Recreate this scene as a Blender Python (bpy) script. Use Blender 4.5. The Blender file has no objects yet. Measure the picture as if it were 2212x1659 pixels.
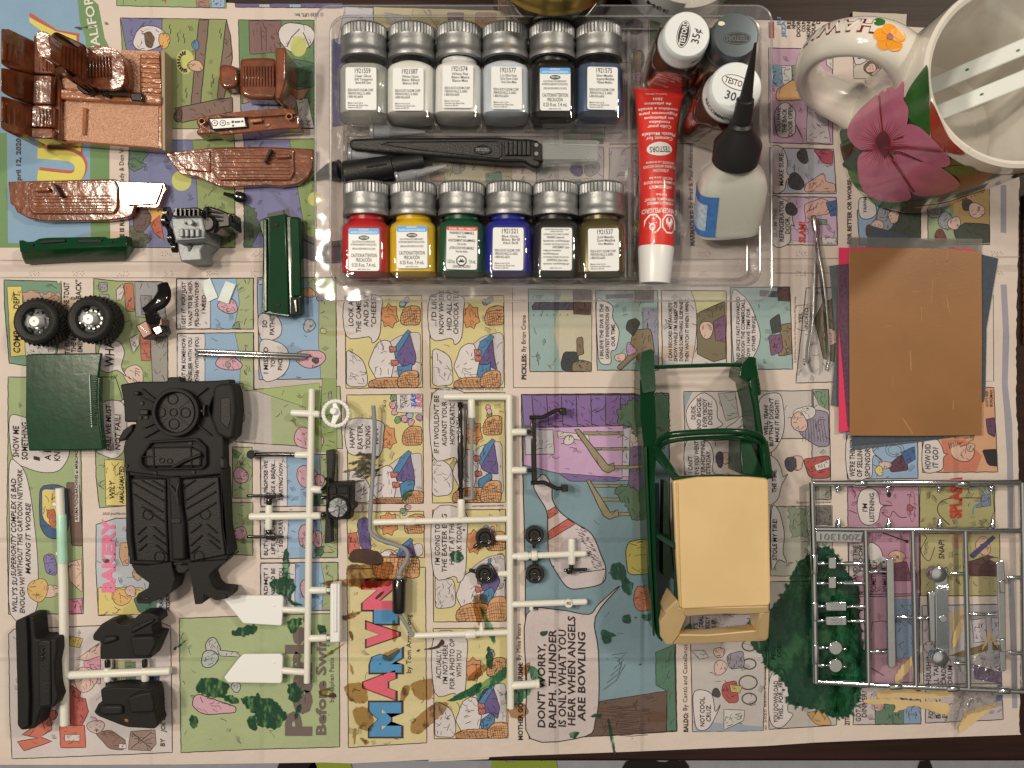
import bpy, bmesh, math, random
from mathutils import Vector, Matrix
random.seed(7)
scene = bpy.context.scene
COL = scene.collection
# ---------------------------------------------------------------- camera, room light, exposure
S = 0.2351e-3          # metres on the table top per unit of the layout grid (2212 x 1659 units)
D = 0.405              # camera height above the newspaper
cam = bpy.data.cameras.new('camera'); camo = bpy.data.objects.new('camera', cam); COL.objects.link(camo)
camo.location = (0, 0, D); cam.sensor_fit = 'HORIZONTAL'
cam.angle = 2*math.atan(2212*S/2/D); cam.clip_start = 0.01; cam.clip_end = 20
scene.camera = camo
world = bpy.data.worlds.new('World'); scene.world = world; world.use_nodes = True
wn = world.node_tree; bgn = wn.nodes['Background']
wt = wn.nodes.new('ShaderNodeTexCoord'); wsx = wn.nodes.new('ShaderNodeSeparateXYZ'); wr = wn.nodes.new('ShaderNodeValToRGB')
wn.links.new(wt.outputs['Generated'], wsx.inputs[0]); wn.links.new(wsx.outputs['Z'], wr.inputs[0]); wn.links.new(wr.outputs[0], bgn.inputs[0])
wr.color_ramp.elements[0].position = 0.0; wr.color_ramp.elements[0].color = (0.10, 0.085, 0.066, 1)      # dim room walls
wr.color_ramp.elements[1].position = 0.96; wr.color_ramp.elements[1].color = (0.92, 0.81, 0.66, 1)     # lit ceiling
e_ = wr.color_ramp.elements.new(0.72); e_.color = (0.20, 0.175, 0.14, 1)
bgn.inputs[1].default_value = 0.62
def lamp(name, loc, power, size, color):
    l = bpy.data.lights.new(name, 'AREA'); l.shape = 'DISK'; l.size = size; l.energy = power; l.color = color
    o = bpy.data.objects.new(name, l); COL.objects.link(o); o.location = loc
    o.rotation_euler = (Vector((0, 0, 0))-Vector(loc)).to_track_quat('-Z', 'Y').to_euler(); return o
WARM = (1.0, 0.875, 0.71)
for i, (bx, by) in enumerate(((-0.62, 0.33), (-0.64, 0.10), (-0.37, 0.17))):      # bulbs of the ceiling fixture
    lamp('ceiling_bulb', (bx, by, 0.95), 3.3, 0.075, WARM)
lamp('second_lamp', (0.76, 0.60, 1.00), 7.4, 0.12, WARM)
vs = scene.view_settings; vs.view_transform = 'Standard'; vs.look = 'None'; vs.exposure = -0.22; vs.gamma = 1; vs.use_curve_mapping = False
scene.cycles.use_denoising = True
scene.cycles.max_bounces = 10; scene.cycles.transparent_max_bounces = 24; scene.cycles.transmission_bounces = 8
scene.cycles.sample_clamp_indirect = 4; scene.cycles.caustics_reflective = False; scene.cycles.caustics_refractive = False
# ---------------------------------------------------------------- layout helpers
def W(x, y, z=0.0):
    f = S*(1-z/D); return Vector(((x-1106)*f, (829.5-y)*f, z))
def q(c, r, s):
    out = []
    for t in s.split():
        a = [float(v) for v in t.split(',')]
        p = (553*c+a[0]/4, 414.75*r+a[1]/4)
        if len(a) > 2: p += (a[2]/1000,)
        out.append(p)
    return out
def arc(cx, cy, rx, ry=None, n=28, a0=0, a1=360):
    ry = rx if ry is None else ry; full = abs(a1-a0) >= 360
    m = n if full else n+1
    return [(cx+rx*math.cos(math.radians(a0+(a1-a0)*i/n)), cy+ry*math.sin(math.radians(a0+(a1-a0)*i/n))) for i in range(m)]
def rnd(pts, r, n=4):
    out = []; N = len(pts)
    for i in range(N):
        p0, p1, p2 = [Vector(pts[j % N][:2]) for j in (i-1, i, i+1)]
        z = tuple(pts[i][2:])
        a, b = p0-p1, p2-p1; la, lb = a.length, b.length
        if la < 1e-9 or lb < 1e-9: continue
        d = min(r, la*.45, lb*.45); A = p1+a/la*d; B = p1+b/lb*d
        for k in range(n+1):
            t = k/n; out.append(tuple((1-t)**2*A+2*t*(1-t)*p1+t*t*B)+z)
    return out
def smooth_path(pts, n=6, closed=False):
    P = [Vector(p) for p in pts]; N = len(P); out = []
    for i in range(N if closed else N-1):
        if closed: a, b, c, d = P[i-1], P[i], P[(i+1) % N], P[(i+2) % N]
        else: a, b, c, d = P[max(i-1, 0)], P[i], P[i+1], P[min(i+2, N-1)]
        for k in range(n):
            t = k/n
            out.append(.5*((2*b)+(c-a)*t+(2*a-5*b+4*c-d)*t*t+(3*b-a-3*c+d)*t**3))
    if not closed: out.append(P[-1])
    return out
def rough_poly(pts, amp, step=6, seed=1):
    rg = random.Random(seed); out = []; N = len(pts)
    for i in range(N):
        a, b = Vector(pts[i]), Vector(pts[(i+1) % N]); L = (b-a).length; k = max(1, int(L/step))
        nn = Vector((b.y-a.y, a.x-b.x))/max(L, 1e-6)
        for j in range(k): out.append(tuple(a.lerp(b, j/k)+nn*rg.uniform(-amp, amp)))
    return out
# ---------------------------------------------------------------- materials
LIT = (1.0, 0.88, 0.72)
def lin(v):
    v /= 255.0; return v/12.92 if v <= .04045 else ((v+.055)/1.055)**2.4
def C(rgb): return tuple(min(.88, lin(rgb[i])/LIT[i]) for i in range(3))+(1,)
MATS = {}
def mat(name, rgb, rough=.5, metal=0, spec=.5, coat=0, bump=0, bscale=900, var=0, vscale=60, trans=0, alpha=1, sss=0):
    if name in MATS: return MATS[name]
    m = bpy.data.materials.new(name); m.use_nodes = True; nt = m.node_tree; b = nt.nodes['Principled BSDF']
    c = C(rgb); b.inputs['Base Color'].default_value = c
    b.inputs['Roughness'].default_value = rough; b.inputs['Metallic'].default_value = metal
    b.inputs['Specular IOR Level'].default_value = spec; b.inputs['Coat Weight'].default_value = coat
    b.inputs['Coat Roughness'].default_value = .06
    b.inputs['Transmission Weight'].default_value = trans; b.inputs['Alpha'].default_value = alpha
    g = nt.nodes.new('ShaderNodeNewGeometry')
    if sss: b.inputs['Subsurface Weight'].default_value = sss; b.inputs['Subsurface Radius'].default_value = (.004, .003, .002); b.inputs['Subsurface Scale'].default_value = 1
    if bump:
        n = nt.nodes.new('ShaderNodeTexNoise'); n.inputs['Scale'].default_value = bscale; n.inputs['Detail'].default_value = 3
        bp = nt.nodes.new('ShaderNodeBump'); bp.inputs['Strength'].default_value = min(1, bump); bp.inputs['Distance'].default_value = .0012*max(1, bump)
        nt.links.new(g.outputs['Position'], n.inputs['Vector']); nt.links.new(n.outputs[0], bp.inputs['Height']); nt.links.new(bp.outputs[0], b.inputs['Normal'])
    if var:
        n2 = nt.nodes.new('ShaderNodeTexNoise'); n2.inputs['Scale'].default_value = vscale; n2.inputs['Detail'].default_value = 4
        nt.links.new(g.outputs['Position'], n2.inputs['Vector'])
        rp = nt.nodes.new('ShaderNodeValToRGB'); rp.color_ramp.elements[0].position = .32; rp.color_ramp.elements[1].position = .68
        rp.color_ramp.elements[0].color = tuple(v*(1-var) for v in c[:3])+(1,); rp.color_ramp.elements[1].color = tuple(min(.9, v*(1+var)) for v in c[:3])+(1,)
        nt.links.new(n2.outputs[0], rp.inputs[0]); nt.links.new(rp.outputs[0], b.inputs['Base Color'])
    MATS[name] = m; return m
def paper_mat(rgb, name=None, rough=.85, var=.07):
    """newsprint ink or bare newsprint: flat colour, halftone grain, soft relief of the handled sheet"""
    name = name or 'ink_%d_%d_%d' % tuple(rgb)
    if name in MATS: return MATS[name]
    m = bpy.data.materials.new(name); m.use_nodes = True; nt = m.node_tree; b = nt.nodes['Principled BSDF']
    b.inputs['Roughness'].default_value = rough; b.inputs['Specular IOR Level'].default_value = .25
    c = C(rgb); g = nt.nodes.new('ShaderNodeNewGeometry')
    def noise(s, d=3):
        n = nt.nodes.new('ShaderNodeTexNoise'); n.inputs['Scale'].default_value = s; n.inputs['Detail'].default_value = d
        nt.links.new(g.outputs['Position'], n.inputs['Vector']); return n
    n = noise(1500, 2); n3 = noise(38, 4); ad = nt.nodes.new('ShaderNodeMath'); ad.operation = 'ADD'
    nt.links.new(n.outputs[0], ad.inputs[0]); nt.links.new(n3.outputs[0], ad.inputs[1])
    rp = nt.nodes.new('ShaderNodeValToRGB'); rp.color_ramp.elements[0].position = .7; rp.color_ramp.elements[1].position = 1.3
    mr = nt.nodes.new('ShaderNodeMapRange'); mr.inputs[1].default_value = .7; mr.inputs[2].default_value = 1.3
    rp.color_ramp.elements[0].position = 0; rp.color_ramp.elements[1].position = 1
    rp.color_ramp.elements[0].color = tuple(v*(1-var*1.3) for v in c[:3])+(1,); rp.color_ramp.elements[1].color = tuple(min(.9, v*(1+var)) for v in c[:3])+(1,)
    nt.links.new(ad.outputs[0], mr.inputs[0]); nt.links.new(mr.outputs[0], rp.inputs[0]); nt.links.new(rp.outputs[0], b.inputs['Base Color'])
    n4 = noise(13, 5); bp = nt.nodes.new('ShaderNodeBump'); bp.inputs['Strength'].default_value = .9; bp.inputs['Distance'].default_value = .008
    sx = nt.nodes.new('ShaderNodeSeparateXYZ'); nt.links.new(g.outputs['Position'], sx.inputs[0]); acc = n4.outputs[0]
    for ax, v, w, k in ((0, (1197-1106)*S, .0025, .16), (0, (1392-1106)*S, .002, -.10), (1, (829.5-572)*S, .0035, .20), (1, (829.5-1172)*S, .0025, -.12), (0, (560-1106)*S, .0025, .10), (0, (1745-1106)*S, .003, .12), (1, (829.5-1420)*S, .002, .07), (0, (330-1106)*S, .002, -.08), (0, (2060-1106)*S, .0025, .12)):
        a = nt.nodes.new('ShaderNodeMath'); a.operation = 'SUBTRACT'; a.inputs[1].default_value = v; nt.links.new(sx.outputs[ax], a.inputs[0])
        a2 = nt.nodes.new('ShaderNodeMath'); a2.operation = 'ABSOLUTE'; nt.links.new(a.outputs[0], a2.inputs[0])
        mr2 = nt.nodes.new('ShaderNodeMapRange'); mr2.inputs[1].default_value = 0; mr2.inputs[2].default_value = w; mr2.inputs[3].default_value = k; mr2.inputs[4].default_value = 0; nt.links.new(a2.outputs[0], mr2.inputs[0])
        ad2 = nt.nodes.new('ShaderNodeMath'); ad2.operation = 'ADD'; nt.links.new(acc, ad2.inputs[0]); nt.links.new(mr2.outputs[0], ad2.inputs[1]); acc = ad2.outputs[0]
    nt.links.new(acc, bp.inputs['Height']); nt.links.new(bp.outputs[0], b.inputs['Normal'])
    MATS[name] = m; return m
def clear_mat(name, tint=(.97, .97, .97), refl=.10, rough=.06, bump=0.0, haze=0.0, hazecol=(200, 195, 185), bscale=60, edge=.75):
    """thin clear plastic or glass: lets light through, fresnel sheen, optional milkiness"""
    if name in MATS: return MATS[name]
    m = bpy.data.materials.new(name); m.use_nodes = True; nt = m.node_tree; nt.nodes.clear()
    out = nt.nodes.new('ShaderNodeOutputMaterial'); t = nt.nodes.new('ShaderNodeBsdfTransparent'); gl = nt.nodes.new('ShaderNodeBsdfGlossy')
    t.inputs[0].default_value = tint+(1,); gl.inputs['Roughness'].default_value = rough; gl.inputs[0].default_value = (1, 1, 1, 1)
    lw = nt.nodes.new('ShaderNodeLayerWeight'); lw.inputs[0].default_value = .22
    ma = nt.nodes.new('ShaderNodeMath'); ma.operation = 'MULTIPLY_ADD'; ma.inputs[1].default_value = edge; ma.inputs[2].default_value = refl
    nt.links.new(lw.outputs['Facing'], ma.inputs[0])
    mx = nt.nodes.new('ShaderNodeMixShader'); nt.links.new(ma.outputs[0], mx.inputs[0])
    base = t
    if haze:
        df = nt.nodes.new('ShaderNodeBsdfDiffuse'); df.inputs[0].default_value = C(hazecol)
        mh = nt.nodes.new('ShaderNodeMixShader'); mh.inputs[0].default_value = haze
        nt.links.new(t.outputs[0], mh.inputs[1]); nt.links.new(df.outputs[0], mh.inputs[2]); base = mh
    nt.links.new(base.outputs[0], mx.inputs[1]); nt.links.new(gl.outputs[0], mx.inputs[2]); nt.links.new(mx.outputs[0], out.inputs[0])
    if bump:
        g = nt.nodes.new('ShaderNodeNewGeometry'); n = nt.nodes.new('ShaderNodeTexNoise'); n.inputs['Scale'].default_value = bscale; n.inputs['Detail'].default_value = 2
        bp = nt.nodes.new('ShaderNodeBump'); bp.inputs['Strength'].default_value = bump; bp.inputs['Distance'].default_value = .004
        nt.links.new(g.outputs['Position'], n.inputs['Vector']); nt.links.new(n.outputs[0], bp.inputs['Height'])
        nt.links.new(bp.outputs[0], gl.inputs['Normal']); nt.links.new(bp.outputs[0], lw.inputs['Normal'])
    MATS[name] = m; return m
def streak_paint(name, rgb, thin, cover=.5, scale=(260, 90, 1), rough=.25):
    """brushed paint on paper: solid where thick, broken and see-through where the brush ran dry"""
    m = bpy.data.materials.new(name); m.use_nodes = True; nt = m.node_tree; b = nt.nodes['Principled BSDF']; MATS[name] = m
    b.inputs['Roughness'].default_value = rough; b.inputs['Coat Weight'].default_value = .3; b.inputs['Base Color'].default_value = C(rgb)
    g = nt.nodes.new('ShaderNodeNewGeometry'); mp = nt.nodes.new('ShaderNodeMapping'); mp.inputs['Scale'].default_value = scale; mp.inputs['Rotation'].default_value = (0, 0, .5)
    n = nt.nodes.new('ShaderNodeTexNoise'); n.inputs['Scale'].default_value = 1.0; n.inputs['Detail'].default_value = 6; n.inputs['Roughness'].default_value = .7
    rp = nt.nodes.new('ShaderNodeValToRGB'); rp.color_ramp.elements[0].position = cover-.07; rp.color_ramp.elements[1].position = cover+.07; rp.color_ramp.elements[0].color = (1, 1, 1, 1); rp.color_ramp.elements[1].color = (0, 0, 0, 1)
    t = nt.nodes.new('ShaderNodeBsdfTransparent'); t.inputs[0].default_value = thin+(1,); mx = nt.nodes.new('ShaderNodeMixShader')
    nt.links.new(g.outputs['Position'], mp.inputs[0]); nt.links.new(mp.outputs[0], n.inputs['Vector']); nt.links.new(n.outputs[0], rp.inputs[0]); nt.links.new(rp.outputs[0], mx.inputs[0])
    nt.links.new(t.outputs[0], mx.inputs[1]); nt.links.new(b.outputs[0], mx.inputs[2]); nt.links.new(mx.outputs[0], nt.nodes['Material Output'].inputs[0]); return m
# ---------------------------------------------------------------- lettering
_TXT = {}
def text_shape(s, bold=0.0, shear=0.0):
    k = (s, bold, shear)
    if k not in _TXT:
        cu = bpy.data.curves.new('lettering', 'FONT'); cu.body = s; cu.resolution_u = 2; cu.offset = bold; cu.shear = shear
        ob = bpy.data.objects.new('lettering', cu); COL.objects.link(ob)
        dg = bpy.context.evaluated_depsgraph_get(); me = ob.evaluated_get(dg).to_mesh()
        v = [(p.co.x, p.co.y) for p in me.vertices]; f = [tuple(p.vertices) for p in me.polygons]
        ob.evaluated_get(dg).to_mesh_clear(); bpy.data.objects.remove(ob); bpy.data.curves.remove(cu)
        _TXT[k] = (v, f)
    return _TXT[k]
# ---------------------------------------------------------------- mesh builder
class MB:
    def __init__(s): s.v = []; s.f = []; s.mi = []; s.mats = []
    def idx(s, m):
        if m not in s.mats: s.mats.append(m)
        return s.mats.index(m)
    def add(s, v, f, m):
        o = len(s.v); i = s.idx(m); s.v += [tuple(p) for p in v]
        for a in f: s.f.append(tuple(o+k for k in a)); s.mi.append(i)
        return s
    def flat(s, pts, z, m):      # pts in layout units on a sheet at height z
        return s.add([W(p[0], p[1], 0).xy.to_3d()+Vector((0, 0, z)) for p in pts], [range(len(pts))], m)
    def slab(s, pts, zt, zb, m, inset=0):   # outline seen at its own height zt, straight sides down to zb
        top = [W(p[0], p[1], p[2] if len(p) > 2 else zt) for p in pts]
        a = sum((top[i].x*top[(i+1) % len(top)].y-top[(i+1) % len(top)].x*top[i].y) for i in range(len(top)))
        if a < 0: top.reverse()
        n = len(top); bot = [Vector((p.x, p.y, zb)) for p in top]
        fs = [range(n), range(2*n-1, n-1, -1)]+[(i, n+i, n+(i+1) % n, (i+1) % n) for i in range(n)]
        return s.add(top+bot, fs, m)
    def ring(s, outer, inner, zt, zb, m):   # closed band between two outlines of equal count
        n = len(outer); to = [W(p[0], p[1], zt) for p in outer]; ti = [W(p[0], p[1], zt) for p in inner]
        bo = [Vector((p.x, p.y, zb)) for p in to]; bi = [Vector((p.x, p.y, zb)) for p in ti]; f = []
        for i in range(n):
            j = (i+1) % n
            f += [(i, n+i, n+j, j), (i, j, 2*n+j, 2*n+i), (n+i, 3*n+i, 3*n+j, n+j), (2*n+i, 2*n+j, 3*n+j, 3*n+i)]
        return s.add(to+ti+bo+bi, f, m)
    def box(s, x0, x1, y0, y1, z0, z1, m, M=None):
        v = [Vector((x, y, z)) for z in (z0, z1) for y in (y0, y1) for x in (x0, x1)]
        if M: v = [M @ p for p in v]
        return s.add(v, [(0, 2, 3, 1), (4, 5, 7, 6), (0, 1, 5, 4), (2, 6, 7, 3), (0, 4, 6, 2), (1, 3, 7, 5)], m)
    def tube(s, path, r, m, n=10, caps=True, squash=1.0):
        P = [Vector(p) for p in path]; N = len(P); R = r if isinstance(r, (list, tuple)) else [r]*N; rings = []
        up = Vector((0, 0, 1))
        for i in range(N):
            t = (P[min(i+1, N-1)]-P[max(i-1, 0)]).normalized()
            if abs(t.dot(up)) > .98: up = Vector((0, 1, 0)) if abs(t.y) < .9 else Vector((1, 0, 0))
            b = t.cross(up).normalized(); u = b.cross(t).normalized()
            rings.append([P[i]+(b*math.cos(2*math.pi*k/n)+u*math.sin(2*math.pi*k/n)*squash)*R[i] for k in range(n)])
        return s.loft(rings, m, caps)
    def loft(s, rings, m, caps=True):
        n = len(rings[0]); f = []
        for i in range(len(rings)-1):
            for k in range(n):
                j = (k+1) % n; f.append((i*n+k, i*n+j, (i+1)*n+j, (i+1)*n+k))
        if caps: f += [tuple(range(n-1, -1, -1)), tuple(range((len(rings)-1)*n, len(rings)*n))]
        return s.add([p for r in rings for p in r], f, m)
    def lathe(s, prof, m, M=None, n=32, caps=True, teeth=None):
        M = M or Matrix(); rings = []
        for a, (r, h) in enumerate(prof):
            rings.append([M @ Vector((( r+(teeth if (teeth and k % 2) else 0))*math.cos(2*math.pi*k/n), (r+(teeth if (teeth and k % 2) else 0))*math.sin(2*math.pi*k/n), h)) for k in range(n)])
        return s.loft(rings, m, caps)
    def text(s, t, p0, p1, h, m, fn, bold=0.0, shear=0.0, jit=0.0):
        """lettering from p0 to p1 in a 2-D plane (y up), cap height h; fn lifts (x, y) to 3-D"""
        v, f = text_shape(t, bold, shear)
        if not v: return s
        x0 = min(p[0] for p in v); x1 = max(p[0] for p in v)
        d = Vector(p1)-Vector(p0); u = Vector((-d.y, d.x)).normalized()
        return s.add([fn(Vector(p0)+d*((p[0]-x0)/(x1-x0))+u*(p[1]/.727*h)) for p in v], f, m)
    def build(s, name, parent=None, bevel=0, smooth=38, kind=None, origin=None, segs=2):
        if parent is not None: o = parent['_o'] if '_o' in parent else (0, 0, 0); o = Vector(o)
        elif origin is not None: o = Vector(origin)
        else:
            o = Vector((sum(p[0] for p in s.v)/len(s.v), sum(p[1] for p in s.v)/len(s.v), min(p[2] for p in s.v)))
        me = bpy.data.meshes.new(name); me.from_pydata([tuple(Vector(p)-o) for p in s.v], [], s.f)
        for m in s.mats: me.materials.append(m)
        me.polygons.foreach_set('material_index', s.mi); me.update()
        if smooth:
            me.shade_smooth(); me.set_sharp_from_angle(angle=math.radians(smooth))
        ob = bpy.data.objects.new(name, me); COL.objects.link(ob)
        if parent is not None: ob.parent = parent
        else: ob.location = o
        ob['_o'] = tuple(o)
        if bevel:
            b = ob.modifiers.new('edge', 'BEVEL'); b.width = bevel; b.segments = segs; b.limit_method = 'ANGLE'; b.angle_limit = math.radians(40); b.use_clamp_overlap = True
        if kind: ob['kind'] = kind
        return ob
def tag(o, label, cat, group=None):
    o['label'] = label; o['category'] = cat; o['kind'] = 'thing'
    if group: o['group'] = group
    return o
def thing(name, label, cat, at, group=None, rot=None):
    o = bpy.data.objects.new(name, None); COL.objects.link(o); o.location = at; o.empty_display_size = .01
    if rot is not None: o.rotation_euler = rot; o['_o'] = (0, 0, 0)      # parts modelled in the thing's own axes
    else: o['_o'] = tuple(at)
    return tag(o, label, cat, group)
def plate(name, parent, pts, zt, zb, m, bevel=.0004, r=0, **k):
    return MB().slab(rnd(pts, r) if r else pts, zt, zb, m).build(name, parent, bevel=bevel, **k)
def WP(pts, z=None):
    return [W(p[0], p[1], p[2] if len(p) > 2 else z) for p in pts]
# ================================================================ table, cloth beyond it
def wood_mat(name, a, b_, scale=(2.0, 40.0, 10), rough=.38):
    m = bpy.data.materials.new(name); m.use_nodes = True; nt = m.node_tree; b = nt.nodes['Principled BSDF']; MATS[name] = m
    g = nt.nodes.new('ShaderNodeNewGeometry'); mp = nt.nodes.new('ShaderNodeMapping'); mp.inputs['Scale'].default_value = scale
    n = nt.nodes.new('ShaderNodeTexNoise'); n.inputs['Scale'].default_value = 6; n.inputs['Detail'].default_value = 8; n.inputs['Roughness'].default_value = .65
    rp = nt.nodes.new('ShaderNodeValToRGB'); rp.color_ramp.elements[0].position = .3; rp.color_ramp.elements[1].position = .72
    rp.color_ramp.elements[0].color = C(a); rp.color_ramp.elements[1].color = C(b_)
    nt.links.new(g.outputs['Position'], mp.inputs[0]); nt.links.new(mp.outputs[0], n.inputs['Vector']); nt.links.new(n.outputs[0], rp.inputs[0]); nt.links.new(rp.outputs[0], b.inputs['Base Color'])
    bp = nt.nodes.new('ShaderNodeBump'); bp.inputs['Strength'].default_value = .25; bp.inputs['Distance'].default_value = .001
    nt.links.new(n.outputs[0], bp.inputs['Height']); nt.links.new(bp.outputs[0], b.inputs['Normal'])
    b.inputs['Roughness'].default_value = rough; b.inputs['Specular IOR Level'].default_value = .25; return m
wood = wood_mat('dark_stained_wood', (30, 16, 12), (54, 31, 23), rough=.45)
e0 = W(0, 1647, -.001).y
table = MB().box(-.75, .75, e0, .62, -.026, -.0012, wood).build('table', bevel=.002, origin=(0, 0, -.026))
tag(table, 'dark stained wooden table top under the newspaper', 'table')
# chair seat cloth, lower than the table
CZ = -.30
cl = MB(); cw = mat('white_seat_cloth', (196, 190, 188), .9, bump=.3, bscale=2500, var=.06)
lime = mat('lime_print', (176, 190, 70), .9, bump=.3, bscale=2500); blk = mat('black_print', (40, 34, 32), .9, bump=.3, bscale=2500)
def cy(x, y): return W(x, y, CZ)
cl.box(-1.2, 1.2, -.9, cy(0, 1600).y, CZ-.03, CZ, cw)
cloth = cl.build('seat_cloth', bevel=.006, origin=(0, -.7, CZ-.03))
tag(cloth, 'white cloth with lime green and black leaf patches beyond the table edge', 'cloth')
for i, (x0, x1, mm) in enumerate(((608, 680, blk), (676, 756, lime), (1065, 1200, lime), (1352, 1480, blk), (1985, 2010, blk))):
    b = MB(); pts = rough_poly([(x0, 1640), (x1, 1640), (x1+12, 1700), (x0-14, 1690)], 5, 14, i)
    b.add([Vector((cy(*p).x, cy(*p).y, CZ+.0015)) for p in pts], [range(len(pts))], mm).build('leaf_patch', cloth)
# bamboo mat at the right edge of the table
bm_ = thing('bamboo_mat', 'brown slatted bamboo mat lying beside the torn newspaper edge', 'mat', W(2212, 640, -.001))
bam = wood_mat('bamboo', (70, 44, 28), (112, 78, 50), (6, 60, 10), .6)
ys = 428
while ys < 735:
    MB().tube([W(2212, ys, .0004), W(2440, ys, .0004)], .0021, bam, 8, squash=.55).build('slat', bm_); ys += 18
for x in (2230, 2320):
    MB().tube([W(x, 424, .0021), W(x, 733, .0021)], .0004, mat('mat_thread', (70, 50, 38), .9), 6).build('thread', bm_)
# ================================================================ newspaper
PAPER = (208, 186, 165); INK = (58, 46, 42)
paper = paper_mat(PAPER, 'newsprint', var=.035)
edge = [(-60, -40), (330, -6), (470, 5), (553, 9), (690, 14), (830, 19), (960, 24), (1106, 28), (1300, 33), (1480, 39), (1660, 44), (1780, 47), (2000, 60), (2192, 70)]
yy = 70; rg = random.Random(3)
while yy < 1580:
    yy += 9; edge.append((2199+4*math.sin(yy/170)+rg.uniform(-1.3, 1.3)+(2 if yy > 900 else 0), yy))
edge += [(2206, 1587), (2060, 1592), (1900, 1598), (1760, 1604), (1659, 1611), (1500, 1618), (1356, 1624), (1220, 1629), (1106, 1633), (1000, 1638), (880, 1643), (760, 1649), (700, 1647), (553, 1649), (400, 1651), (200, 1652), (-60, 1652)]
np_ = MB().slab([(p[0], p[1]) for p in edge], 0, -.0006, paper).build('newspaper', smooth=0, origin=(0, 0, 0))
tag(np_, 'open colour comics newspaper spread over the table as a work surface', 'newspaper')
un = [(p[0]+6, p[1]+5) for p in edge if p[1] > 1580 and p[0] > 640]+[(640, 1600), (2100, 1500)]
MB().slab([(1060, 1628+2), (930, 1630), (925, 1645), (1055, 1640)], -.0007, -.001, paper).build('under_page', np_)
def up(p, n): return W(p[0], p[1], 0)+Vector((0, 0, n))
def mute(rgb):      # newsprint colour is never clean
    g = sum(rgb)/3; k = .74
    return tuple(int(round((g*(1-k)+v*k)*.965)) for v in rgb)
def inside(p, poly):
    r_ = False; n = len(poly)
    for i in range(n):
        a, b_ = poly[i], poly[(i+1) % n]
        if (a[1] > p[1]) != (b_[1] > p[1]) and p[0] < (b_[0]-a[0])*(p[1]-a[1])/(b_[1]-a[1])+a[0]: r_ = not r_
    return r_
SCR = random.Random(99)
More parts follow.
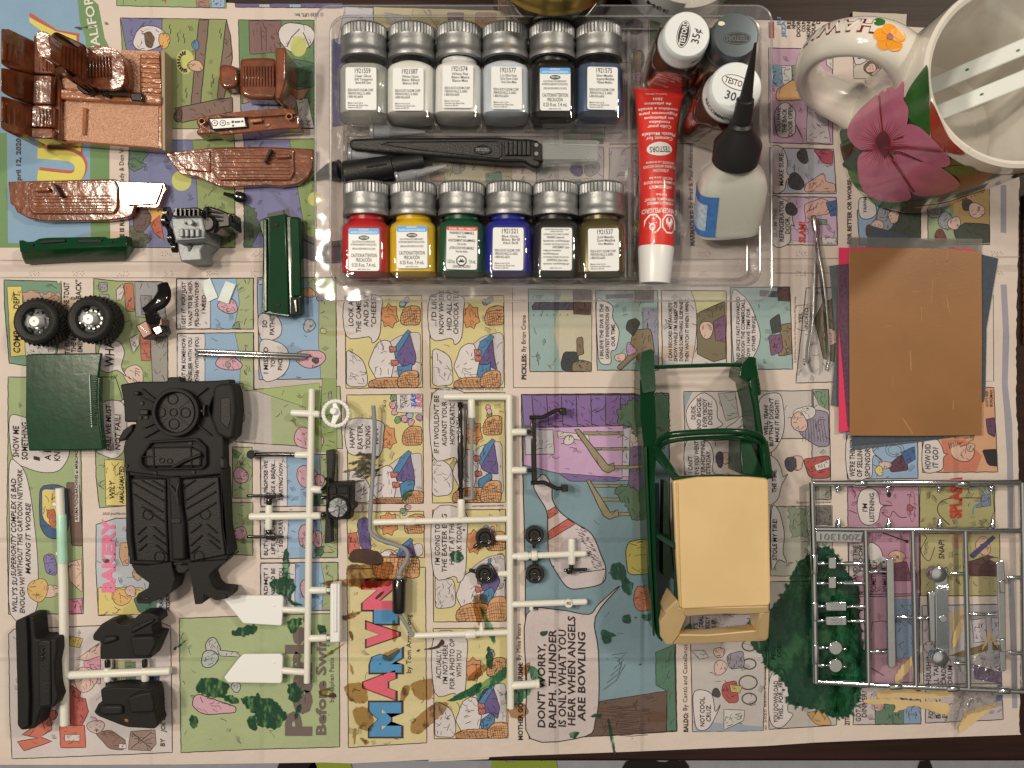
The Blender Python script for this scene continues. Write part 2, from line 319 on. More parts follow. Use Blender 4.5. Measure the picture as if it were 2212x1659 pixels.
class Panel:
    z0 = .00004; count = 0
    def __init__(s, c=0, r=0, name='comic_panel'):
        s.c, s.r = c, r; s.a = MB(); s.t = []; s.n = 0; s.name = name; Panel.count += 1; s.z0 = .00004+(Panel.count*5 % 8)*.28e-6
    def p(s, st): return q(s.c, s.r, st) if isinstance(st, str) else [(553*s.c+a[0]/4, 414.75*s.r+a[1]/4) for a in st]
    def nz(s, k=1): s.n += k; return s.z0+s.n*2.2e-6
    def line(s, pts, w=5, rgb=INK, closed=False, zk=.4):
        w /= 6.2; N = len(pts); L = []; R = []
        for i in range(N):
            a = Vector(pts[(i-1) % N if closed else max(i-1, 0)]); b = Vector(pts[(i+1) % N if closed else min(i+1, N-1)])
            d = (b-a); d = d.normalized() if d.length > 1e-6 else Vector((1, 0)); n = Vector((-d.y, d.x))*w
            L.append(Vector(pts[i])+n); R.append(Vector(pts[i])-n)
        z = s.nz(zk); m = paper_mat(mute(rgb) if rgb is not INK else rgb)
        V = [W(v.x, v.y)+Vector((0, 0, z)) for v in L+R]
        s.a.add(V, [(i, (i+1) % N, N+(i+1) % N, N+i) for i in range(N if closed else N-1)], m)
    def F(s, st, rgb, out=5, r=0, rough=0):
        pts = s.p(st)
        if r: pts = rnd(pts, r/4)
        if rough: pts = rough_poly(pts, rough/4, 5, len(s.a.v))
        elif out >= 4: pts = rough_poly(pts, .45, 9, len(s.a.v))
        s.a.flat(pts, s.nz(), paper_mat(mute(rgb)))
        if out: s.line(pts, out, closed=True)
        if out >= 3: s.scribble(pts)
    def scribble(s, pts):           # pen strokes: folds, hatching, tufts
        xs = [p[0] for p in pts]; ys = [p[1] for p in pts]; w, h = max(xs)-min(xs), max(ys)-min(ys); A = w*h
        big = A > 9000; k = min(22, 4+int(A/80)) if not big else 26; sz = max(4, min(16, math.sqrt(A)*.3)); base = SCR.uniform(0, 6.28)
        for _ in range(k):
            x, y = SCR.uniform(min(xs), max(xs)), SCR.uniform(min(ys), max(ys)); a = base+SCR.gauss(0, .5 if not big else 2); l = sz*SCR.uniform(.4, 1.1); bend = SCR.uniform(-.9, .9); st = []
            for j in range(5): st.append((x, y)); a += bend*.35; x += math.cos(a)*l/4; y += math.sin(a)*l/4
            if all(inside(q_, pts) for q_ in st): s.line(st, SCR.uniform(2.2, 4.4), INK, zk=.06)
            if big and SCR.random() < .5:
                for j in range(3):
                    st2 = [(q_[0]+2.4*(j+1)*math.sin(a), q_[1]-2.4*(j+1)*math.cos(a)) for q_ in st]
                    if all(inside(q_, pts) for q_ in st2): s.line(st2, 2, INK, zk=.06)
    def E(s, x, y, rx, ry, rgb, out=5, n=22):
        ph = SCR.uniform(0, 6.28); am = .10 if out else 0
        s.F([(x+(a-x)*f, y+(b_-y)*f) for i, (a, b_) in enumerate(arc(x, y, rx, ry, n)) for f in [1+am*math.sin(ph+2*6.283*i/n)+am*.7*math.sin(2*ph+3*6.283*i/n)]], rgb, out)
    def L(s, st, w=5, rgb=INK, sm=0):
        pts = s.p(st)
        if sm: pts = [tuple(v) for v in smooth_path(pts, sm)]
        s.line(pts, w, rgb)
    def B(s, st, rgb=(216, 194, 176), out=5, sm=5):      # speech balloon
        pts = [tuple(v) for v in smooth_path(s.p(st), sm, True)]
        s.a.flat(pts, s.nz(), paper_mat(mute(rgb))); s.line(pts, out, closed=True)
    def T(s, t, x, y0, y1, h=30, rgb=INK, bold=.012, shear=0.08, x1=None):   # reads up the sheet
        a = s.p([(x, y0), (x if x1 is None else x1, y1)]); z = .00034
        b_ = MB(); s.t.append(b_); b_.text(t, W(*a[0]).xy, W(*a[1]).xy, h/4*S, paper_mat(rgb), lambda p: Vector((p.x, p.y, z)), bold, shear)
    def H(s, t, x0, y0, x1, y1, h=30, rgb=INK, bold=.012, shear=0):          # any direction
        a = s.p([(x0, y0), (x1, y1)]); z = .00034
        b_ = MB(); s.t.append(b_); b_.text(t, W(*a[0]).xy, W(*a[1]).xy, h/4*S, paper_mat(rgb), lambda p: Vector((p.x, p.y, z)), bold, shear)
    def done(s):
        root = None
        if s.a.v: root = s.a.build(s.name, np_, smooth=0)
        for b_ in s.t: b_.build('lettering', root if root else np_, smooth=0)
        return root
SKY = (142, 168, 188); GRASS = (150, 156, 82); OLIVE = (168, 172, 108); PINK = (216, 150, 152); ORNG = (222, 140, 84); YEL = (224, 200, 112); CREAM = (218, 192, 118)
PURP = (112, 92, 132); MAUVE = (178, 130, 158); BRN = (122, 88, 64); GRY = (156, 146, 136); RED = (196, 78, 66); BLU = (72, 128, 166); WHT = (218, 197, 180); TEAL = (116, 150, 142); DGRN = (78, 112, 72); SKIN = (222, 172, 144)
# ---- banner at the upper left
b = Panel(0, 0, 'front_banner')
b.F('-60,-40 760,-40 850,40 905,330 950,420 945,1659 955,2140 0,2140 -60,2140', (116, 150, 84), 0)
b.F('-60,-40 668,-40 690,200 740,330 775,800 780,1659 785,2100 70,2100 65,1659 60,1150 -60,1150', (128, 160, 178), 0)
b.F('250,140 262,108 500,260 690,290 680,400 620,420 470,290', (200, 92, 66), 0); b.F('252,150 480,270 660,310 665,400 560,420 255,190', (232, 206, 70), 0)
b.F('330,1235 712,1270 712,1330 330,1300', (200, 92, 66), 0); b.F('320,1220 700,1262 700,1310 320,1275', (232, 206, 70), 0)
U = [(325, 1325), (560, 1345), (650, 1375), (690, 1430), (680, 1500), (630, 1540), (540, 1540), (325, 1515)]
def stroke(P_, pts, w, rgb, dx=0, dy=0): P_.line([tuple(v) for v in smooth_path([(553*P_.c+(x+dx)/4, 414.75*P_.r+(y+dy)/4) for x, y in pts], 5)], w, rgb)
stroke(b, U, 84, (200, 92, 66), 12, -18); stroke(b, U, 70, (232, 206, 70))
b.T('ALIFOR', 868, 398, -40, 78, (214, 200, 176), .02, 0, 795)
b.T('pril 12, 2020', 180, 1560, 1195, 40, (84, 74, 74), .03, 0); b.T('ady & Don W', 1070, 1565, 1268, 40, (76, 64, 60), 0, 0); b.T('E IS RO', 1072, 2045, 1880, 36, (76, 64, 60), .03, 0)
b.done()
# ---- strips along the top
p = Panel(0, 0); p.F('1005,-40 1950,-40 1955,70 1010,50', (150, 168, 96)); p.F('1400,-40 1440,-40 1436,36 1420,10', RED, 0); p.F('1690,-40 1800,-40 1810,62 1700,58', (176, 120, 96), 3); p.F('1820,-40 1940,-40 1940,66 1830,66', (150, 170, 190), 3); p.done()
p = Panel(0, 0); p.F('2030,30 2960,28 2960,70 2035,62', PURP); p.F('2240,36 2330,36 2330,64 2240,64', (190, 180, 170), 3); p.F('2500,36 2600,36 2600,66 2500,66', SKY, 3); p.done()
p = Panel(0, 0)
p.F('1040,155 1962,168 2012,1112 1460,1112 1100,1100', GRASS); p.F('1040,155 1400,165 1400,520 1110,520', (118, 112, 146), 4)
p.E(1290, 330, 150, 102, WHT); p.F('1245,285 1300,270 1340,330 1310,420 1262,400', BRN, 4, 20)
p.E(1420, 350, 45, 75, (232, 160, 70), 4)
for st in ('1720,172 1805,172 1730,915 1648,915', '1955,172 1990,300 2010,500 1935,850 1875,850', '1512,935 1880,860 2010,845 2012,965 1570,1060'): p.F(st, (138, 104, 84), 6)
p.E(1540, 1000, 34, 62, (116, 86, 70)); p.E(1540, 1000, 16, 30, (138, 104, 84), 3)
for x, y in ((1470, 210), (1540, 280), (1590, 290), (1905, 250), (1840, 640), (1610, 760)): p.L('%d,%d %d,%d %d,%d %d,%d' % (x, y, x-8, y+30, x+8, y+44, x+2, y+85), 5)
p.E(1600, 535, 78, 105, (206, 196, 88), 0)
for k in range(11): a = 1.6+k*.33; p.L('%d,%d %d,%d' % (1600+40*math.cos(a), 535-60*math.sin(a), 1600+68*math.cos(a), 535-94*math.sin(a)), 12)
p.E(1690, 570, 70, 46, (216, 160, 120), 4); p.E(1690, 390, 34, 40, (84, 128, 156), 4)
p.done()
p = Panel(0, 0)
p.F('2060,172 2712,175 2716,1112 2085,1112', (110, 140, 82)); p.F('2150,180 2430,180 2420,450 2160,470', (140, 96, 84), 4); p.E(2560, 320, 142, 140, WHT)
p.L('2255,230 2262,440', 4); p.L('2300,230 2300,440', 4); p.F('2470,500 2720,540 2715,760 2480,740', (84, 116, 84), 4, 40); p.F('2100,850 2680,760 2620,860 2100,960', (206, 140, 92), 4)
p.E(2580, 400, 70, 90, (206, 196, 88), 0); p.F('2080,900 2400,830 2420,1000 2090,1100', (150, 150, 170), 4); p.F('2560,860 2660,850 2716,1105 2600,1105', (216, 200, 180), 4)
p.L('2590,250 2520,320 2480,400', 6); p.L('2620,280 2680,420', 6); p.done()
p = Panel(0, 0)
p.F('1112,1210 2028,1208 2032,2140 1122,2140', (122, 120, 152)); p.F('1660,1212 2025,1212 2030,2136 1720,2136 1700,1600', (148, 158, 84), 3)
p.F('1116,1290 1200,1300 1290,1330 1230,1400 1270,1420 1160,1480 1116,1460', (96, 124, 86), 4, 0, 10); p.F('1130,1960 1190,1900 1240,2000 1300,2060 1260,2130 1130,2130', (104, 108, 84), 4, 0, 12)
p.E(1570, 1560, 85, 90, (206, 196, 88), 0); p.E(1350, 1850, 78, 110, (232, 160, 70), 4); p.E(1225, 1900, 84, 96, (116, 84, 72), 4); p.F('1300,1930 1380,1860 1420,2080 1330,2010', (206, 92, 62), 4)
p.L('1860,1770 1850,1830 1870,1900', 4); p.L('1970,1960 1960,2080', 4); p.done()
p = Panel(0, 0)
p.F('2108,1204 2728,1200 2735,2136 2110,2138', (122, 116, 150)); p.F('2500,1204 2728,1202 2733,2134 2660,2134 2600,1800', (142, 158, 82), 3)
p.line([tuple(v) for v in arc(553+640/4, 414.75+90/4, 115, 108, 26, 10, 170)], 150, (104, 96, 92)); p.line([tuple(v) for v in arc(553+640/4, 414.75+90/4, 102, 96, 26, 10, 170)], 10, (60, 52, 50))
p.F('2110,1760 2200,1800 2250,1980 2180,2130 2112,2130', (92, 104, 74), 4, 0, 12); p.E(2720, 1720, 60, 60, (206, 196, 88), 0); p.done()
p = Panel(1, 0, 'comic_panel'); p.F('1015,60 2212,95 2212,620 1500,620 1030,560', (200, 176, 112), 4); p.F('770,60 1010,70 1040,560 660,560 690,420', (200, 184, 176), 3); p.F('1110,110 1330,140 1360,230 1130,205', (168, 156, 140), 3)
p.F('1650,110 1800,110 1780,240 1680,270', (132, 92, 100), 3, 20); p.F('1900,110 2080,110 2060,280 1890,260', (184, 120, 88), 3, 20); p.L('1450,90 1620,300', 4); p.F('650,340 780,320 780,1080 660,1100', (112, 96, 140), 0)
p.done()
p = Panel(2, 0); p.F('180,120 260,120 270,320 300,560 180,560', (66, 108, 140), 3); p.F('260,150 640,150 640,560 300,560', (190, 164, 152), 3); p.E(430, 250, 180, 60, (170, 146, 128), 3); p.F('840,150 1180,150 1180,540 840,540', (206, 180, 164), 4); p.E(1060, 230, 80, 60, (120, 84, 84), 3); p.F('1190,180 1500,180 1520,520 1190,520', (112, 124, 76), 3); p.E(1080, 520, 60, 100, (92, 116, 88), 3); p.F('1060,430 1120,450 1110,740 1050,740', (184, 128, 84), 3); p.E(1085, 660, 60, 40, PINK, 3)
p.L('815,140 800,1210', 6); p.L('840,1245 2120,1240', 6); p.F('440,1130 790,1130 790,1240 440,1240', (132, 142, 86), 3); p.F('560,1130 680,1130 680,1240 560,1240', (184, 140, 110), 3); p.done()
# strip seen through the tray middle
p = Panel(1, 0); p.F('790,1240 1010,1240 1300,1350 1010,1600 800,1600', (196, 172, 156), 4); p.F('1550,1400 2212,1400 2212,1640 1500,1640', (196, 172, 116), 3); p.F('1500,1510 1620,1490 1640,1560 1520,1590', (176, 124, 80), 4); p.E(1750, 1440, 60, 60, (150, 130, 110), 4); p.F('930,1520 1180,1500 1180,1620 930,1620', (150, 96, 110), 0, 20); p.F('1980,1500 2120,1480 2130,1630 1990,1630', (100, 140, 92), 3, 20); p.done()
p = Panel(2, 0); p.F('210,1240 790,1270 790,2040 210,2040', (200, 176, 160), 4); p.E(560, 1470, 60, 50, (106, 76, 120), 3); p.E(690, 1450, 70, 70, (150, 140, 130), 3); p.F('420,1560 700,1540 700,1640 420,1650', (206, 186, 96), 3, 20); p.F('540,1570 690,1570 690,1659 540,1659', BLU, 3, 20); p.E(470, 1590, 40, 50, (222, 200, 120), 3)
p.T('ER By H', 105, 1640, 1470, 30, (120, 100, 90), 0, 0); p.E(640, 1755, 60, 40, (180, 84, 90), 0); p.done()
p = Panel(2, 0); p.F('840,1280 1090,1275 1090,2100 840,2100', (196, 172, 158), 4); p.L('1040,1530 1095,1520 1080,1659 1050,1740', 6); p.E(1080, 1950, 30, 60, (206, 190, 90), 4); p.F('1400,1640 1450,1640 1450,2120 1400,2120', (140, 132, 128), 3); p.done()
p = Panel(1, 0, 'copyright_line'); p.H('© 2020 UFS, Inc.', 582, 112, 332, 118, 32, (80, 68, 62), 0); p.done()
# ---- lower left strips
def pb(c, r, st, rgb, name='comic_panel'): p_ = Panel(c, r, name); p_.F(st, rgb, 6); return p_
p = pb(0, 1, '35,760 490,772 505,800 530,770 530,1140 490,1400 220,1500 80,1480 40,1000', (118, 152, 112)); p.F('62,815 188,815 220,1412 92,1422', (230, 196, 84), 4); p.T('DEPT.', 168, 1010, 860, 52); p.T('COMP', 175, 1390, 1200, 60)
p.F('200,860 520,880 515,1000 210,960', (196, 148, 110), 3, 0, 16); p.F('215,1300 480,1300 480,1395 225,1420', (212, 190, 172), 3); p.E(470, 920, 42, 26, (206, 140, 96), 4); p.done()
p = Panel(0, 1, 'caption')
p.T('THE TOAST', 598, 1010, 780, 48); p.T('D', 650, 930, 905, 40); p.T('BACK"', 702, 925, 758, 48); p.T('TE FUTUR', 602, 1400, 1190, 42); p.T('THE BA', 658, 1385, 1225, 42); p.T('EMEN', 712, 1385, 1270, 42); p.done()
p = pb(0, 1, '810,748 1020,770 1405,775 1450,1300 1452,1660 1300,1900 860,1700 830,1400 812,1000', (160, 168, 100))
p.F('1165,775 1402,778 1440,1090 1170,1080', GRY, 4); p.F('1215,890 1310,895 1310,1060 1225,1060', (140, 130, 122), 4); p.F('1070,790 1150,785 1165,1035 1090,1030', (200, 110, 72), 4, 16); p.F('1005,850 1060,790 1075,860 1050,930 1005,940', (206, 184, 166), 5); p.F('850,780 930,780 930,860 860,865', GRY, 4, 20); p.F('860,880 940,885 950,960 870,950', GRY, 4)
p.F('1210,1240 1300,1240 1300,1460 1220,1455', (206, 104, 74), 4); p.F('1115,1270 1200,1225 1205,1320 1150,1400', (206, 184, 166), 5); p.F('1300,1260 1448,1250 1450,1659 1320,1659', (160, 146, 128), 4); p.E(1160, 1590, 90, 90, (218, 180, 150), 4)
p.B('880,1300 1020,1290 1075,1380 1050,1510 1090,1590 1010,1540 930,1560 850,1500'); p.T('WHA', 985, 1510, 1290, 78); p.done()
# pig-and-friends strip: only its boxes, sky, hills and words
def talk(c, r, st, box, hill, lines, h=34, sky=SKY):
    p_ = pb(c, r, st, sky); p_.F(hill, OLIVE, 3); p_.F(box, WHT, 4, 14)
    for t, x, y0, y1 in lines: p_.T(t, x, y0, y1, h)
    return p_
p = talk(0, 1, '1525,750 2190,745 2190,1185 1525,1185', '1528,753 1818,752 1818,1180 1528,1182', '2040,748 2187,748 2187,1182 2020,1182 2070,960', [('I GET IT. YOU JUST', 1604, 1168, 775), ('WANT TO BE HELP-', 1662, 1158, 768), ('FUL. DO WHATEVER', 1718, 1162, 780), ('I NEED', 1778, 1050, 890)])
p.E(1970, 985, 92, 60, PINK, 5); p.F('2010,1150 2060,1120 2080,1180 2010,1182', (124, 150, 92), 4, 0, 8); p.done()
p = talk(0, 1, '1530,1222 2192,1215 2196,1960 1535,1960', '1533,1226 1772,1224 1772,1950 1533,1950', '2030,1220 2188,1220 2190,1950 2060,1950 2080,1450', [('BUT I\'M SOMEHOW', 1604, 1640, 1255), ('LONELIER WITH YOU', 1660, 1655, 1258), ('THAN WITHOUT YOU.', 1718, 1640, 1250)]); p.E(1975, 1480, 112, 62, PINK, 5); p.E(1970, 1490, 22, 26, GRY, 3); p.done()
p = talk(1, 1, '10,740 690,738 697,1615 28,1620', '20,752 60,750 60,800 22,800', '420,742 688,742 694,1610 560,1610 540,1300 545,950', [])
p.B('25,1070 150,1050 215,1130 215,1230 140,1280 40,1265'); p.T('SO', 95, 1172, 1108, 40); p.T('PATHETIC', 158, 1235, 1000, 40); p.B('35,1300 170,1290 270,1360 285,1500 200,1605 60,1615'); p.T('I MISSED', 105, 1570, 1340, 40); p.T('YOUR', 165, 1515, 1390, 40); p.T('PHONE', 228, 1540, 1380, 40)
p.E(460, 1155, 54, 52, (172, 166, 158), 5); p.E(455, 870, 60, 40, (226, 160, 104), 4); p.E(555, 915, 30, 30, (150, 120, 160), 4); p.E(470, 1440, 120, 85, PINK, 5); p.E(515, 1455, 32, 24, (90, 82, 80), 4); p.F('560,1180 610,1185 605,1220 560,1220', (206, 190, 120), 4); p.done()
p = pb(0, 2, '2050,50 2940,20 2960,560 2030,500', OLIVE); p.F('2060,60 2340,50 2350,520 2050,490', (190, 170, 150), 0); p.E(2070, 285, 40, 60, PINK, 5); p.F('2110,60 2760,-10 2780,560 2700,560 2640,200 2212,60', (168, 178, 96), 3); p.done()
p = pb(0, 2, '2010,545 2180,545 2180,985 2010,985', OLIVE); p.E(2080, 790, 60, 72, PINK, 5); p.F('2010,560 2090,600 2060,640 2010,630', (110, 140, 80), 4, 0, 8); p.done()
p = pb(0, 2, '1990,1025 2185,1025 2185,1478 2000,1475', OLIVE); p.E(2065, 1290, 60, 62, PINK, 5); p.done()
p = Panel(1, 2); p.F('-20,-120 700,-130 702,590 -20,610', (200, 176, 158), 0); p.F('575,-110 695,-110 700,590 520,590 560,200', (150, 162, 84), 3); p.E(420, 470, 92, 92, PINK, 5); p.E(540, 500, 42, 62, PINK, 5); p.F('625,70 650,62 658,135 632,142', GRY, 4); p.done()
p = talk(1, 2, '38,612 702,606 706,1050 42,1062', '42,618 268,616 270,1056 44,1058', '545,612 698,610 702,1046 540,1050 560,800', [('SO I PROPOSE WE', 102, 1035, 660), ('TAKE A BREAK...', 165, 990, 655), ('STARTING NOW...', 232, 1005, 655)]); p.E(440, 800, 84, 100, PINK, 5); p.E(550, 830, 38, 56, PINK, 5); p.F('500,970 570,950 590,1040 500,1045', DGRN, 3, 0, 8); p.done()
p = talk(1, 2, '36,1102 704,1106 706,1500 40,1510', '40,1108 280,1108 270,1504 42,1506', '550,1108 700,1110 702,1496 560,1498 570,1300', [('BUT I FEEL MY', 102, 1480, 1130), ('LIFE BEFORE I', 165, 1470, 1130), ('SO SORRY..', 232, 1410, 1140)]); p.E(430, 1310, 70, 90, PINK, 5); p.E(530, 1340, 46, 72, PINK, 5); p.F('510,1420 590,1400 570,1490 510,1490', DGRN, 3, 0, 8); p.done()
p = talk(1, 2, '40,1546 708,1540 712,1955 40,1960', '42,1550 340,1550 335,1945 44,1950', '560,1544 706,1544 708,1950 570,1950 590,1700', [('I ADMIT I', 102, 1870, 1590), ('WOULD BE', 165, 1840, 1590), ('WITH YOU', 232, 1830, 1590)]); p.E(430, 1770, 50, 80, PINK, 5); p.done()
# bakery strip
p = pb(0, 2, '70,-60 1000,-60 1060,140 850,190 700,580 712,1300 720,1640 720,1985 75,1990 60,1200 70,400', (160, 170, 104))
p.B('82,300 190,280 420,380 560,500 600,600 520,740 380,765 220,720 110,640'); p.T('SHOW ME', 165, 632, 360, 54); p.T('SOMETHING', 240, 655, 330, 54); p.T('I', 345, 665, 620, 54); p.T('A L', 440, 660, 560, 54); p.T('KN', 520, 665, 585, 54)
p.B('80,700 160,690 230,800 285,1100 330,1600 300,1985 90,1985 85,1300', sm=4)
for t, x, y0, y1 in (('SUPERIORITY COMPLEX IS BAD', 140, 1660, 815), ('WITHOUT THIS CARTOON NETWORK', 195, 1660, 735), ('MAKING IT WORSE', 265, 1640, 1025), ("WILLY'S SU", 150, 1968, 1665), ('ENOUGH WI', 215, 1980, 1668)): p.T(t, x, y0, y1, 44, shear=.2)
p.F('350,880 480,865 585,900 600,1220 560,1330 420,1340 345,1240 340,1000', (64, 96, 128), 5, 60); p.F('362,905 560,920 565,1220 470,1260 365,1160', (232, 196, 92), 4, 40); p.F('400,1090 470,1080 480,1240 440,1250', (220, 104, 62), 4, 0, 8)
p.F('575,850 690,860 715,1400 620,1395 600,1100', (128, 92, 74), 5, 20); p.F('645,560 685,560 685,1190 648,1190', (206, 184, 164), 0); p.T('ANIMATIONS/ARCHIVES at MRBOFFO', 675, 1180, 570, 26, shear=.15)
p.F('370,1480 460,1460 495,1560 490,1660 400,1640', (132, 110, 160), 4, 40); p.E(440, 1790, 90, 50, SKIN, 4); p.E(330, 1780, 80, 110, (230, 172, 84), 4); p.F('590,1540 705,1510 712,1800 600,1700', (226, 176, 140), 4); p.F('590,1860 715,1850 705,1980 590,1985', (222, 120, 140), 4); p.done()
p = pb(0, 2, '825,560 1080,560 1100,1050 860,1070 830,800', (168, 172, 108)); p.B('870,180 980,140 1080,200 1090,520 1000,640 880,610 830,560 850,350'); p.T('FAIL! WE MUST', 962, 575, 175, 46, shear=.15); p.T('NOT FAIL!', 1040, 570, 260, 46, shear=.15)
p.F('905,655 1070,655 1095,1052 915,1050', (232, 200, 96), 4); p.T('WILY', 990, 990, 830, 46, shear=.15); p.T('AMALGAMATED', 1072, 1035, 710, 42, shear=.15); p.L('845,860 905,830', 4); p.L('845,865 900,910', 4); p.done()
p = pb(0, 2, '830,1215 1000,1160 1260,1160 1440,1500 1440,1980 850,2000 830,1600', (190, 184, 180)); p.T('BAKERY', 990, 1800, 1165, 108, (220, 120, 140), .05, 0); p.T('2020 JoeMartin', 930, 1145, 1135, 10) if 0 else None
p.F('1040,1375 1110,1370 1110,1570 1065,1570 1030,1480', (222, 160, 110), 4); p.E(1190, 1640, 40, 60, (206, 160, 110), 4); p.F('850,1760 1230,1760 1300,1990 850,1995', (230, 196, 96), 4); p.E(1050, 1840, 78, 78, (230, 166, 82), 4); p.E(1130, 1790, 50, 44, SKIN, 4); p.F('1150,1850 1350,1780 1350,1975 1200,1975', (84, 126, 96), 4, 30); p.done()
p = Panel(0, 2, 'caption'); p.H('2020 JoeMartin', 885, 1130, 1085, 1128, 22, (110, 96, 90), 0, .2); p.T('BRAIN', 1410, 1960, 1830, 34, shear=.15); p.T('AGAIN', 1470, 1960, 1785, 34, shear=.15); p.done()
p = pb(0, 3, '75,505 120,460 600,440 1400,405 1475,435 1490,1525 105,1580 85,1200', (212, 188, 170))
p.F('150,1430 330,1400 190,1370 250,1330 440,1180 450,1330 350,1390 450,1430 210,1510', (222, 104, 74), 5); p.F('330,1160 400,1150 410,1240 350,1240', (222, 104, 74), 5); p.E(460, 1200, 38, 40, (222, 104, 74), 5); p.E(432, 1270, 22, 18, (222, 104, 74), 4)
p.F('515,1290 730,1290 742,1480 525,1485', (222, 104, 74), 5); p.F('560,1370 690,1370 690,1425 560,1425', (212, 188, 170), 4); p.F('600,930 700,1000 690,1050 740,1060 765,1170 710,1290 610,1290 600,1040', (200, 84, 66), 5)
p.F('600,520 720,540 690,620 600,600', (222, 180, 84), 4); p.F('660,720 870,570 870,700 740,730', (222, 172, 144), 4); p.F('725,740 870,690 870,930 740,910', (222, 140, 152), 4); p.E(740, 890, 110, 100, SKIN, 4); p.F('990,730 1130,730 1170,970 1000,970', (190, 176, 110), 3); p.F('1290,880 1380,860 1370,980 1310,980', (58, 84, 128), 3); p.F('1080,740 1170,740 1170,950 1090,950', (120, 140, 86), 3)
p.F('820,1350 960,1330 1090,1420 1070,1505 940,1490', (150, 106, 86), 4, 30); p.E(830, 1300, 70, 60, (206, 170, 150), 4); p.F('1130,1340 1340,1330 1350,1450 1300,1510 1110,1500', (166, 128, 108), 4); p.L('1140,1350 1310,1490', 5); p.L('1310,1350 1130,1490', 5); p.F('1030,1450 1090,1450 1090,1490 1030,1490', WHT, 4)
p.T('BY', 1425, 1470, 1400, 40); p.T('JOE MARTIN', 1430, 1350, 1050, 40, shear=.15); p.done()
# title panel
p = Panel(0, 3, 'title_panel'); p.F('1548,366 2212,342 2932,322 2936,1478 2212,1496 1564,1526', (172, 178, 112), 6)
p.T('Pearls', 2682, 1380, 430, 215, (110, 94, 84), .055, 0); p.T('Before Swine', 2815, 1372, 440, 86, (110, 94, 84), .035, 0); p.T('by Stephan Pastis', 2884, 1090, 705, 40, (110, 94, 84), .01, 0)
p.E(1840, 610, 64, 72, (190, 178, 160), 6); p.E(1810, 715, 78, 70, (176, 178, 160), 6); p.F('1880,640 2060,660 2070,700 1900,690', (190, 178, 160), 5); p.F('1690,1010 2040,1130 2040,1180 1760,1200 1650,1120', PINK, 6, 60); p.E(2040, 960, 44, 40, (176, 178, 160), 5); p.done()
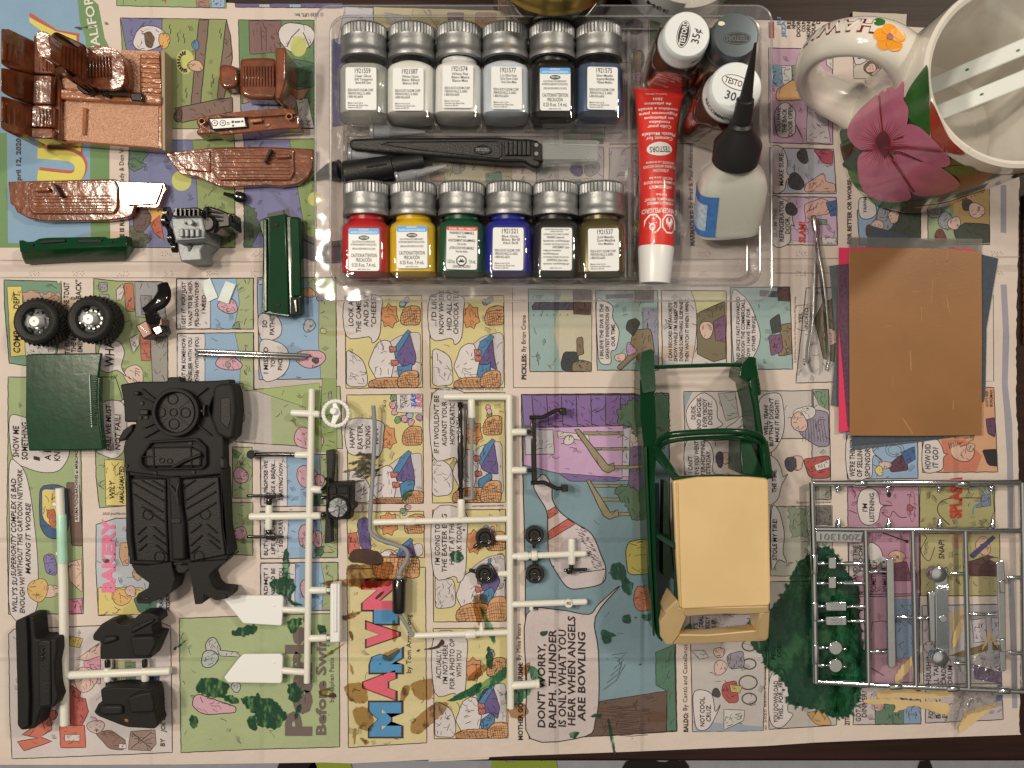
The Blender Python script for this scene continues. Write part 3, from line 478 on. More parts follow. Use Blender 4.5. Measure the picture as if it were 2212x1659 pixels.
# ---- basket strips
def basket(p_, x, y, w, h, seed=0):
    p_.F([(x, y+h), (x+w*.02, y+h*.45), (x+w*.25, y+h*.1), (x+w*.6, y), (x+w, y+h*.05), (x+w, y+h)], (226, 152, 86), 5, 40)
    for k in range(1, 8): p_.L('%d,%d %d,%d' % (x+w*k/9, y+h*.25, x+w*min(1, k/9+.10), y+h), 3, (110, 66, 40))
    for k in range(1, 6): p_.L('%d,%d %d,%d %d,%d' % (x+w*.03, y+h*(.3+k*.12), x+w*.45, y+h*(.12+k*.14), x+w*.99, y+h*(.12+k*.15)), 3, (110, 66, 40))
EZ = random.Random(17)
def easter(c, r, x0, y0, x1, y1, by, lines, extra=True):
    p_ = pb(c, r, '%d,%d %d,%d %d,%d %d,%d' % (x0, y0, x1, y0-6, x1+8, y1, x0+10, y1+6), (222, 196, 114))
    w = x1-x0; jx = [EZ.uniform(-.035, .035) for _ in range(12)]; jy = [EZ.uniform(-34, 34) for _ in range(12)]
    X = lambda f, k=0: min(x1-4, max(x0+8, x0+w*(f+jx[k]))); Y = lambda f, k=0: min(y1-8, max(y0+8, by+f+jy[k]))
    p_.F([(X(.45), Y(330)), (X(.7), Y(200)), (X(.98), Y(160)), (X(1.0), Y(640)), (X(.5), Y(640))], (206, 186, 172), 4, 60)
    for k in range(4): x, y = X(.80, k)-EZ.uniform(0, 40), Y(-70, k+2)-EZ.uniform(0, 60); p_.E(x, y, 24, 24, EZ.choice(((120, 160, 92), PINK, MAUVE, (150, 170, 190))), 4, 9)
    p_.F([(X(.6, 1), Y(330, 1)), (X(.70, 1), Y(240, 2)), (X(.82, 1), Y(190, 1)), (X(.9, 2), Y(360, 3)), (X(.88, 1), Y(470, 1)), (X(.76, 3), Y(440, 2)), (X(.66, 1), Y(430, 1))], (106, 84, 136), 5, 20)
    p_.F([(X(.6, 1), Y(340, 1)), (X(.72, 2), Y(220, 1)), (X(.8, 1), Y(160, 1)), (X(.84, 1), Y(180, 1)), (X(.64, 1), Y(400, 1))], BLU, 4)
    p_.F([(X(.66, 4), Y(470, 4)), (X(.78, 5), Y(430, 5)), (X(.86, 4), Y(440, 4)), (X(.84, 4), Y(560, 5)), (X(.70, 4), Y(620, 4))], BLU, 5, 20)
    cx, cy_ = X(.57, 6), Y(60, 6); p_.F([(cx+w*(.10+.035*(i % 2))*math.cos(i*.42), cy_+(84+26*(i % 2))*math.sin(i*.42)) for i in range(15)], (226, 138, 72), 5)
    p_.F([(X(.02), Y(300, 7)), (X(.15, 7), Y(330, 8)), (X(.25, 7), Y(380, 7)), (X(.32, 8), Y(480, 7)), (X(.3), Y(620, 7)), (X(.02), Y(640, 7))], (214, 192, 176), 5, 50)
    p_.F([(X(.4), Y(300, 9)), (X(.5), Y(262, 9)), (X(.58), Y(270, 9)), (X(.66), Y(400, 9)), (X(.6), Y(600, 9)), (X(.42), Y(620, 9)), (X(.3), Y(470, 9))], (220, 198, 182), 5, 30)
    for k in (9, 10):
        cx, cy_ = X(.63, k), Y(340+80*(k-9), k); p_.F([(cx-w*.05, cy_-26), (cx+w*.05, cy_-16), (cx+w*.055, cy_+20), (cx-w*.04, cy_+34)], (206, 84, 84), 4, 16)
        for d_ in range(3): p_.E(cx-18+d_*17, cy_-6+12*(d_ % 2), 7, 7, (150, 160, 90), 0, 8)
    basket(p_, X(.72), by-60, w*.26, 170); basket(p_, X(.3), by+560, w*.45, min(240, y1-by-560)); basket(p_, X(.70, 11), by+500, w*.28, min(280, y1-by-500))
    if lines:
        ys = [l[2] for l in lines]; ye = [l[3] for l in lines]; xm = max(l[1] for l in lines)+30
        p_.B([(x0+12, max(y0+4, min(ye)-30)), (xm, max(y0+2, min(ye)-20)), (xm+14, (min(ye)+max(ys))/2), (xm, max(ys)+20), (xm-60, max(ys)+90), (xm-90, max(ys)+36), (x0+14, max(ys)+30)], sm=4)
    for t, x, a, b2 in lines: p_.T(t, x, a, b2, 44)
    return p_
easter(1, 1, 768, 900, 1432, 1690, 1040, [('LOOK AT', 842, 1160, 905), ('THE CAMERA', 908, 1215, 880), ('AND SAY', 972, 1165, 880), ('"CHEESE"', 1038, 1165, 880)]).done()
easter(1, 1, 1498, 900, 2140, 1690, 1040, [("...I'D LIKE", 1558, 1160, 880), ('KNOW WHERE', 1622, 1230, 850), ('HID ALL OF', 1690, 1195, 850), ('CHOCOLATE E', 1748, 1228, 850)]).done()
p = easter(1, 2, 785, 95, 1440, 1030, 420, [('HAPPY', 852, 552, 372), ('EASTER,', 920, 565, 345), ('YOUNG', 988, 560, 362), ('MAN', 1056, 520, 385)])
for k, (x, y, cc) in enumerate(((1190, 120, (120, 160, 92)), (1180, 180, PINK), (1200, 240, PINK), (1225, 310, (120, 160, 92)), (1285, 300, PINK), (1330, 270, (150, 170, 190)), (1340, 330, PINK), (1410, 290, MAUVE))): p.E(x, y, 30, 30, cc, 4, 10)
p.F('1215,88 1440,86 1440,250 1218,246', WHT, 4); p.T('PICTUR', 1275, 198, 92, 30); p.T('WITH', 1308, 175, 95, 30); p.T('EAS', 1385, 195, 88, 44, (60, 96, 168), .04); p.T('BUN', 1430, 200, 90, 40, (200, 90, 130), .04); p.T('4-12', 1125, 200, 138, 24); p.done()
easter(1, 2, 1515, 78, 2150, 1022, 330, [("IF IT WOULDN'T BE", 1580, 598, 98), ('AGAINST YOUR', 1648, 538, 150), ('HOPPYCRATIC', 1716, 522, 160), ('OATH...', 1775, 440, 250)]).done()
easter(1, 2, 785, 1106, 1448, 1500, 1180, []).done()
easter(1, 2, 1525, 1090, 2155, 2050, 1330, [("I'M GOING TO", 1588, 1562, 1212), ('THE EASTER EGG', 1648, 1625, 1120), ('HUNT AT THE', 1712, 1560, 1190), ('PARK TODAY', 1776, 1520, 1190)]).done()
p = Panel(1, 2, 'copyright_line'); p.H('© 2020 by North America Syndicate, Inc. World rights reserved.', 2135, 34, 1545, 42, 20, (96, 82, 76), 0); p.H('www.marvincomics.com', 2140, 1042, 1868, 1048, 22, (96, 82, 76), 0); p.done()
p = Panel(1, 2); p.F('785,1440 1462,1440 1460,1590 786,1640', (216, 190, 118), 0); p.F('790,1290 870,1280 900,1440 800,1470', (222, 104, 74), 4); p.F('870,1180 960,1140 1000,1440 900,1420', (106, 84, 136), 4, 40); p.done()
p = Panel(1, 3, 'title_panel'); p.F('786,-60 1464,-75 1476,1440 800,1482', (220, 194, 122), 6)
INKL = (70, 56, 52); lets = (('M', 1240, 1395, 1080, (84, 136, 168)), ('A', 1190, 1075, 800, (214, 96, 106)), ('R', 1245, 842, 610, (84, 136, 168)), ('V', 1215, 620, 385, (214, 96, 106)), ('I', 1215, 420, 280, (84, 136, 168)), ('N', 1180, 300, 30, (214, 96, 106)))
for t, x, y0, y1, cc in lets: p.T(t, x+4, y0+6, y1-6, 262 if t != 'I' else 200, INKL, .085, 0)

for b_ in p.t: b_.v = [(v[0], v[1], v[2]-1e-5) for v in b_.v]
for t, x, y0, y1, cc in lets: p.T(t, x-10, y0-10, y1+10, 238 if t != 'I' else 178, cc, .075, 0)
p.T('by Tom Armstrong', 1340, 838, 330, 44, (84, 70, 62), .01, 0); p.done()
p = easter(1, 3, 1530, 455, 2170, 1400, 760, [('ACTUALLY,', 1600, 888, 635), ("I'M NOT HERE", 1655, 930, 590), ('FOR A PHOTO OP', 1715, 976, 540), ('WITH YOU', 1775, 870, 640)]); p.done()
# ---- bowling panel
p = Panel(2, 2); p.F('80,92 1355,80 1362,1200 1400,1659 1425,3000 800,3040 150,3066 118,2600 115,1659 95,800', (120, 146, 146), 8)
p.F('85,95 1200,84 1120,220 1000,380 100,365', (132, 98, 148), 5)
for k in range(7): p.F('%d,96 %d,94 %d,385 %d,345' % (170+k*128, 300+k*128, 320+k*124, 190+k*124), (128+k % 2*10, 92, 146), 6)
p.F('100,380 960,360 1010,830 820,840 380,770 100,700', (204, 148, 178), 5); p.F('400,770 960,810 900,840 500,840', (128, 94, 146), 4); p.F('108,395 355,395 365,605 115,610', (190, 176, 170), 5); p.F('390,410 660,440 668,490 395,465', (214, 190, 172), 4); p.E(492, 485, 44, 42, (214, 194, 176), 5)
p.F('960,385 1020,375 1010,800 950,800', (190, 178, 172), 4); p.F('1020,540 1130,545 1100,925 1005,920', (118, 96, 124), 4); p.F('1020,375 1100,360 1150,520 1020,545', (196, 172, 160), 3)
for st in ('615,412 960,412 965,440 615,440', '700,550 1005,548 1008,572 700,572', '880,705 1130,702 1132,732 880,732', '690,865 990,870 992,895 690,890', '760,985 1125,980 1125,1012 765,1012', '900,1108 1150,1108 1150,1138 900,1138'): p.F(st, (156, 140, 92), 4)
for st in ('540,395 580,390 830,700 880,680 888,740 830,770 780,745', '640,830 672,828 850,1110 915,1085 922,1140 840,1170 790,1140'): p.F(st, (158, 138, 92), 6)
p.F('910,240 1040,120 1090,90 1350,92 1355,460 1290,560 1150,520 1060,460 1040,380 920,330', (96, 122, 84), 5, 0, 26); p.F('890,920 1000,860 1130,1000 1140,1190 1060,1180 960,1010', (96, 122, 84), 5, 0, 20); p.F('1255,150 1345,140 1350,360 1270,350', (84, 124, 84), 0)
p.B('190,870 270,780 340,880 350,1000 420,1110 560,1210 690,1300 770,1480 810,1600 780,1720 600,1765 480,1755 380,1620 320,1500 310,1300 300,1100 220,960', (206, 180, 168), 7)
p.F('300,1100 370,1060 400,1110 318,1165', (206, 92, 74), 5); p.F('318,1270 480,1165 545,1210 320,1345', (206, 92, 74), 5); p.L('580,1630 810,1600 780,1720', 6)
rg = random.Random(5)
for k in range(70): x, y = 600+k*2.6+rg.uniform(-70, 5), 1220+k*5.4; p.L('%d,%d %d,%d' % (x, y, x+22, y+8), 4)
p.F('760,2740 1340,2650 1330,3000 640,3048', (112, 82, 64), 5); rg = random.Random(9)
for k in range(24): y = 2780+k*11; x = 720+rg.uniform(0, 260); p.L('%d,%d %d,%d %d,%d' % (x, y, x+120, y+8, x+260, y-4), 4, (84, 58, 46))
p.F('1240,2320 1400,2250 1420,2990 1335,3000 1340,2650 1245,2600', (84, 124, 90), 4); p.F('980,1430 1010,1360 1180,1330 1190,1640 1000,1650', (196, 170, 66), 6, 50); p.E(1120, 1860, 70, 110, (206, 110, 70), 5)
p.B('125,1990 400,1950 660,1990 750,1900 930,1745 720,2010 745,2300 750,2700 720,2900 640,3040 160,3062 130,2600', (206, 180, 162), 7, 4)
for t, x, y0, y1 in (("DON'T WORRY,", 285, 2968, 2245), ('RALPH. THUNDER', 380, 2972, 2120), ('IS ONLY WHAT YOU', 465, 2962, 2118), ('HEAR WHEN ANGELS', 545, 2950, 2005), ('ARE BOWLING', 632, 2915, 2140)): p.T(t, x, y0, y1, 66, bold=.03)
for k in range(5): p.L('%d,%d %d,%d %d,%d' % (790+k*30, 2640-k*60, 900+k*22, 2560-k*60, 980-k*30, 2420-k*20), 4, (80, 84, 84))
p.done()
p = Panel(2, 3, 'strip_title'); p.T('MOTHER GOOSE & GRIMM:', 92, 1416, 745, 40, (66, 54, 50), .035, 0); p.T('By Mike Peters', 75, 725, 410, 38, (66, 54, 50), 0, 0); p.T('BALDO:', 1520, 1346, 1180, 40, (66, 54, 50), .035, 0); p.T('By Cantú and Castellanos', 1512, 1160, 590, 38, (66, 54, 50), 0, 0); p.done()
p = Panel(2, 1, 'strip_title'); p.T('PICKLES:', 122, 1620, 1400, 40, (66, 54, 50), .035, 0); p.T('By Brian Crane', 118, 1378, 1065, 38, (66, 54, 50), 0, 0); p.T('MARMADUKE:', 1575, 465, 155, 40, (66, 54, 50), .035, 0); p.T('By Brad & Paul Anderson', 1560, 138, -415, 38, (66, 54, 50), 0, 0); p.L('4,830 12,1690', 4); p.L('12,1690 1120,1690', 4); p.done()
# ---- armchair strip
def chairpanel(st, x, lines, wallc=(150, 172, 156)):
    p_ = pb(2, 1, st, wallc); return p_
p = chairpanel('140,838 690,850 686,1552 155,1552', 0, None); p.F('430,850 688,850 686,1550 440,1550 360,1200', (200, 184, 140), 0); p.F('528,840 684,845 680,1060 530,1056', (112, 76, 66), 4); p.F('170,985 200,955 528,955 528,1018 180,1018', (98, 90, 98), 4); p.F('420,1480 450,1380 560,1380 580,1440 540,1550 440,1550', (70, 70, 66), 5, 30); p.F('520,1480 590,1450 686,1470 686,1550 520,1550', (142, 118, 82), 5, 20); p.F('560,1260 610,1250 620,1400 560,1420', (142, 112, 72), 5, 20)
for k in range(6): p.L('%d,1055 %d,1068' % (190+k*58, 182+k*58), 4)
p.done()
p = chairpanel('722,850 1258,850 1266,1540 736,1540', 0, None); p.F('1060,850 1225,850 1225,952 1058,950', (112, 76, 66), 4); p.F('810,890 1050,880 1050,915 810,920', (98, 90, 98), 3); p.F('1130,1000 1262,1000 1264,1500 1130,1440', (146, 140, 146), 3); p.F('1050,1190 1200,1180 1235,1400 1060,1430 940,1540 900,1520 1000,1420', (142, 118, 82), 5, 30); p.F('980,1180 1000,1110 1070,1090 1110,1130 1050,1250', (70, 74, 66), 5, 20); p.F('1000,1290 1050,1330 1080,1380 1000,1420 985,1350', MAUVE, 4, 20); p.E(935, 1430, 44, 40, SKIN, 4)
p.B('730,945 800,945 870,990 870,1090 925,1200 900,1350 855,1380 850,1480 760,1470 738,1300'); p.T('I BELIEVE THE DVR IS THE', 788, 1442, 965, 32); p.T('GREATEST INVENTION OF', 838, 1442, 985, 32); p.T('OUR TIME.', 888, 1332, 1138, 32); p.done()
p = chairpanel('1290,850 1850,855 1852,1500 1300,1510', 0, None, (210, 188, 170)); p.F('1560,860 1846,860 1846,960 1600,1060', (220, 206, 130), 0); p.F('1595,1050 1840,940 1848,1440 1740,1468 1600,1400', (132, 112, 76), 5); p.F('1740,1120 1845,1060 1845,1300 1760,1280', (132, 84, 108), 4); p.E(1680, 1190, 66, 70, SKIN, 5)
for t, x, y0, y1 in (('I CAN RECORD MY FAVORITE', 1382, 1455, 955), ("SHOW WHILE I'M ASLEEP OR", 1428, 1462, 945), ('DOING SOMETHING ELSE AND', 1476, 1462, 935), ('THEN WATCH IT WHEN I WANT.', 1526, 1468, 920)): p.T(t, x, y0, y1, 32)
p.L('1545,850 1590,1000 1590,1250 1550,1500', 4, sm=5); p.done()
p = chairpanel('1885,825 2400,820 2425,1530 1900,1535', 0, None); p.F('2295,820 2400,820 2402,945 2296,940', (112, 76, 66), 4); p.F('2140,850 2290,860 2290,910 2140,900', (98, 90, 98), 3); p.B('1900,890 1990,890 2060,980 2110,1100 2145,1250 2100,1400 2010,1500 1920,1490'); p.F('2320,1150 2412,1130 2420,1400 2300,1420', (142, 118, 82), 5, 20); p.F('2225,1110 2310,1050 2330,1200 2250,1230', (76, 78, 68), 4, 20); p.F('2215,1240 2330,1230 2340,1370 2240,1420', (132, 84, 108), 4, 20)
for t, x, y0, y1 in (('AND SINCE I FAST-FORWARDED', 1968, 1472, 905), ('THROUGH THE COMMERCIALS,', 2010, 1472, 925), ('NOW I HAVE TIME FOR', 2056, 1455, 1005), ('OTHER THINGS.', 2102, 1375, 1065)): p.T(t, x, y0, y1, 32)
p.done()
p = pb(3, 1, '330,830 600,825 640,1640 240,1650', (206, 186, 164)); p.F('400,1100 470,960 610,900 615,1480 480,1440', (128, 108, 76), 4); p.E(545, 1250, 60, 80, SKIN, 5); p.T('YES,', 295, 1130, 1040, 34); p.T('INDEED', 345, 1180, 1000, 34); p.T('4/12', 322, 1500, 1440, 22); p.T('© 2020 Brian Crane, dist. by Washington Post Writers Group', 240, 1475, 905, 18, (96, 82, 76), 0, 0); p.L('60,700 540,700', 4); p.L('240,1000 250,980 345,975', 4); p.L('250,1180 300,1200 340,1190', 4); p.done()
# ---- bicycle strip
p = pb(2, 2, '1485,65 2600,58 2610,470 1495,480', (200, 178, 158)); p.F('1490,70 1560,68 1510,180 1492,250', (140, 152, 148), 0); p.B('1640,78 1760,150 1775,290 1820,350 1740,390 1640,415 1530,380 1510,220'); p.F('1780,80 1930,70 1960,280 1850,320', (170, 160, 140), 4); p.F('1840,380 1930,330 1960,290 2050,240 2050,290 1970,380 1960,400', (206, 186, 170), 4, 20)
for t, x, y0, y1 in (('DUDE,', 1584, 306, 185), ('NO BIGGIE.', 1632, 386, 112), ('EVERYBODY', 1682, 372, 125), ('DOES IT.', 1728, 352, 148)): p.T(t, x, y0, y1, 38)
p.B('2150,120 2300,80 2345,200 2345,420 2260,575 2180,560 2130,300'); p.T('WELL, YEAH!', 2212, 440, 180, 36); p.T("BUT THAT DOESN'T", 2258, 536, 118, 36); p.T('MAKE IT RIGHT!', 2306, 502, 142, 36); p.done()
p = pb(3, 2, '380,48 525,46 545,1000 380,1000', (196, 176, 158)); p.F('385,60 522,52 522,230 440,180', (120, 146, 104), 3); p.F('250,350 400,220 520,240 530,540 420,540 280,440', (150, 132, 142), 5, 40)
for k in range(9): p.L('%d,%d %d,%d' % (300+k*22, 290+k*3, 300+k*26, 500), 3)
p.E(320, 250, 90, 60, (216, 194, 178), 4); p.E(270, 330, 70, 84, SKIN, 5); p.F('300,650 530,615 540,815 360,815', RED, 5, 40); p.F('400,700 530,650 530,720 420,750', (216, 194, 178), 3); p.E(250, 680, 60, 60, SKIN, 4); p.E(195, 690, 46, 70, (84, 78, 86), 4); p.done()
p = pb(2, 2, '1490,490 2240,480 2240,1300 1500,1300', (200, 178, 158))
p.B('1505,500 1690,500 1740,620 1730,740 1750,790 1600,800 1500,790', sm=4); p.F('1890,600 1970,560 2000,760 1900,740', RED, 4, 20); p.E(1850, 640, 50, 56, SKIN, 4); p.E(1795, 650, 36, 66, (84, 70, 84), 4)
for t, x, y0, y1 in (("I CAN'T", 1558, 768, 622), ('BELIEVE YOU WENT', 1612, 850, 492), ('AFTER-HOPPING', 1666, 850, 492), ('YESTERDAY.', 1712, 830, 572)): p.T(t, x, y0, y1, 38)
p.done()
p = Panel(3, 2); p.B('-10,650 60,640 110,720 130,800 170,780 120,870 80,1000 -10,1020'); p.T('THE TIME.', 72, 936, 738, 38); p.F('20,1060 555,1050 555,1500 480,1659 20,1659', (190, 178, 148), 5); p.B('30,1090 90,1090 140,1280 130,1450 160,1540 90,1520 30,1590'); p.T('STOLE MY TIRE!', 76, 1522, 1168, 38); p.F('170,1070 350,1070 350,1320 200,1330', (150, 156, 118), 3, 0, 14); p.F('400,1060 545,1056 548,1220 410,1215', (120, 108, 96), 3); p.H('www.baldocomics.com/blog', 545, 1012, 245, 1018, 22, (96, 82, 76), 0); p.F('410,890 540,890 540,1000 410,985', (160, 152, 124), 3); p.done()
p = pb(2, 3, '1540,340 2210,330 2170,1335 1560,1345', (196, 176, 156)); p.F('1560,340 2110,330 2100,480 1800,560 1560,560', (180, 160, 150), 3)
for t, x, y0, y1 in (("THAT'S", 1605, 560, 405), ('A BIG DEAL', 1652, 560, 345), ('EVERYBODY', 1706, 560, 350), ('DOES IT.', 1760, 540, 370), ): p.T(t, x, y0, y1, 38)
p.F('1560,1250 1590,1345 2165,1335 2160,1300', (150, 156, 164), 0); p.B('1570,1010 1650,985 1730,1030 1755,1170 1800,1110 1760,1210 1690,1320 1600,1320 1570,1180'); p.T('NOT COOL,', 1662, 1298, 1042, 40); p.T('CRUZ.', 1716, 1256, 1108, 40)
for x, y, r_ in ((2040, 920, 78), (2050, 1060, 62), (2050, 600, 62), (2050, 760, 58)): p.line([tuple(v) for v in arc(1106+x/4, 1244.25+y/4, r_/4, r_/5.2, 24)], 9, (84, 74, 70), True)
p.F('1820,930 1940,900 1960,1090 1870,1100 1810,1020', RED, 4, 30); p.F('1880,940 1990,950 1970,1010 1890,1000', (206, 176, 84), 4); p.F('1850,680 2000,640 2010,790 1880,810', (146, 132, 132), 4, 40); p.E(1790, 660, 54, 40, SKIN, 4); p.E(1800, 790, 60, 60, (216, 170, 150), 4); p.E(1765, 1010, 36, 40, (84, 74, 76), 3); p.F('1830,1150 2010,1160 2000,1250 1830,1330', (206, 190, 168), 4); p.F('1545,640 1620,720 1700,700 1660,640', (190, 176, 160), 4)
p.L('2080,880 2110,880', 3); p.H('© 2020 Baldo Partnership', 2200, 1330, 2190, 700, 20, (96, 82, 76), 0); p.done()
p = pb(3, 3, '8,330 20,50 590,40 592,1288 8,1326', (190, 172, 150)); p.B('15,890 120,800 180,980 170,1160 215,1200 110,1310 15,1240'); p.T('YOU DOWNLOAD', 85, 1265, 905, 40); p.T('THIS... FOR', 128, 1240, 1000, 40); p.T('FREE?', 128, 960, 860, 40); p.T('PERSON', 62, 720, 510, 36); p.T('DOESN', 112, 700, 540, 36); p.F('320,1180 480,1160 560,1290 420,1290', (206, 150, 82), 4, 40); p.done()
# ---- right-hand strips
p = pb(3, 0, '5,415 558,425 560,1250 10,1232', (200, 146, 160)); p.F('8,560 120,566 124,750 10,745', (130, 158, 176), 3); p.F('120,566 205,570 206,760 124,750', (206, 190, 176), 4); p.F('205,565 330,565 330,690 215,700', (128, 138, 90), 3); p.F('275,700 490,720 500,860 340,800', (112, 104, 122), 4); p.F('70,780 210,690 260,700 320,660 330,700 300,800 460,850 490,960 300,860 200,870 70,870', (216, 150, 84), 5, 30); p.F('345,820 500,880 540,1240 330,1230', (206, 184, 172), 4)
p.B('150,885 235,960 235,1060 300,1200 240,1080 230,1150 150,1190 75,1150 65,960', sm=5); p.T('YOU HAVE', 106, 1142, 930, 38); p.T('THE BACK', 158, 1150, 940, 38); p.T('DOOR OPEN.', 210, 1180, 905, 38); p.done()
p = pb(3, 0, '10,1275 565,1290 590,1660 590,1674 15,1672', (182, 176, 176)); p.B('30,1290 120,1275 165,1380 165,1500 215,1510 160,1560 140,1640 40,1650'); p.T('MAKE SURE--', 132, 1606, 1290, 40); p.F('390,1290 560,1300 560,1420 470,1410', (198, 70, 84), 4, 20); p.E(300, 1350, 50, 60, (90, 76, 74), 4); p.F('310,1600 480,1490 500,1570 580,1590 585,1660 320,1660', (220, 160, 130), 4, 20); p.E(240, 1570, 66, 74, (84, 76, 74), 5); p.done()
p = pb(3, 1, '15,40 590,45 602,460 25,455', (216, 190, 172)); p.F('190,45 585,48 598,450 200,420', (204, 160, 176), 3); p.F('310,110 460,50 540,90 530,190 430,200 330,280', (222, 160, 132), 4, 30); p.F('500,90 595,70 598,200 540,210', (72, 100, 146), 4); p.B('30,60 120,60 190,110 215,260 230,300 195,290 185,440 40,450', sm=4); p.T('SLAM THE', 78, 390, 140, 34, (150, 130, 124)); p.T('REFRIGERATOR', 135, 430, 75, 40); p.T('DOOR.', 185, 362, 218, 40); p.T('SLAM!', 320, 440, 258, 58, (190, 66, 52), .04); p.E(200, 150, 50, 56, (90, 82, 80), 5); p.F('430,230 510,240 510,285 440,280', (124, 150, 110), 4); p.F('460,390 590,400 595,450 470,450', WHT, 4); p.done()
p = Panel(3, 1, 'strip_title'); p.T('FOR BETTER OR WORSE: B', 718, 450, -160, 36, (66, 54, 50), .035, 0); p.done()
p = Panel(3, 0, 'strip_title')
for t, x, y0, y1, cc in (('JU', 110, 226, 150, (92, 132, 160)), ('JEZA', 150, 325, 178, (92, 132, 160)), ('RE', 196, 248, 180, INK), ('NEW', 236, 248, 180, INK), ('DOOR', 278, 318, 180, INK), ('COUN', 322, 275, 180, INK), ('MORNI', 364, 342, 180, INK), ('FOUN', 408, 318, 180, INK), ('D', 448, 208, 180, INK)): p.T(t, x, y0, y1, 34, cc, .02, 0)
p.F('5,190 50,185 52,330 8,330', RED, 3); p.done()
p = pb(3, 1, '770,160 1320,-200 1318,455 790,455', (134, 160, 180)); p.F('950,150 1110,170 1318,120 1318,400 1000,380', (76, 80, 62), 5, 30); p.E(1010, 230, 70, 110, (150, 146, 146), 5); p.E(1085, 215, 50, 50, SKIN, 4); p.E(880, 340, 36, 56, (130, 66, 54), 4); p.E(940, 290, 60, 46, SKIN, 4); p.B('790,60 880,60 930,120 930,200 850,235 790,200'); p.T('YAWNN', 850, 180, 30, 30); p.done()
p = pb(3, 1, '1380,-160 1910,-160 1915,455 1382,455', (150, 160, 110)); p.F('1520,60 1910,-100 1912,300 1700,300', (190, 142, 76), 0); p.F('1600,330 1700,265 1912,280 1912,440 1640,440', (76, 80, 62), 5, 20); p.E(1540, 250, 70, 76, (150, 146, 146), 5); p.E(1610, 270, 52, 60, SKIN, 4); p.E(1490, 390, 50, 66, (130, 66, 54), 4); p.E(1720, 110, 50, 46, (80, 70, 64), 4); p.E(1800, 160, 66, 70, SKIN, 4); p.E(1440, 160, 60, 70, (168, 156, 146), 4); p.done()
p = Panel(3, 0); p.F('730,100 1200,120 1180,680 740,680', (206, 182, 150), 4); p.F('500,420 560,422 560,600 505,560', (214, 192, 172), 5); p.B('740,330 820,330 830,400 920,410 850,430 860,500 830,540 750,545'); p.T('HIC-CUP!', 800, 510, 350, 30); p.F('770,270 860,270 890,310 830,330', (150, 120, 90), 3); p.E(990, 400, 40, 44, (84, 66, 64), 4); p.F('1000,390 1090,420 1110,480 1030,480', (130, 138, 162), 4, 20); p.E(900, 590, 74, 60, (120, 96, 80), 4); p.E(890, 590, 44, 40, SKIN, 4); p.done()
p = pb(3, 2, '675,400 1292,400 1296,815 686,822', (142, 168, 188)); p.B('690,440 900,440 905,580 985,660 910,620 900,780 860,812 695,815', sm=4)
for t, x, y0, y1 in (("WE'RE THINKIN'", 748, 800, 452), ('OF SELLING', 812, 802, 540), ('SPONSORS', 880, 800, 530)): p.T(t, x, y0, y1, 46)
p.F('1040,700 1110,640 1190,600 1210,745 1060,760', (110, 64, 70), 5, 20); p.F('1150,590 1265,540 1275,650 1190,700', (70, 100, 146), 4); p.E(1010, 700, 50, 36, SKIN, 4); p.E(960, 750, 36, 40, (226, 196, 92), 4); p.line([tuple(v) for v in arc(1659+1095/4, 829.5+570/4, 14, 10, 18)], 4, (90, 90, 90), True); p.line([tuple(v) for v in arc(1659+1095/4, 829.5+570/4, 20, 15, 18)], 4, (90, 90, 90), True); p.done()
p = pb(3, 2, '1330,30 1950,30 1985,760 1335,764', (222, 150, 96)); p.F('1500,480 1700,480 1850,620 1800,755 1520,755', (216, 112, 76), 0); p.F('1850,570 1975,560 1985,715 1900,700', (56, 48, 48), 4, 20); p.E(1690, 600, 92, 76, (222, 160, 122), 5); p.E(1620, 570, 40, 66, (226, 172, 130), 0)
for k in range(7): p.L('%d,%d %d,%d' % (1570+k*14, 560-k*6, 1560+k*20, 510-k*2), 5)
p.E(1750, 545, 40, 34, (206, 160, 130), 4); p.F('1880,300 1960,290 1962,460 1900,430', (110, 66, 90), 4, 16); p.B('1345,500 1450,475 1500,540 1520,600 1550,605 1515,640 1500,740 1345,752'); p.T('HOW DID', 1402, 735, 518, 50); p.T('IT GO?', 1468, 722, 545, 50); p.T('4/12', 1862, 160, 110, 20); p.T('SCOTT AND', 1900, 195, 60, 22); p.T('BORGMAN', 1938, 195, 50, 26); p.done()
p = pb(3, 2, '688,890 1300,888 1306,1236 690,1238', (194, 128, 140)); p.B('770,1050 800,930 880,900 950,940 975,1040 1075,1050 980,1065 950,1180 870,1220 800,1180', sm=5); p.T("I'M", 855, 1102, 1030, 42); p.T('LISTENING.', 915, 1190, 932, 42); p.E(1225, 1070, 26, 30, RED, 4); p.line([tuple(v) for v in arc(1659+1245/4, 829.5+1060/4, 6, 33, 20)], 4, (110, 80, 90), True); p.L('985,1120 1050,1150 1080,1100 1140,1150 1200,1150', 5, sm=5); p.L('700,1090 770,1120', 5, sm=3); p.E(1045, 955, 20, 26, (36, 60, 40), 0); p.done()
p = pb(3, 2, '1312,890 1955,880 1962,1238 1310,1238', (176, 160, 92)); p.T('SPLASH', 1668, 1165, 805, 100, (180, 66, 52), .05, -.15); p.L('1570,1220 1480,1130 1470,1050 1560,990 1870,985', 6, sm=5); p.F('1850,960 1920,950 1925,1050 1790,1070 1840,1010', (112, 128, 150), 4)
for st in ('1870,950 1820,900 1750,895', '1890,950 1860,880', '1910,950 1900,890', '1840,1020 1780,1060 1770,1130'): p.L(st, 9, (112, 128, 150), 4)
p.L('1940,900 1955,1100 1920,1180', 4); p.done()
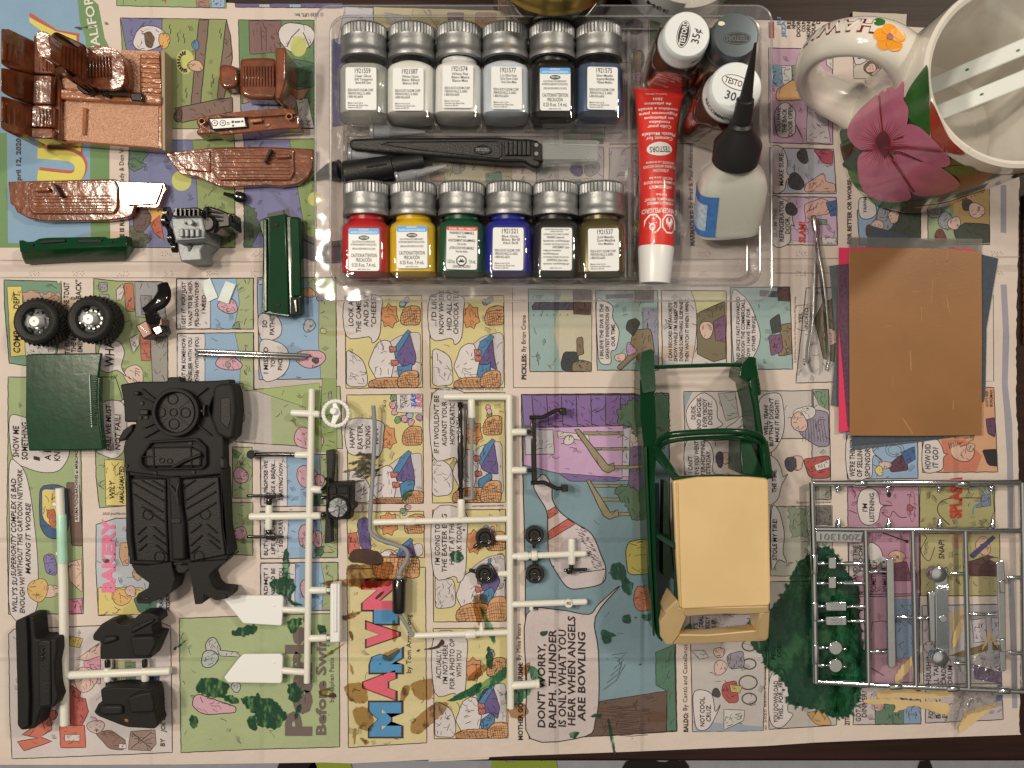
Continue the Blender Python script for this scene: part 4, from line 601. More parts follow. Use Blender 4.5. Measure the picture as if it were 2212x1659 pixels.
p = pb(3, 2, '690,1280 1306,1272 1312,1830 700,1840', (190, 124, 138)); p.F('700,1385 820,1380 820,1659 700,1659', (196, 172, 160), 3); p.T('AND AS THE', 770, 1700, 1390, 40); p.T('FLOOR', 815, 1620, 1390, 36); p.B('870,1380 950,1400 990,1480 960,1560 890,1580'); p.T('NEW', 890, 1600, 1510, 34); p.T('HELP', 935, 1640, 1520, 34); p.E(1110, 1500, 80, 56, (216, 160, 120), 4); p.L('990,1285 1200,1360', 9); p.E(1200, 1360, 16, 16, INK, 0); p.F('1010,1560 1200,1530 1240,1700 1040,1700', (126, 72, 84), 4, 30); p.done()
p = pb(3, 2, '1316,1290 2000,1288 2010,1830 1318,1830', (186, 166, 100)); p.L('1330,1300 1370,1330 1320,1440 1390,1530 1440,1410', 5, sm=4); p.T('SNAP!', 1520, 1510, 1345, 50); p.E(1860, 1400, 66, 76, (216, 160, 120), 4); p.F('1740,1480 1940,1310 1965,1330 1770,1510', (76, 70, 116), 4); p.F('1720,1540 1900,1480 1990,1500 1960,1659 1740,1659', (106, 66, 60), 4, 20); p.E(1640, 1350, 60, 70, (196, 140, 96), 0); p.done()
p = pb(3, 3, '700,160 1306,154 1310,920 720,930', (186, 130, 136)); p.F('1090,200 1306,195 1308,700 1110,720', (118, 134, 150), 3); p.T('SOMETHI', 930, 140, -60, 44); p.L('890,480 900,400 1020,380', 5); p.L('880,790 1000,860', 6); p.done()
p = pb(3, 3, '1330,256 2005,244 2020,930 1345,936', (190, 172, 164)); p.F('1570,330 1700,250 1640,620 1590,640', (206, 172, 112), 0); p.E(1420, 620, 70, 60, (196, 176, 160), 4); p.F('1760,380 1880,360 1890,560 1780,580', (200, 180, 172), 4)
for t, x, y0, y1 in (('HOUSHO', 1405, 935, 690), ('LL TAP', 1470, 935, 760), ('CARDB', 1535, 935, 770), ('DRUM', 1590, 935, 770)): p.T(t, x, y0, y1, 42)
p.F('1560,690 1700,640 1900,580 1900,640 1700,700', (136, 112, 60), 3); p.done()
p = pb(3, 3, '740,965 1315,955 1322,1278 735,1285', (196, 174, 158)); p.T('GOT A MIN', 800, 1255, 1000, 44); p.T('DINNER?', 850, 1220, 990, 44); p.F('925,1110 1170,1100 1172,1278 925,1280', (100, 128, 94), 4); p.F('1170,1120 1318,1110 1320,1275 1172,1276', (128, 150, 172), 3); p.F('1140,990 1312,985 1314,1070 1140,1075', (54, 76, 124), 3); p.E(960, 1120, 40, 50, (206, 140, 140), 3); p.done()
p = pb(3, 3, '1362,975 2020,965 2032,1240 1358,1270', (194, 172, 160)); p.T('FOR', 1425, 1228, 1130, 42); p.T('BASK', 1488, 1230, 1060, 42); p.T('EVEN', 1545, 1225, 1110, 42); p.F('1760,760 2010,830 2015,930 1790,890', (106, 70, 108), 3); p.F('1980,940 2025,930 2028,1080 1980,1080', (70, 106, 146), 0); p.done()
p = Panel(3, 3, 'strip_title'); p.T('ZITS: By', 702, 1290, 1130, 40, (66, 54, 50), .02, 0); p.done()
p = Panel(3, 1, 'margin_bars')
p.F('2010,-60 2060,-60 2058,355 2010,350', (158, 146, 146), 0); p.F('2010,800 2062,798 2085,1250 2070,1659 2110,2000 2120,2500 2115,2900 2070,2900 2065,2300 2040,1900 2020,1659 2030,1200', (158, 148, 148), 0); p.F('2072,3330 2122,3330 2150,4000 2155,4460 2110,4460 2100,4000', (158, 148, 148), 0)
p.L('1946,890 1950,1635 1850,1635', 4); p.done()
# registration dots and a gutter fold
p = Panel(0, 1, 'fold_marks'); rg = random.Random(4); n = 0
for gx in list(range(250, 5000, 385))+list(range(5200, 8700, 420)):
    for gy in (520, 690):
        for i in range(3):
            for j in range(4):
                if rg.random() < .75:
                    x = gx+j*26+(13 if i % 2 else 0)+rg.uniform(-4, 4); y = gy+i*16+rg.uniform(-3, 3); p.F(arc(x, y, 4, 4, 5), (96, 78, 70), 0)
p.L('0,590 1500,604 4000,600 8800,560', 3, (176, 152, 134)); p.L('0,738 2200,742', 3, (176, 152, 134)); p.done()
# ---- dried paint on the paper
GRN = streak_paint('dried_green_paint', (14, 62, 40), (.60, .78, .66), .53)
GRN2 = streak_paint('wet_green_paint', (10, 80, 46), (.40, .66, .50), .50, (110, 50, 1)); GRNB = streak_paint('thick_green_paint', (14, 58, 38), (.30, .50, .38), .50, (70, 40, 1))
BRNP = mat('brown_paint', (62, 34, 20), .12, coat=.8, bump=.3, bscale=500, var=.4, vscale=120)
BLKP = streak_paint('black_scuffs', (58, 52, 48), (.8, .78, .76), .5, (500, 500, 1))
TANP = mat('tan_paint', (206, 172, 116), .6, var=.08)
BRNT = streak_paint('thin_brown_paint', (92, 60, 36), (.74, .62, .48), .42, (120, 60, 1)); GRNT = streak_paint('thin_green_paint', (28, 92, 60), (.55, .76, .62), .46, (200, 70, 1)); BRT2 = clear_mat('faint_brown_paint', (.74, .62, .50), .02, .3)
STAIN_Z = [.00036]
def stain(c, r, st, m, amp=3, seed=1, name='paint_stain', step=4):
    STAIN_Z[0] += 2e-6; pts = rough_poly([tuple(v) for v in smooth_path(q(c, r, st), 3, True)], amp*.42, step, seed)
    MB().flat(pts, STAIN_Z[0], m).build(name, np_, smooth=0)
stain(3, 2, '200,1659 260,1540 330,1490 480,1400 590,1470 690,1640 780,1760 790,2000 830,2300 850,2560 790,2620 740,2700 720,2840 600,2880 470,2830 300,2790 180,2760 160,2620 60,2500 -40,2400 -70,2100 60,1900 160,1760', GRNB, 5, 1)
stain(3, 2, '500,1900 700,1850 790,2300 800,2700 640,2860 520,2800 560,2400', GRN2, 8, 2); stain(2, 3, '2020,420 2150,330 2212,420 2212,640 2100,640', GRN, 6, 3); stain(2, 3, '1470,470 1540,400 1545,500 1480,520', GRN, 5, 4)
for sd, st in enumerate(('120,60 230,10 320,30 340,120 300,180 340,230 410,250 330,260 260,190 170,150', '0,1010 60,1060 150,1060 260,1190 240,1260 180,1320 60,1300 0,1260', '280,940 340,920 400,1000 370,1080 290,1060', '360,1130 400,1120 360,1230 330,1230', '420,340 460,330 470,380 420,400', '290,380 400,370 330,500 280,440', '540,420 600,430 600,480 550,490')): stain(1, 3, st, GRN, 6, 20+sd)
for sd, st in enumerate(('2000,480 2120,430 2212,420 2212,480 2110,520 2030,510', '1690,960 1740,890 1850,880 1920,910 1980,930 1960,1010 1880,1050 1750,1020', '1900,1020 2060,1050 2050,1110 1960,1080', '1640,1210 1700,1210 1705,1305 1660,1310', '2130,1240 2212,1200 2212,1330 2160,1310', '1500,620 1600,550 1610,560 1520,630', '2080,1060 2212,1040 2212,1180 2140,1140')): stain(0, 3, st, GRN, 6, 40+sd)
stain(1, 2, '230,1659 240,1480 260,1420 290,1520 290,1659 280,1760', GRN, 5, 51); stain(1, 2, '1680,1460 1740,1440 1790,1480 1790,1520 1740,1545 1690,1520', GRN, 1, 52); stain(1, 2, '1265,960 1340,910 1350,940 1290,1010', GRNT, 3, 53)
stain(2, 2, '850,1570 920,1540 960,1570 990,1659 980,1700 870,1680', GRN, 5, 60); stain(2, 3, '770,460 900,510 860,530 850,570 790,580', GRN, 3, 61); stain(2, 3, '950,20 1040,60 1030,150 960,140', GRN, 6, 62); stain(2, 3, '960,340 1020,340 1020,410 960,400', GRN, 3, 63); stain(2, 3, '825,1262 850,1262 892,1515 872,1515', GRN, 2, 64); stain(2, 3, '500,1350 580,1345 550,1395 505,1395', GRN, 4, 65); stain(2, 3, '240,480 310,470 290,510 250,510', GRN, 4, 66); stain(2, 3, '680,1200 770,1190 760,1220 690,1225', GRN, 5, 67); stain(2, 3, '1120,335 1190,340 1180,390 1130,370', GRN, 3, 68); stain(2, 1, '1130,910 1170,890 1190,920 1150,930', GRN, 3, 69)
stain(1, 3, '1650,1080 1760,1010 1850,960 1945,910 1920,1000 1780,1060', GRN2, 4, 70); stain(1, 3, '1930,250 1960,290 2040,420 2070,560 2040,560 1960,380', GRNT, 3, 71); stain(1, 3, '1900,960 2050,860 2160,780 2165,880 2000,980 1920,1080', GRNT, 6, 72); stain(1, 3, '2010,600 2050,700 2040,800 1990,760', GRN, 6, 73); stain(2, 3, '130,780 200,780 280,900 260,960 180,900', GRNT, 5, 74); stain(2, 3, '-60,1000 60,960 180,970 60,1100 -40,1110', GRNT, 6, 75)
stain(1, 2, '800,1500 850,1430 950,1425 1060,1450 1100,1510 1080,1560 980,1565 900,1545 830,1540', BRNP, 2, 80); stain(1, 2, '790,1570 960,1560 1170,1540 1175,1640 1040,1760 830,1740', BRNT, 4, 81); stain(1, 3, '560,60 800,20 1180,20 1120,90 800,90 640,80', BRNT, 4, 82)
for sd, st in enumerate(('760,950 900,920 960,980 950,1090 820,1080', '830,1160 930,1130 1010,1200 1000,1330 900,1310', '1330,940 1470,890 1525,900 1520,1050 1410,1060', '1350,1260 1500,1120 1640,1090 1640,1160 1440,1340 1350,1350', '1880,170 2000,180 1940,430 1890,330', '600,680 780,560 700,640 600,700', '740,350 900,300 890,330 780,380', '1180,380 1220,430 1210,560 1180,540', '800,480 840,490 830,560', '940,20 1080,20 1060,90 960,100', '1260,960 1330,950 1300,1050 1250,1090', '840,1320 870,1330 860,1440 840,1440', '900,1390 980,1430 940,1455', '800,740 850,820 830,840', '540,1000 640,960 600,1040')): stain(1, 3, st, BRNT, 4, 90+sd)
stain(1, 3, '1455,630 1560,600 1600,545 1630,570 1580,620 1480,635', BRNP, 2, 110); stain(1, 3, '610,1030 680,1010 690,1050 620,1045', BRNP, 4, 111); stain(1, 3, '1030,190 1080,140 1110,140 1060,190', BRNP, 3, 112); stain(1, 3, '1090,680 1220,620 1240,660 1150,740', BRNT, 3, 113); stain(2, 3, '-40,1120 100,1100 140,1160 90,1230 0,1220', BRNT, 5, 114); stain(2, 3, '80,790 150,740 130,860 100,860', BRNT, 5, 115); stain(1, 3, '1390,640 1420,630 1400,655', BRNP, 1, 116); stain(1, 3, '1820,880 1960,760 2000,800 1880,900', BRNT, 4, 117)
rg = random.Random(12)
for k in range(46):
    x = rg.gauss(930, 60); y = rg.gauss(720, 85); l = rg.uniform(16, 60); w = rg.uniform(4, 12)
    stain(1, 2, '%d,%d %d,%d %d,%d %d,%d' % (x-l, y+w, x, y-w, x+l, y-w*1.5, x+l*.3, y+w), BLKP, 2, 200+k, 'scuff_mark')
stain(1, 2, '880,680 960,600 1010,620 1000,760 900,770', BLKP, 7, 260, 'scuff_mark')
stain(0, 0, '905,195 932,195 935,212 915,216', BLKP, 1, 261); stain(0, 0, '640,238 710,236 700,262 680,255', BLKP, 1, 262); stain(0, 0, '725,235 810,228 810,238 730,244', BLKP, 1, 263); stain(0, 2, '890,1515 940,1510 945,1535 900,1540', BLKP, 2, 264); stain(3, 3, '1920,1010 1945,1010 1945,1025 1925,1025', BLKP, 1, 265)
for sd, st in enumerate(('960,985 1160,960 1330,1000 1560,990 1570,1040 1330,1060 1100,1050 950,1050', '850,1060 1090,1060 1280,1080 1540,1090 1560,1190 1500,1190 1260,1120 1130,1160 1080,1170 1090,1110 850,1100', '1700,1180 1900,1100 1960,1110 1690,1330 1640,1340', '1110,830 1240,690 1255,740 1180,850 1100,920', '1590,520 1680,330 1660,500 1600,620', '1810,700 1910,480 1970,400 1960,480 1860,620')): stain(3, 3, st, TANP, 4, 300+sd, 'tan_paint_flake')

# brush ends round the big green patch, specks, faint smudges and a tinted crease line over the sheet
rg = random.Random(77); ring_ = [tuple(v) for v in smooth_path(q(3, 2, '200,1659 330,1490 480,1400 590,1470 690,1640 790,1800 830,2300 850,2560 740,2700 720,2840 600,2880 470,2830 300,2790 160,2720 60,2500 -40,2400 -70,2100 60,1900'), 3, True)]; cx_ = Vector((1659+380/4, 829.5+2200/4))
for k, p_ in enumerate(ring_):
    d = (Vector(p_)-cx_).normalized(); d = (d+Vector((rg.uniform(-.6, .6), rg.uniform(-.6, .6)))).normalized(); n = Vector((-d.y, d.x)); o = Vector(p_)-d*6; L = rg.uniform(6, 17); w = rg.uniform(2, 5)
    STAIN_Z[0] += 2e-6; MB().flat([tuple(o+n*w), tuple(o+d*L*.7+n*w*.8), tuple(o+d*L+n*w*rg.uniform(-.5, .5)), tuple(o+d*L*.6-n*w*.6), tuple(o-n*w)], STAIN_Z[0], GRN).build('paint_stain', np_, smooth=0)
for k in range(90):
    x, y = (rg.gauss(900, 420), rg.gauss(1380, 170)) if k < 60 else (rg.uniform(60, 2100), rg.uniform(80, 1560))
    if not (10 < x < 2180 and 40 < y < 1600): continue
    r_ = rg.uniform(.5, 2.2); STAIN_Z[0] += 1.5e-6; MB().flat([(x+r_*rg.uniform(.7, 1.3)*math.cos(a), y+r_*rg.uniform(.7, 1.3)*math.sin(a)) for a in [j*.785 for j in range(8)]], STAIN_Z[0], rg.choice((GRN2, BRNP, GRNB, MATS['ink_58_46_42']))).build('paint_speck', np_, smooth=0)
SMU = [clear_mat('faint_smudge_crease_%d' % k, t_, .0, .5, edge=0) for k, t_ in enumerate(((.93, .92, .90), (.90, .89, .88), (.95, .90, .85)))]
for k in range(30):
    x, y = rg.uniform(40, 2150), rg.uniform(60, 1580); L, w, a = rg.uniform(20, 90), rg.uniform(5, 22), rg.choice((0, 1.57, 1.5, .1, .8)); d = Vector((math.cos(a), math.sin(a))); n = Vector((-d.y, d.x)); o = Vector((x, y)); STAIN_Z[0] += 1.5e-6
    MB().flat(rough_poly([tuple(v) for v in smooth_path([o-d*L, o-d*L*.5+n*w, o+d*L*.5+n*w*.8, o+d*L, o+d*L*.4-n*w, o-d*L*.6-n*w*.7], 4, True)], 1.5, 6, k), STAIN_Z[0], rg.choice(SMU)).build('smudge_or_crease', np_, smooth=0)
for st in ('1030,840 1100,840 1110,3000 1040,3000', '1270,1330 1590,1320 1590,1430 1270,1440', '360,950 372,950 385,2400 370,2400'): STAIN_Z[0] += 1.5e-6; MB().flat(q(2, 1, st), STAIN_Z[0], SMU[2]).build('smudge_or_crease', np_, smooth=0)  # last strip: dark crease line put into the colour; the others, show-through bands
# ================================================================ materials of the things
brown = mat('brown_lacquer', (116, 58, 30), .16, coat=1, var=.3, vscale=140, bump=.20, bscale=230)
brown2 = mat('brown_lacquer_light', (160, 96, 58), .2, coat=.8, var=.25, vscale=120, bump=.34, bscale=240)
carpet = mat('copper_carpet', (214, 158, 122), .34, metal=.3, bump=1.0, bscale=1200, var=.14, vscale=1100)
tanplastic = mat('bare_tan_plastic', (150, 128, 98), .5)
gblack = mat('gloss_black', (26, 22, 20), .16, coat=.5)
mblack = mat('matt_black', (28, 26, 24), .62, spec=.3, bump=.15, bscale=1500)
mblack2 = mat('charcoal_plastic', (34, 31, 29), .5, spec=.3, bump=.2, bscale=1200)
silver = mat('silver_paint', (150, 146, 138), .5, metal=.5, bump=.3, bscale=1100)
chrome = mat('chrome', (228, 222, 210), .09, metal=1.0, bump=.05, bscale=250)
steel = mat('steel', (190, 180, 166), .22, metal=1.0)
green = mat('green_lacquer', (11, 54, 27), .22, spec=.3, coat=.12, var=.12, vscale=80, bump=.04, bscale=260)
tanroof = mat('tan_roof_paint', (218, 180, 122), .36, coat=.25, var=.05, vscale=40, bump=.06, bscale=400)
ivory = mat('ivory_plastic', (226, 214, 190), .35, sss=.1)
white = mat('white_plastic', (232, 222, 206), .3)
greyp = mat('grey_plastic', (134, 132, 128), .45)
rubber = mat('tyre_rubber', (30, 28, 26), .55, bump=.2, bscale=1400)
label_w = mat('label_white', (232, 224, 216), .35); label_blue = mat('label_blue', (96, 160, 206), .35); label_red = mat('label_red', (222, 84, 66), .35)
ink = mat('label_ink', (42, 38, 38), .5)
glass = clear_mat('bottle_glass', (.98, .985, .98), .05, .03, .15, 0, bscale=120, edge=.42)
traymat = clear_mat('tray_plastic', (.95, .95, .96), .10, .12, .6, .05, (214, 206, 206), 45)
alu = mat('satin_aluminium', (150, 144, 134), .46, metal=.85, bump=.1, bscale=700)
redp = mat('tube_red', (220, 52, 42), .32, coat=.4, bump=.05, bscale=120)
def tz(o): return Vector(o)
def lines_on(parent, name, segs, z, w, m, h=.0005):
    for a, b2 in segs:
        d = (Vector(b2)-Vector(a)); n = Vector((-d.y, d.x)).normalized()*w
        MB().slab([tuple(Vector(a)+n), tuple(Vector(b2)+n), tuple(Vector(b2)-n), tuple(Vector(a)-n)], z+h, z-.0004, m).build(name, parent, bevel=.00025)
# ================================================================ brown interior tub
t = thing('interior_tub', 'brown model car interior tub with copper carpet and moulded seats', 'car interior', W(200, 190))
plate('floor_pan', t, q(0, 0, '500,640 1392,436 1404,1290 500,1218'), .009, .0012, brown2, .0006)
plate('carpet', t, q(0, 0, '540,680 1070,540 1210,470 1210,800 520,760'), .0095, .0085, carpet, .0002); plate('carpet', t, q(0, 0, '525,880 1370,915 1365,1275 520,1205'), .0095, .0085, carpet, .0002)
plate('carpet', t, q(0, 0, '1040,430 1372,440 1380,480 1220,470 1060,560'), .0095, .0085, carpet, .0002)
plate('end_wall', t, q(0, 0, '1390,432 1425,440 1428,1306 1402,1294'), .0098, .0012, tanplastic, .0003)
plate('tunnel', t, q(0, 0, '520,765 1388,820 1388,900 520,852'), .0118, .008, brown2, .0008)
mt_ = plate('floor_mat', t, q(0, 0, '1222,458 1372,462 1392,806 1206,790'), .0102, .009, brown2, .0003, r=6)
lines_on(mt_, 'rib', [(q(0, 0, '%d,%d' % (1222-k*2, 500+k*42))[0], q(0, 0, '%d,%d' % (1376+k*2, 505+k*43))[0]) for k in range(7)], .0102, .7, brown, .0004)
MB().tube(WP(q(0, 0, '738,935,10.4 728,1165,10.4')), .0010, brown2, 8).build('floor_handle', t)
# rear bench
for st in ('286,300,18 465,320,17 470,640,16 285,628,18', '270,905,18 450,905,17 455,1100,16 262,1095,18', '280,640,17 455,650,16 448,900,16 272,895,17', '262,1102,18 450,1108,17 452,1200,16 262,1190,18'): plate('bench_cushion', t, q(0, 0, st), .017, .006, brown, .0010, r=5)
lines_on(t, 'seat_rib', [(q(0, 0, '%d,340' % x)[0], q(0, 0, '%d,610' % x)[0]) for x in range(310, 460, 28)]+[(q(0, 0, '%d,940' % x)[0], q(0, 0, '%d,1090' % x)[0]) for x in range(285, 445, 28)], .0174, .9, brown, .0004)
plate('bench_front', t, q(0, 0, '455,640 495,650 520,760 522,1215 455,1205'), .0125, .004, brown, .0008)
for st in ('2,232,34 60,250,32 292,345,18 285,630,18 0,560,34', '0,570,34 282,636,18 272,898,18 0,800,34', '0,812,34 270,905,18 258,1185,18 120,1165,26 0,1118,34'): plate('bench_back', t, q(0, 0, st), .03, .004, brown, .0010)
for k in range(6): MB().tube(WP(q(0, 0, '%d,%d,%g %d,%d,%g' % (30+k*42, 355+k*16, 33-k*2.6, 26+k*42, 520+k*12, 33-k*2.6))), .0008, brown, 6).build('seat_rib', t)
for k in range(6): MB().tube(WP(q(0, 0, '%d,%d,%g %d,%d,%g' % (22+k*40, 885+k*10, 33-k*2.6, 20+k*40, 1050+k*12, 33-k*2.6))), .0008, brown, 6).build('seat_rib', t)
# driver's seat
def cushion(parent, name, st, c, r, m, base, rad=14, bev=.0022): return plate(name, parent, q(c, r, st), .02, base, m, bev, r=rad, segs=4)
cs = cushion(t, 'seat_cushion', '752,398,21 920,398,21 1020,430,21 1062,500,20 1075,660,20 1060,745,20 960,775,20 760,742,20', 0, 0, brown, .009, 12, .0028)
lines_on(cs, 'seat_rib', [(q(0, 0, '%d,480' % x)[0], q(0, 0, '%d,660' % x)[0]) for x in range(775, 950, 28)], .0212, 1.1, brown, .0006)
bk = plate('seat_back', t, q(0, 0, '745,392,23 748,742,22 640,700,29 480,615,40 440,520,43 438,300,44 480,270,44'), .03, .012, brown, .0022, r=8, segs=4)
for k in range(7): MB().tube(WP(q(0, 0, '%d,%d,%g %d,%d,%g' % (510+k*34, 385+k*8, 38.5-k*2.2, 508+k*34, 560+k*20, 38.5-k*2.2))), .0010, brown, 6).build('seat_rib', bk)
plate('headrest', t, q(0, 0, '308,285,50 345,265,51 415,275,51 440,420,49 430,515,48 375,505,48 320,450,49'), .05, .040, brown, .0024, r=12, segs=4)
MB().tube(WP(q(0, 0, '420,340,43 455,345,42')), .0012, gblack, 8).build('headrest_post', t); MB().tube(WP(q(0, 0, '425,470,43 460,480,41')), .0012, gblack, 8).build('headrest_post', t)
gl = MB(); gl.tube(WP(q(0, 0, '900,800,14 1010,806,15 1110,810,14')), .0011, gblack, 8); gl.build('gear_lever', t)
plate('gear_box', t, q(0, 0, '1122,800 1228,800 1232,878 1128,870'), .0145, .011, gblack, .0006); plate('gear_boot', t, q(0, 0, '850,790 910,768 945,800 930,840 880,828'), .015, .011, gblack, .0008); plate('brake_lever', t, q(0, 0, '650,745 700,722 800,745 825,775 770,820 715,808'), .015, .010, gblack, .0006)
# loose seat
t = thing('bucket_seat', 'loose brown bucket seat with headrest on two grey posts', 'seat', W(545, 165))
plate('headrest', t, q(0, 0, '1885,570 1915,548 2000,555 2045,580 2052,700 2030,755 1940,768 1890,730'), .009, .001, brown, .0022, r=9, segs=4)
for y in (603, 727): MB().tube(WP(q(0, 0, '2020,%d,5 2075,%d,5' % (y, y))), .0012, greyp, 8).build('headrest_post', t)
bk = plate('seat_back', t, q(0, 0, '2065,505 2140,492 2300,488 2385,500 2392,780 2370,855 2140,848 2068,810'), .011, .001, brown, .0022, r=8, segs=4)
lines_on(bk, 'seat_rib', [(q(0, 0, '%d,565' % x)[0], q(0, 0, '%d,745' % x)[0]) for x in range(2105, 2370, 26)], .0112, 1.1, brown, .0006)
plate('seat_cushion', t, q(0, 0, '2372,410 2468,405 2466,690 2440,790 2420,860 2372,850 2380,700'), .024, .001, brown, .0022, r=7, segs=4)
plate('seat_rail', t, q(0, 0, '2400,820 2460,810 2450,870 2400,870'), .006, .001, gblack, .0005)
# dashboard
t = thing('dashboard', 'brown model dashboard with white gauge cluster', 'dashboard', W(540, 262))
plate('dash_body', t, q(0, 0, '1692,1060 1700,1015 1850,985 2212,945 2420,930 2545,938 2580,985 2585,1110 2460,1112 2200,1140 1900,1168 1850,1150 1700,1162 1695,1130 1720,1110'), .011, .001, brown, .0016, r=5, segs=3)
plate('dash_top', t, q(0, 0, '1860,990 2212,948 2420,934 2530,942 2560,985 2200,1010 2000,1008'), .0128, .010, brown, .0012, r=6, segs=3)
bz = plate('gauge_bezel', t, q(0, 0, '1792,1018 2120,1004 2140,1100 1840,1126 1812,1110'), .0128, .010, gblack, .0005, r=3)
plate('gauge_panel', bz, q(0, 0, '1812,1030 2108,1016 2122,1092 1842,1112'), .0131, .0126, white, .0001)
for x, m_ in ((1855, redp), (1925, mat('gauge_purple', (150, 90, 140)))):
    MB().slab(q(0, 0, ' '.join('%g,%g' % a for a in arc(x, 1062, 27, 27, 18))), .0133, .0129, gblack).build('gauge', bz); MB().slab(q(0, 0, ' '.join('%g,%g' % a for a in arc(x, 1062, 21, 21, 18))), .01345, .0130, white).build('gauge_face', bz); MB().slab(q(0, 0, ' '.join('%g,%g' % a for a in arc(x, 1060, 9, 9, 9))), .0136, .0130, m_).build('needle', bz)
for st in ('2000,1042 2020,1042 2020,1062 2000,1062', '2028,1046 2075,1044 2075,1058 2028,1060', '2085,1040 2100,1040 2100,1056 2085,1056', '2005,1078 2022,1078 2022,1092 2005,1092', '1962,1055 1982,1054 1982,1060 1962,1061', '1962,1070 1982,1069 1982,1075 1962,1076'): MB().slab(q(0, 0, st), .0133, .0129, ink).build('switch', bz)
for x, y in ((1742, 1046), (2497, 1006)):
    MB().ring([(a/4, b2/4) for a, b2 in arc(x, y, 30, 28, 20)], [(a/4, b2/4) for a, b2 in arc(x, y, 22, 20, 20)], .0138, .010, brown2).build('air_vent', t)
plate('radio', t, q(0, 0, '2160,1030 2260,1020 2262,1050 2165,1060'), .0133, .0120, brown2, .0003); plate('glovebox', t, q(0, 0, '2290,1068 2330,1066 2332,1094 2292,1096'), .0117, .0105, brown2, .0003)
plate('dash_foot', t, q(0, 0, '1850,1148 1905,1146 1900,1172 1860,1172'), .006, .001, brown, .0004)
# door panels
def door(label, outline, inner, ribs, armrest, handle, at, extra=()):
    t = thing('door_panel', label, 'door panel', at, 'brown interior door panels')
    plate('panel', t, outline, .0045, .0008, brown, .0006)
    pn = plate('door_card', t, inner, .0056, .004, brown, .0006, r=5)
    io = rnd(inner, 6); cx = sum(p_[0] for p_ in inner)/len(inner); cyy = sum(p_[1] for p_ in inner)/len(inner)
    MB().ring([(cx+(p_[0]-cx)*.97, cyy+(p_[1]-cyy)*.90) for p_ in io], [(cx+(p_[0]-cx)*.955, cyy+(p_[1]-cyy)*.86) for p_ in io], .0061, .0052, brown2).build('stitched_border', pn, bevel=.0002)
    lines_on(pn, 'rib', ribs, .0058, .8, brown2, .0006)
    plate('armrest', t, armrest, .0095, .005, gblack, .0007, r=2); plate('door_handle', t, handle, .0078, .005, brown, .0006, r=3)
    for e in extra: plate('side_card', t, e, .0054, .004, brown, .0006)
    return t
def Q(s_): return q(0, 0, s_)
door('brown door panel lying below the interior tub, bare shiny patch at its end', Q('65,1568 230,1562 985,1545 1040,1565 1425,1578 1440,1640 1415,1680 1375,1790 1340,1800 1160,1790 1140,1860 1100,1880 930,1905 420,1914 345,1905 250,1890 140,1830 120,1780 85,1760 80,1690'),
     Q('240,1565 985,1552 1018,1600 1020,1800 985,1850 280,1850 245,1800'), [(Q('290,%d' % y)[0], Q('960,%d' % y)[0]) for y in (1690, 1715, 1745, 1775, 1800, 1820)], Q('440,1585 465,1580 525,1690 505,1700'), Q('285,1620 420,1615 425,1650 290,1655'), W(90, 435), [Q('1035,1575 1410,1588 1395,1650 1350,1765 1110,1780 1040,1700')])
door('brown door panel above the engine, beside the tray corner', Q('1420,1325 1470,1315 1830,1272 2100,1265 2340,1268 2710,1285 2705,1450 2660,1530 2580,1590 2430,1612 2300,1600 1990,1620 1900,1615 1700,1530 1560,1505 1490,1420'),
     Q('1835,1280 2320,1272 2540,1285 2545,1500 2510,1560 1890,1560 1840,1500'), [(Q('1880,%d' % y)[0], Q('2500,%d' % y)[0]) for y in (1340, 1362, 1400, 1440, 1470, 1500, 1530)], Q('2325,1290 2352,1285 2290,1405 2275,1400'), Q('2375,1330 2500,1328 2505,1362 2380,1368'), W(515, 358), [Q('1500,1330 1815,1300 1820,1490 1600,1470 1555,1420')])
# ================================================================ engine
t = thing('engine', 'silver and black model engine block with gearbox', 'engine', W(430, 500))
def Q1(s_): return q(0, 1, s_)
plate('block', t, Q1('1475,222 1745,205 1770,330 1765,420 1520,440 1490,340'), .024, .002, silver, .0008)
plate('sump', t, Q1('1530,420 1790,400 1785,450 1730,500 1745,590 1560,602 1540,520'), .017, .001, silver, .0012, r=5); plate('sump_end', t, Q1('1560,545 1745,530 1750,588 1562,602'), .012, .001, silver, .0006)
rc = plate('rocker_cover', t, Q1('1480,215 1490,165 1520,140 1700,128 1745,150 1748,205'), .027, .006, gblack, .0022, r=6, segs=4)
for k in range(6): MB().tube(WP(Q1('%d,145,28 %d,205,28' % (1525+k*38, 1525+k*38))), .0006, gblack, 6).build('cover_rib', rc)
for x in (1565, 1610, 1655, 1702): plate('cylinder_boss', t, Q1('%d,318 %d,312 %d,385 %d,390' % (x-18, x+16, x+18, x-16)), .0262, .023, silver, .0008, r=3)
plate('side_rail', t, Q1('1520,405 1770,385 1772,402 1522,422'), .0255, .02, silver, .0004); plate('dipstick', t, Q1('1585,265 1640,230 1646,238 1592,276'), .0262, .023, silver, .0003)
MB().lathe([(0, 0), (.0012, 0), (.0012, .0022), (0, .0022)], silver, Matrix.Translation(W(414, 482, .0255))).build('bolt_head', t); MB().tube(WP(Q1('1640,455,18 1640,550,15')), .0010, silver, 8).build('oil_pipe', t)
gb = plate('gearbox', t, Q1('1750,130 1800,118 1900,150 1985,185 1990,300 1900,310 1870,355 1780,350 1760,300'), .020, .003, gblack, .0012, r=4)
plate('tail_shaft', t, Q1('1940,180 2025,185 2030,260 1985,270 1945,260'), .016, .006, gblack, .0018, r=4); plate('clutch_cover', t, Q1('1750,140 1790,120 1790,340 1765,330'), .023, .004, mblack2, .0010)
for k in range(3): MB().tube(WP(Q1('1800,%d,21 1980,%d,19' % (160+k*40, 200+k*28))), .0006, mblack2, 6).build('casting_rib', gb)
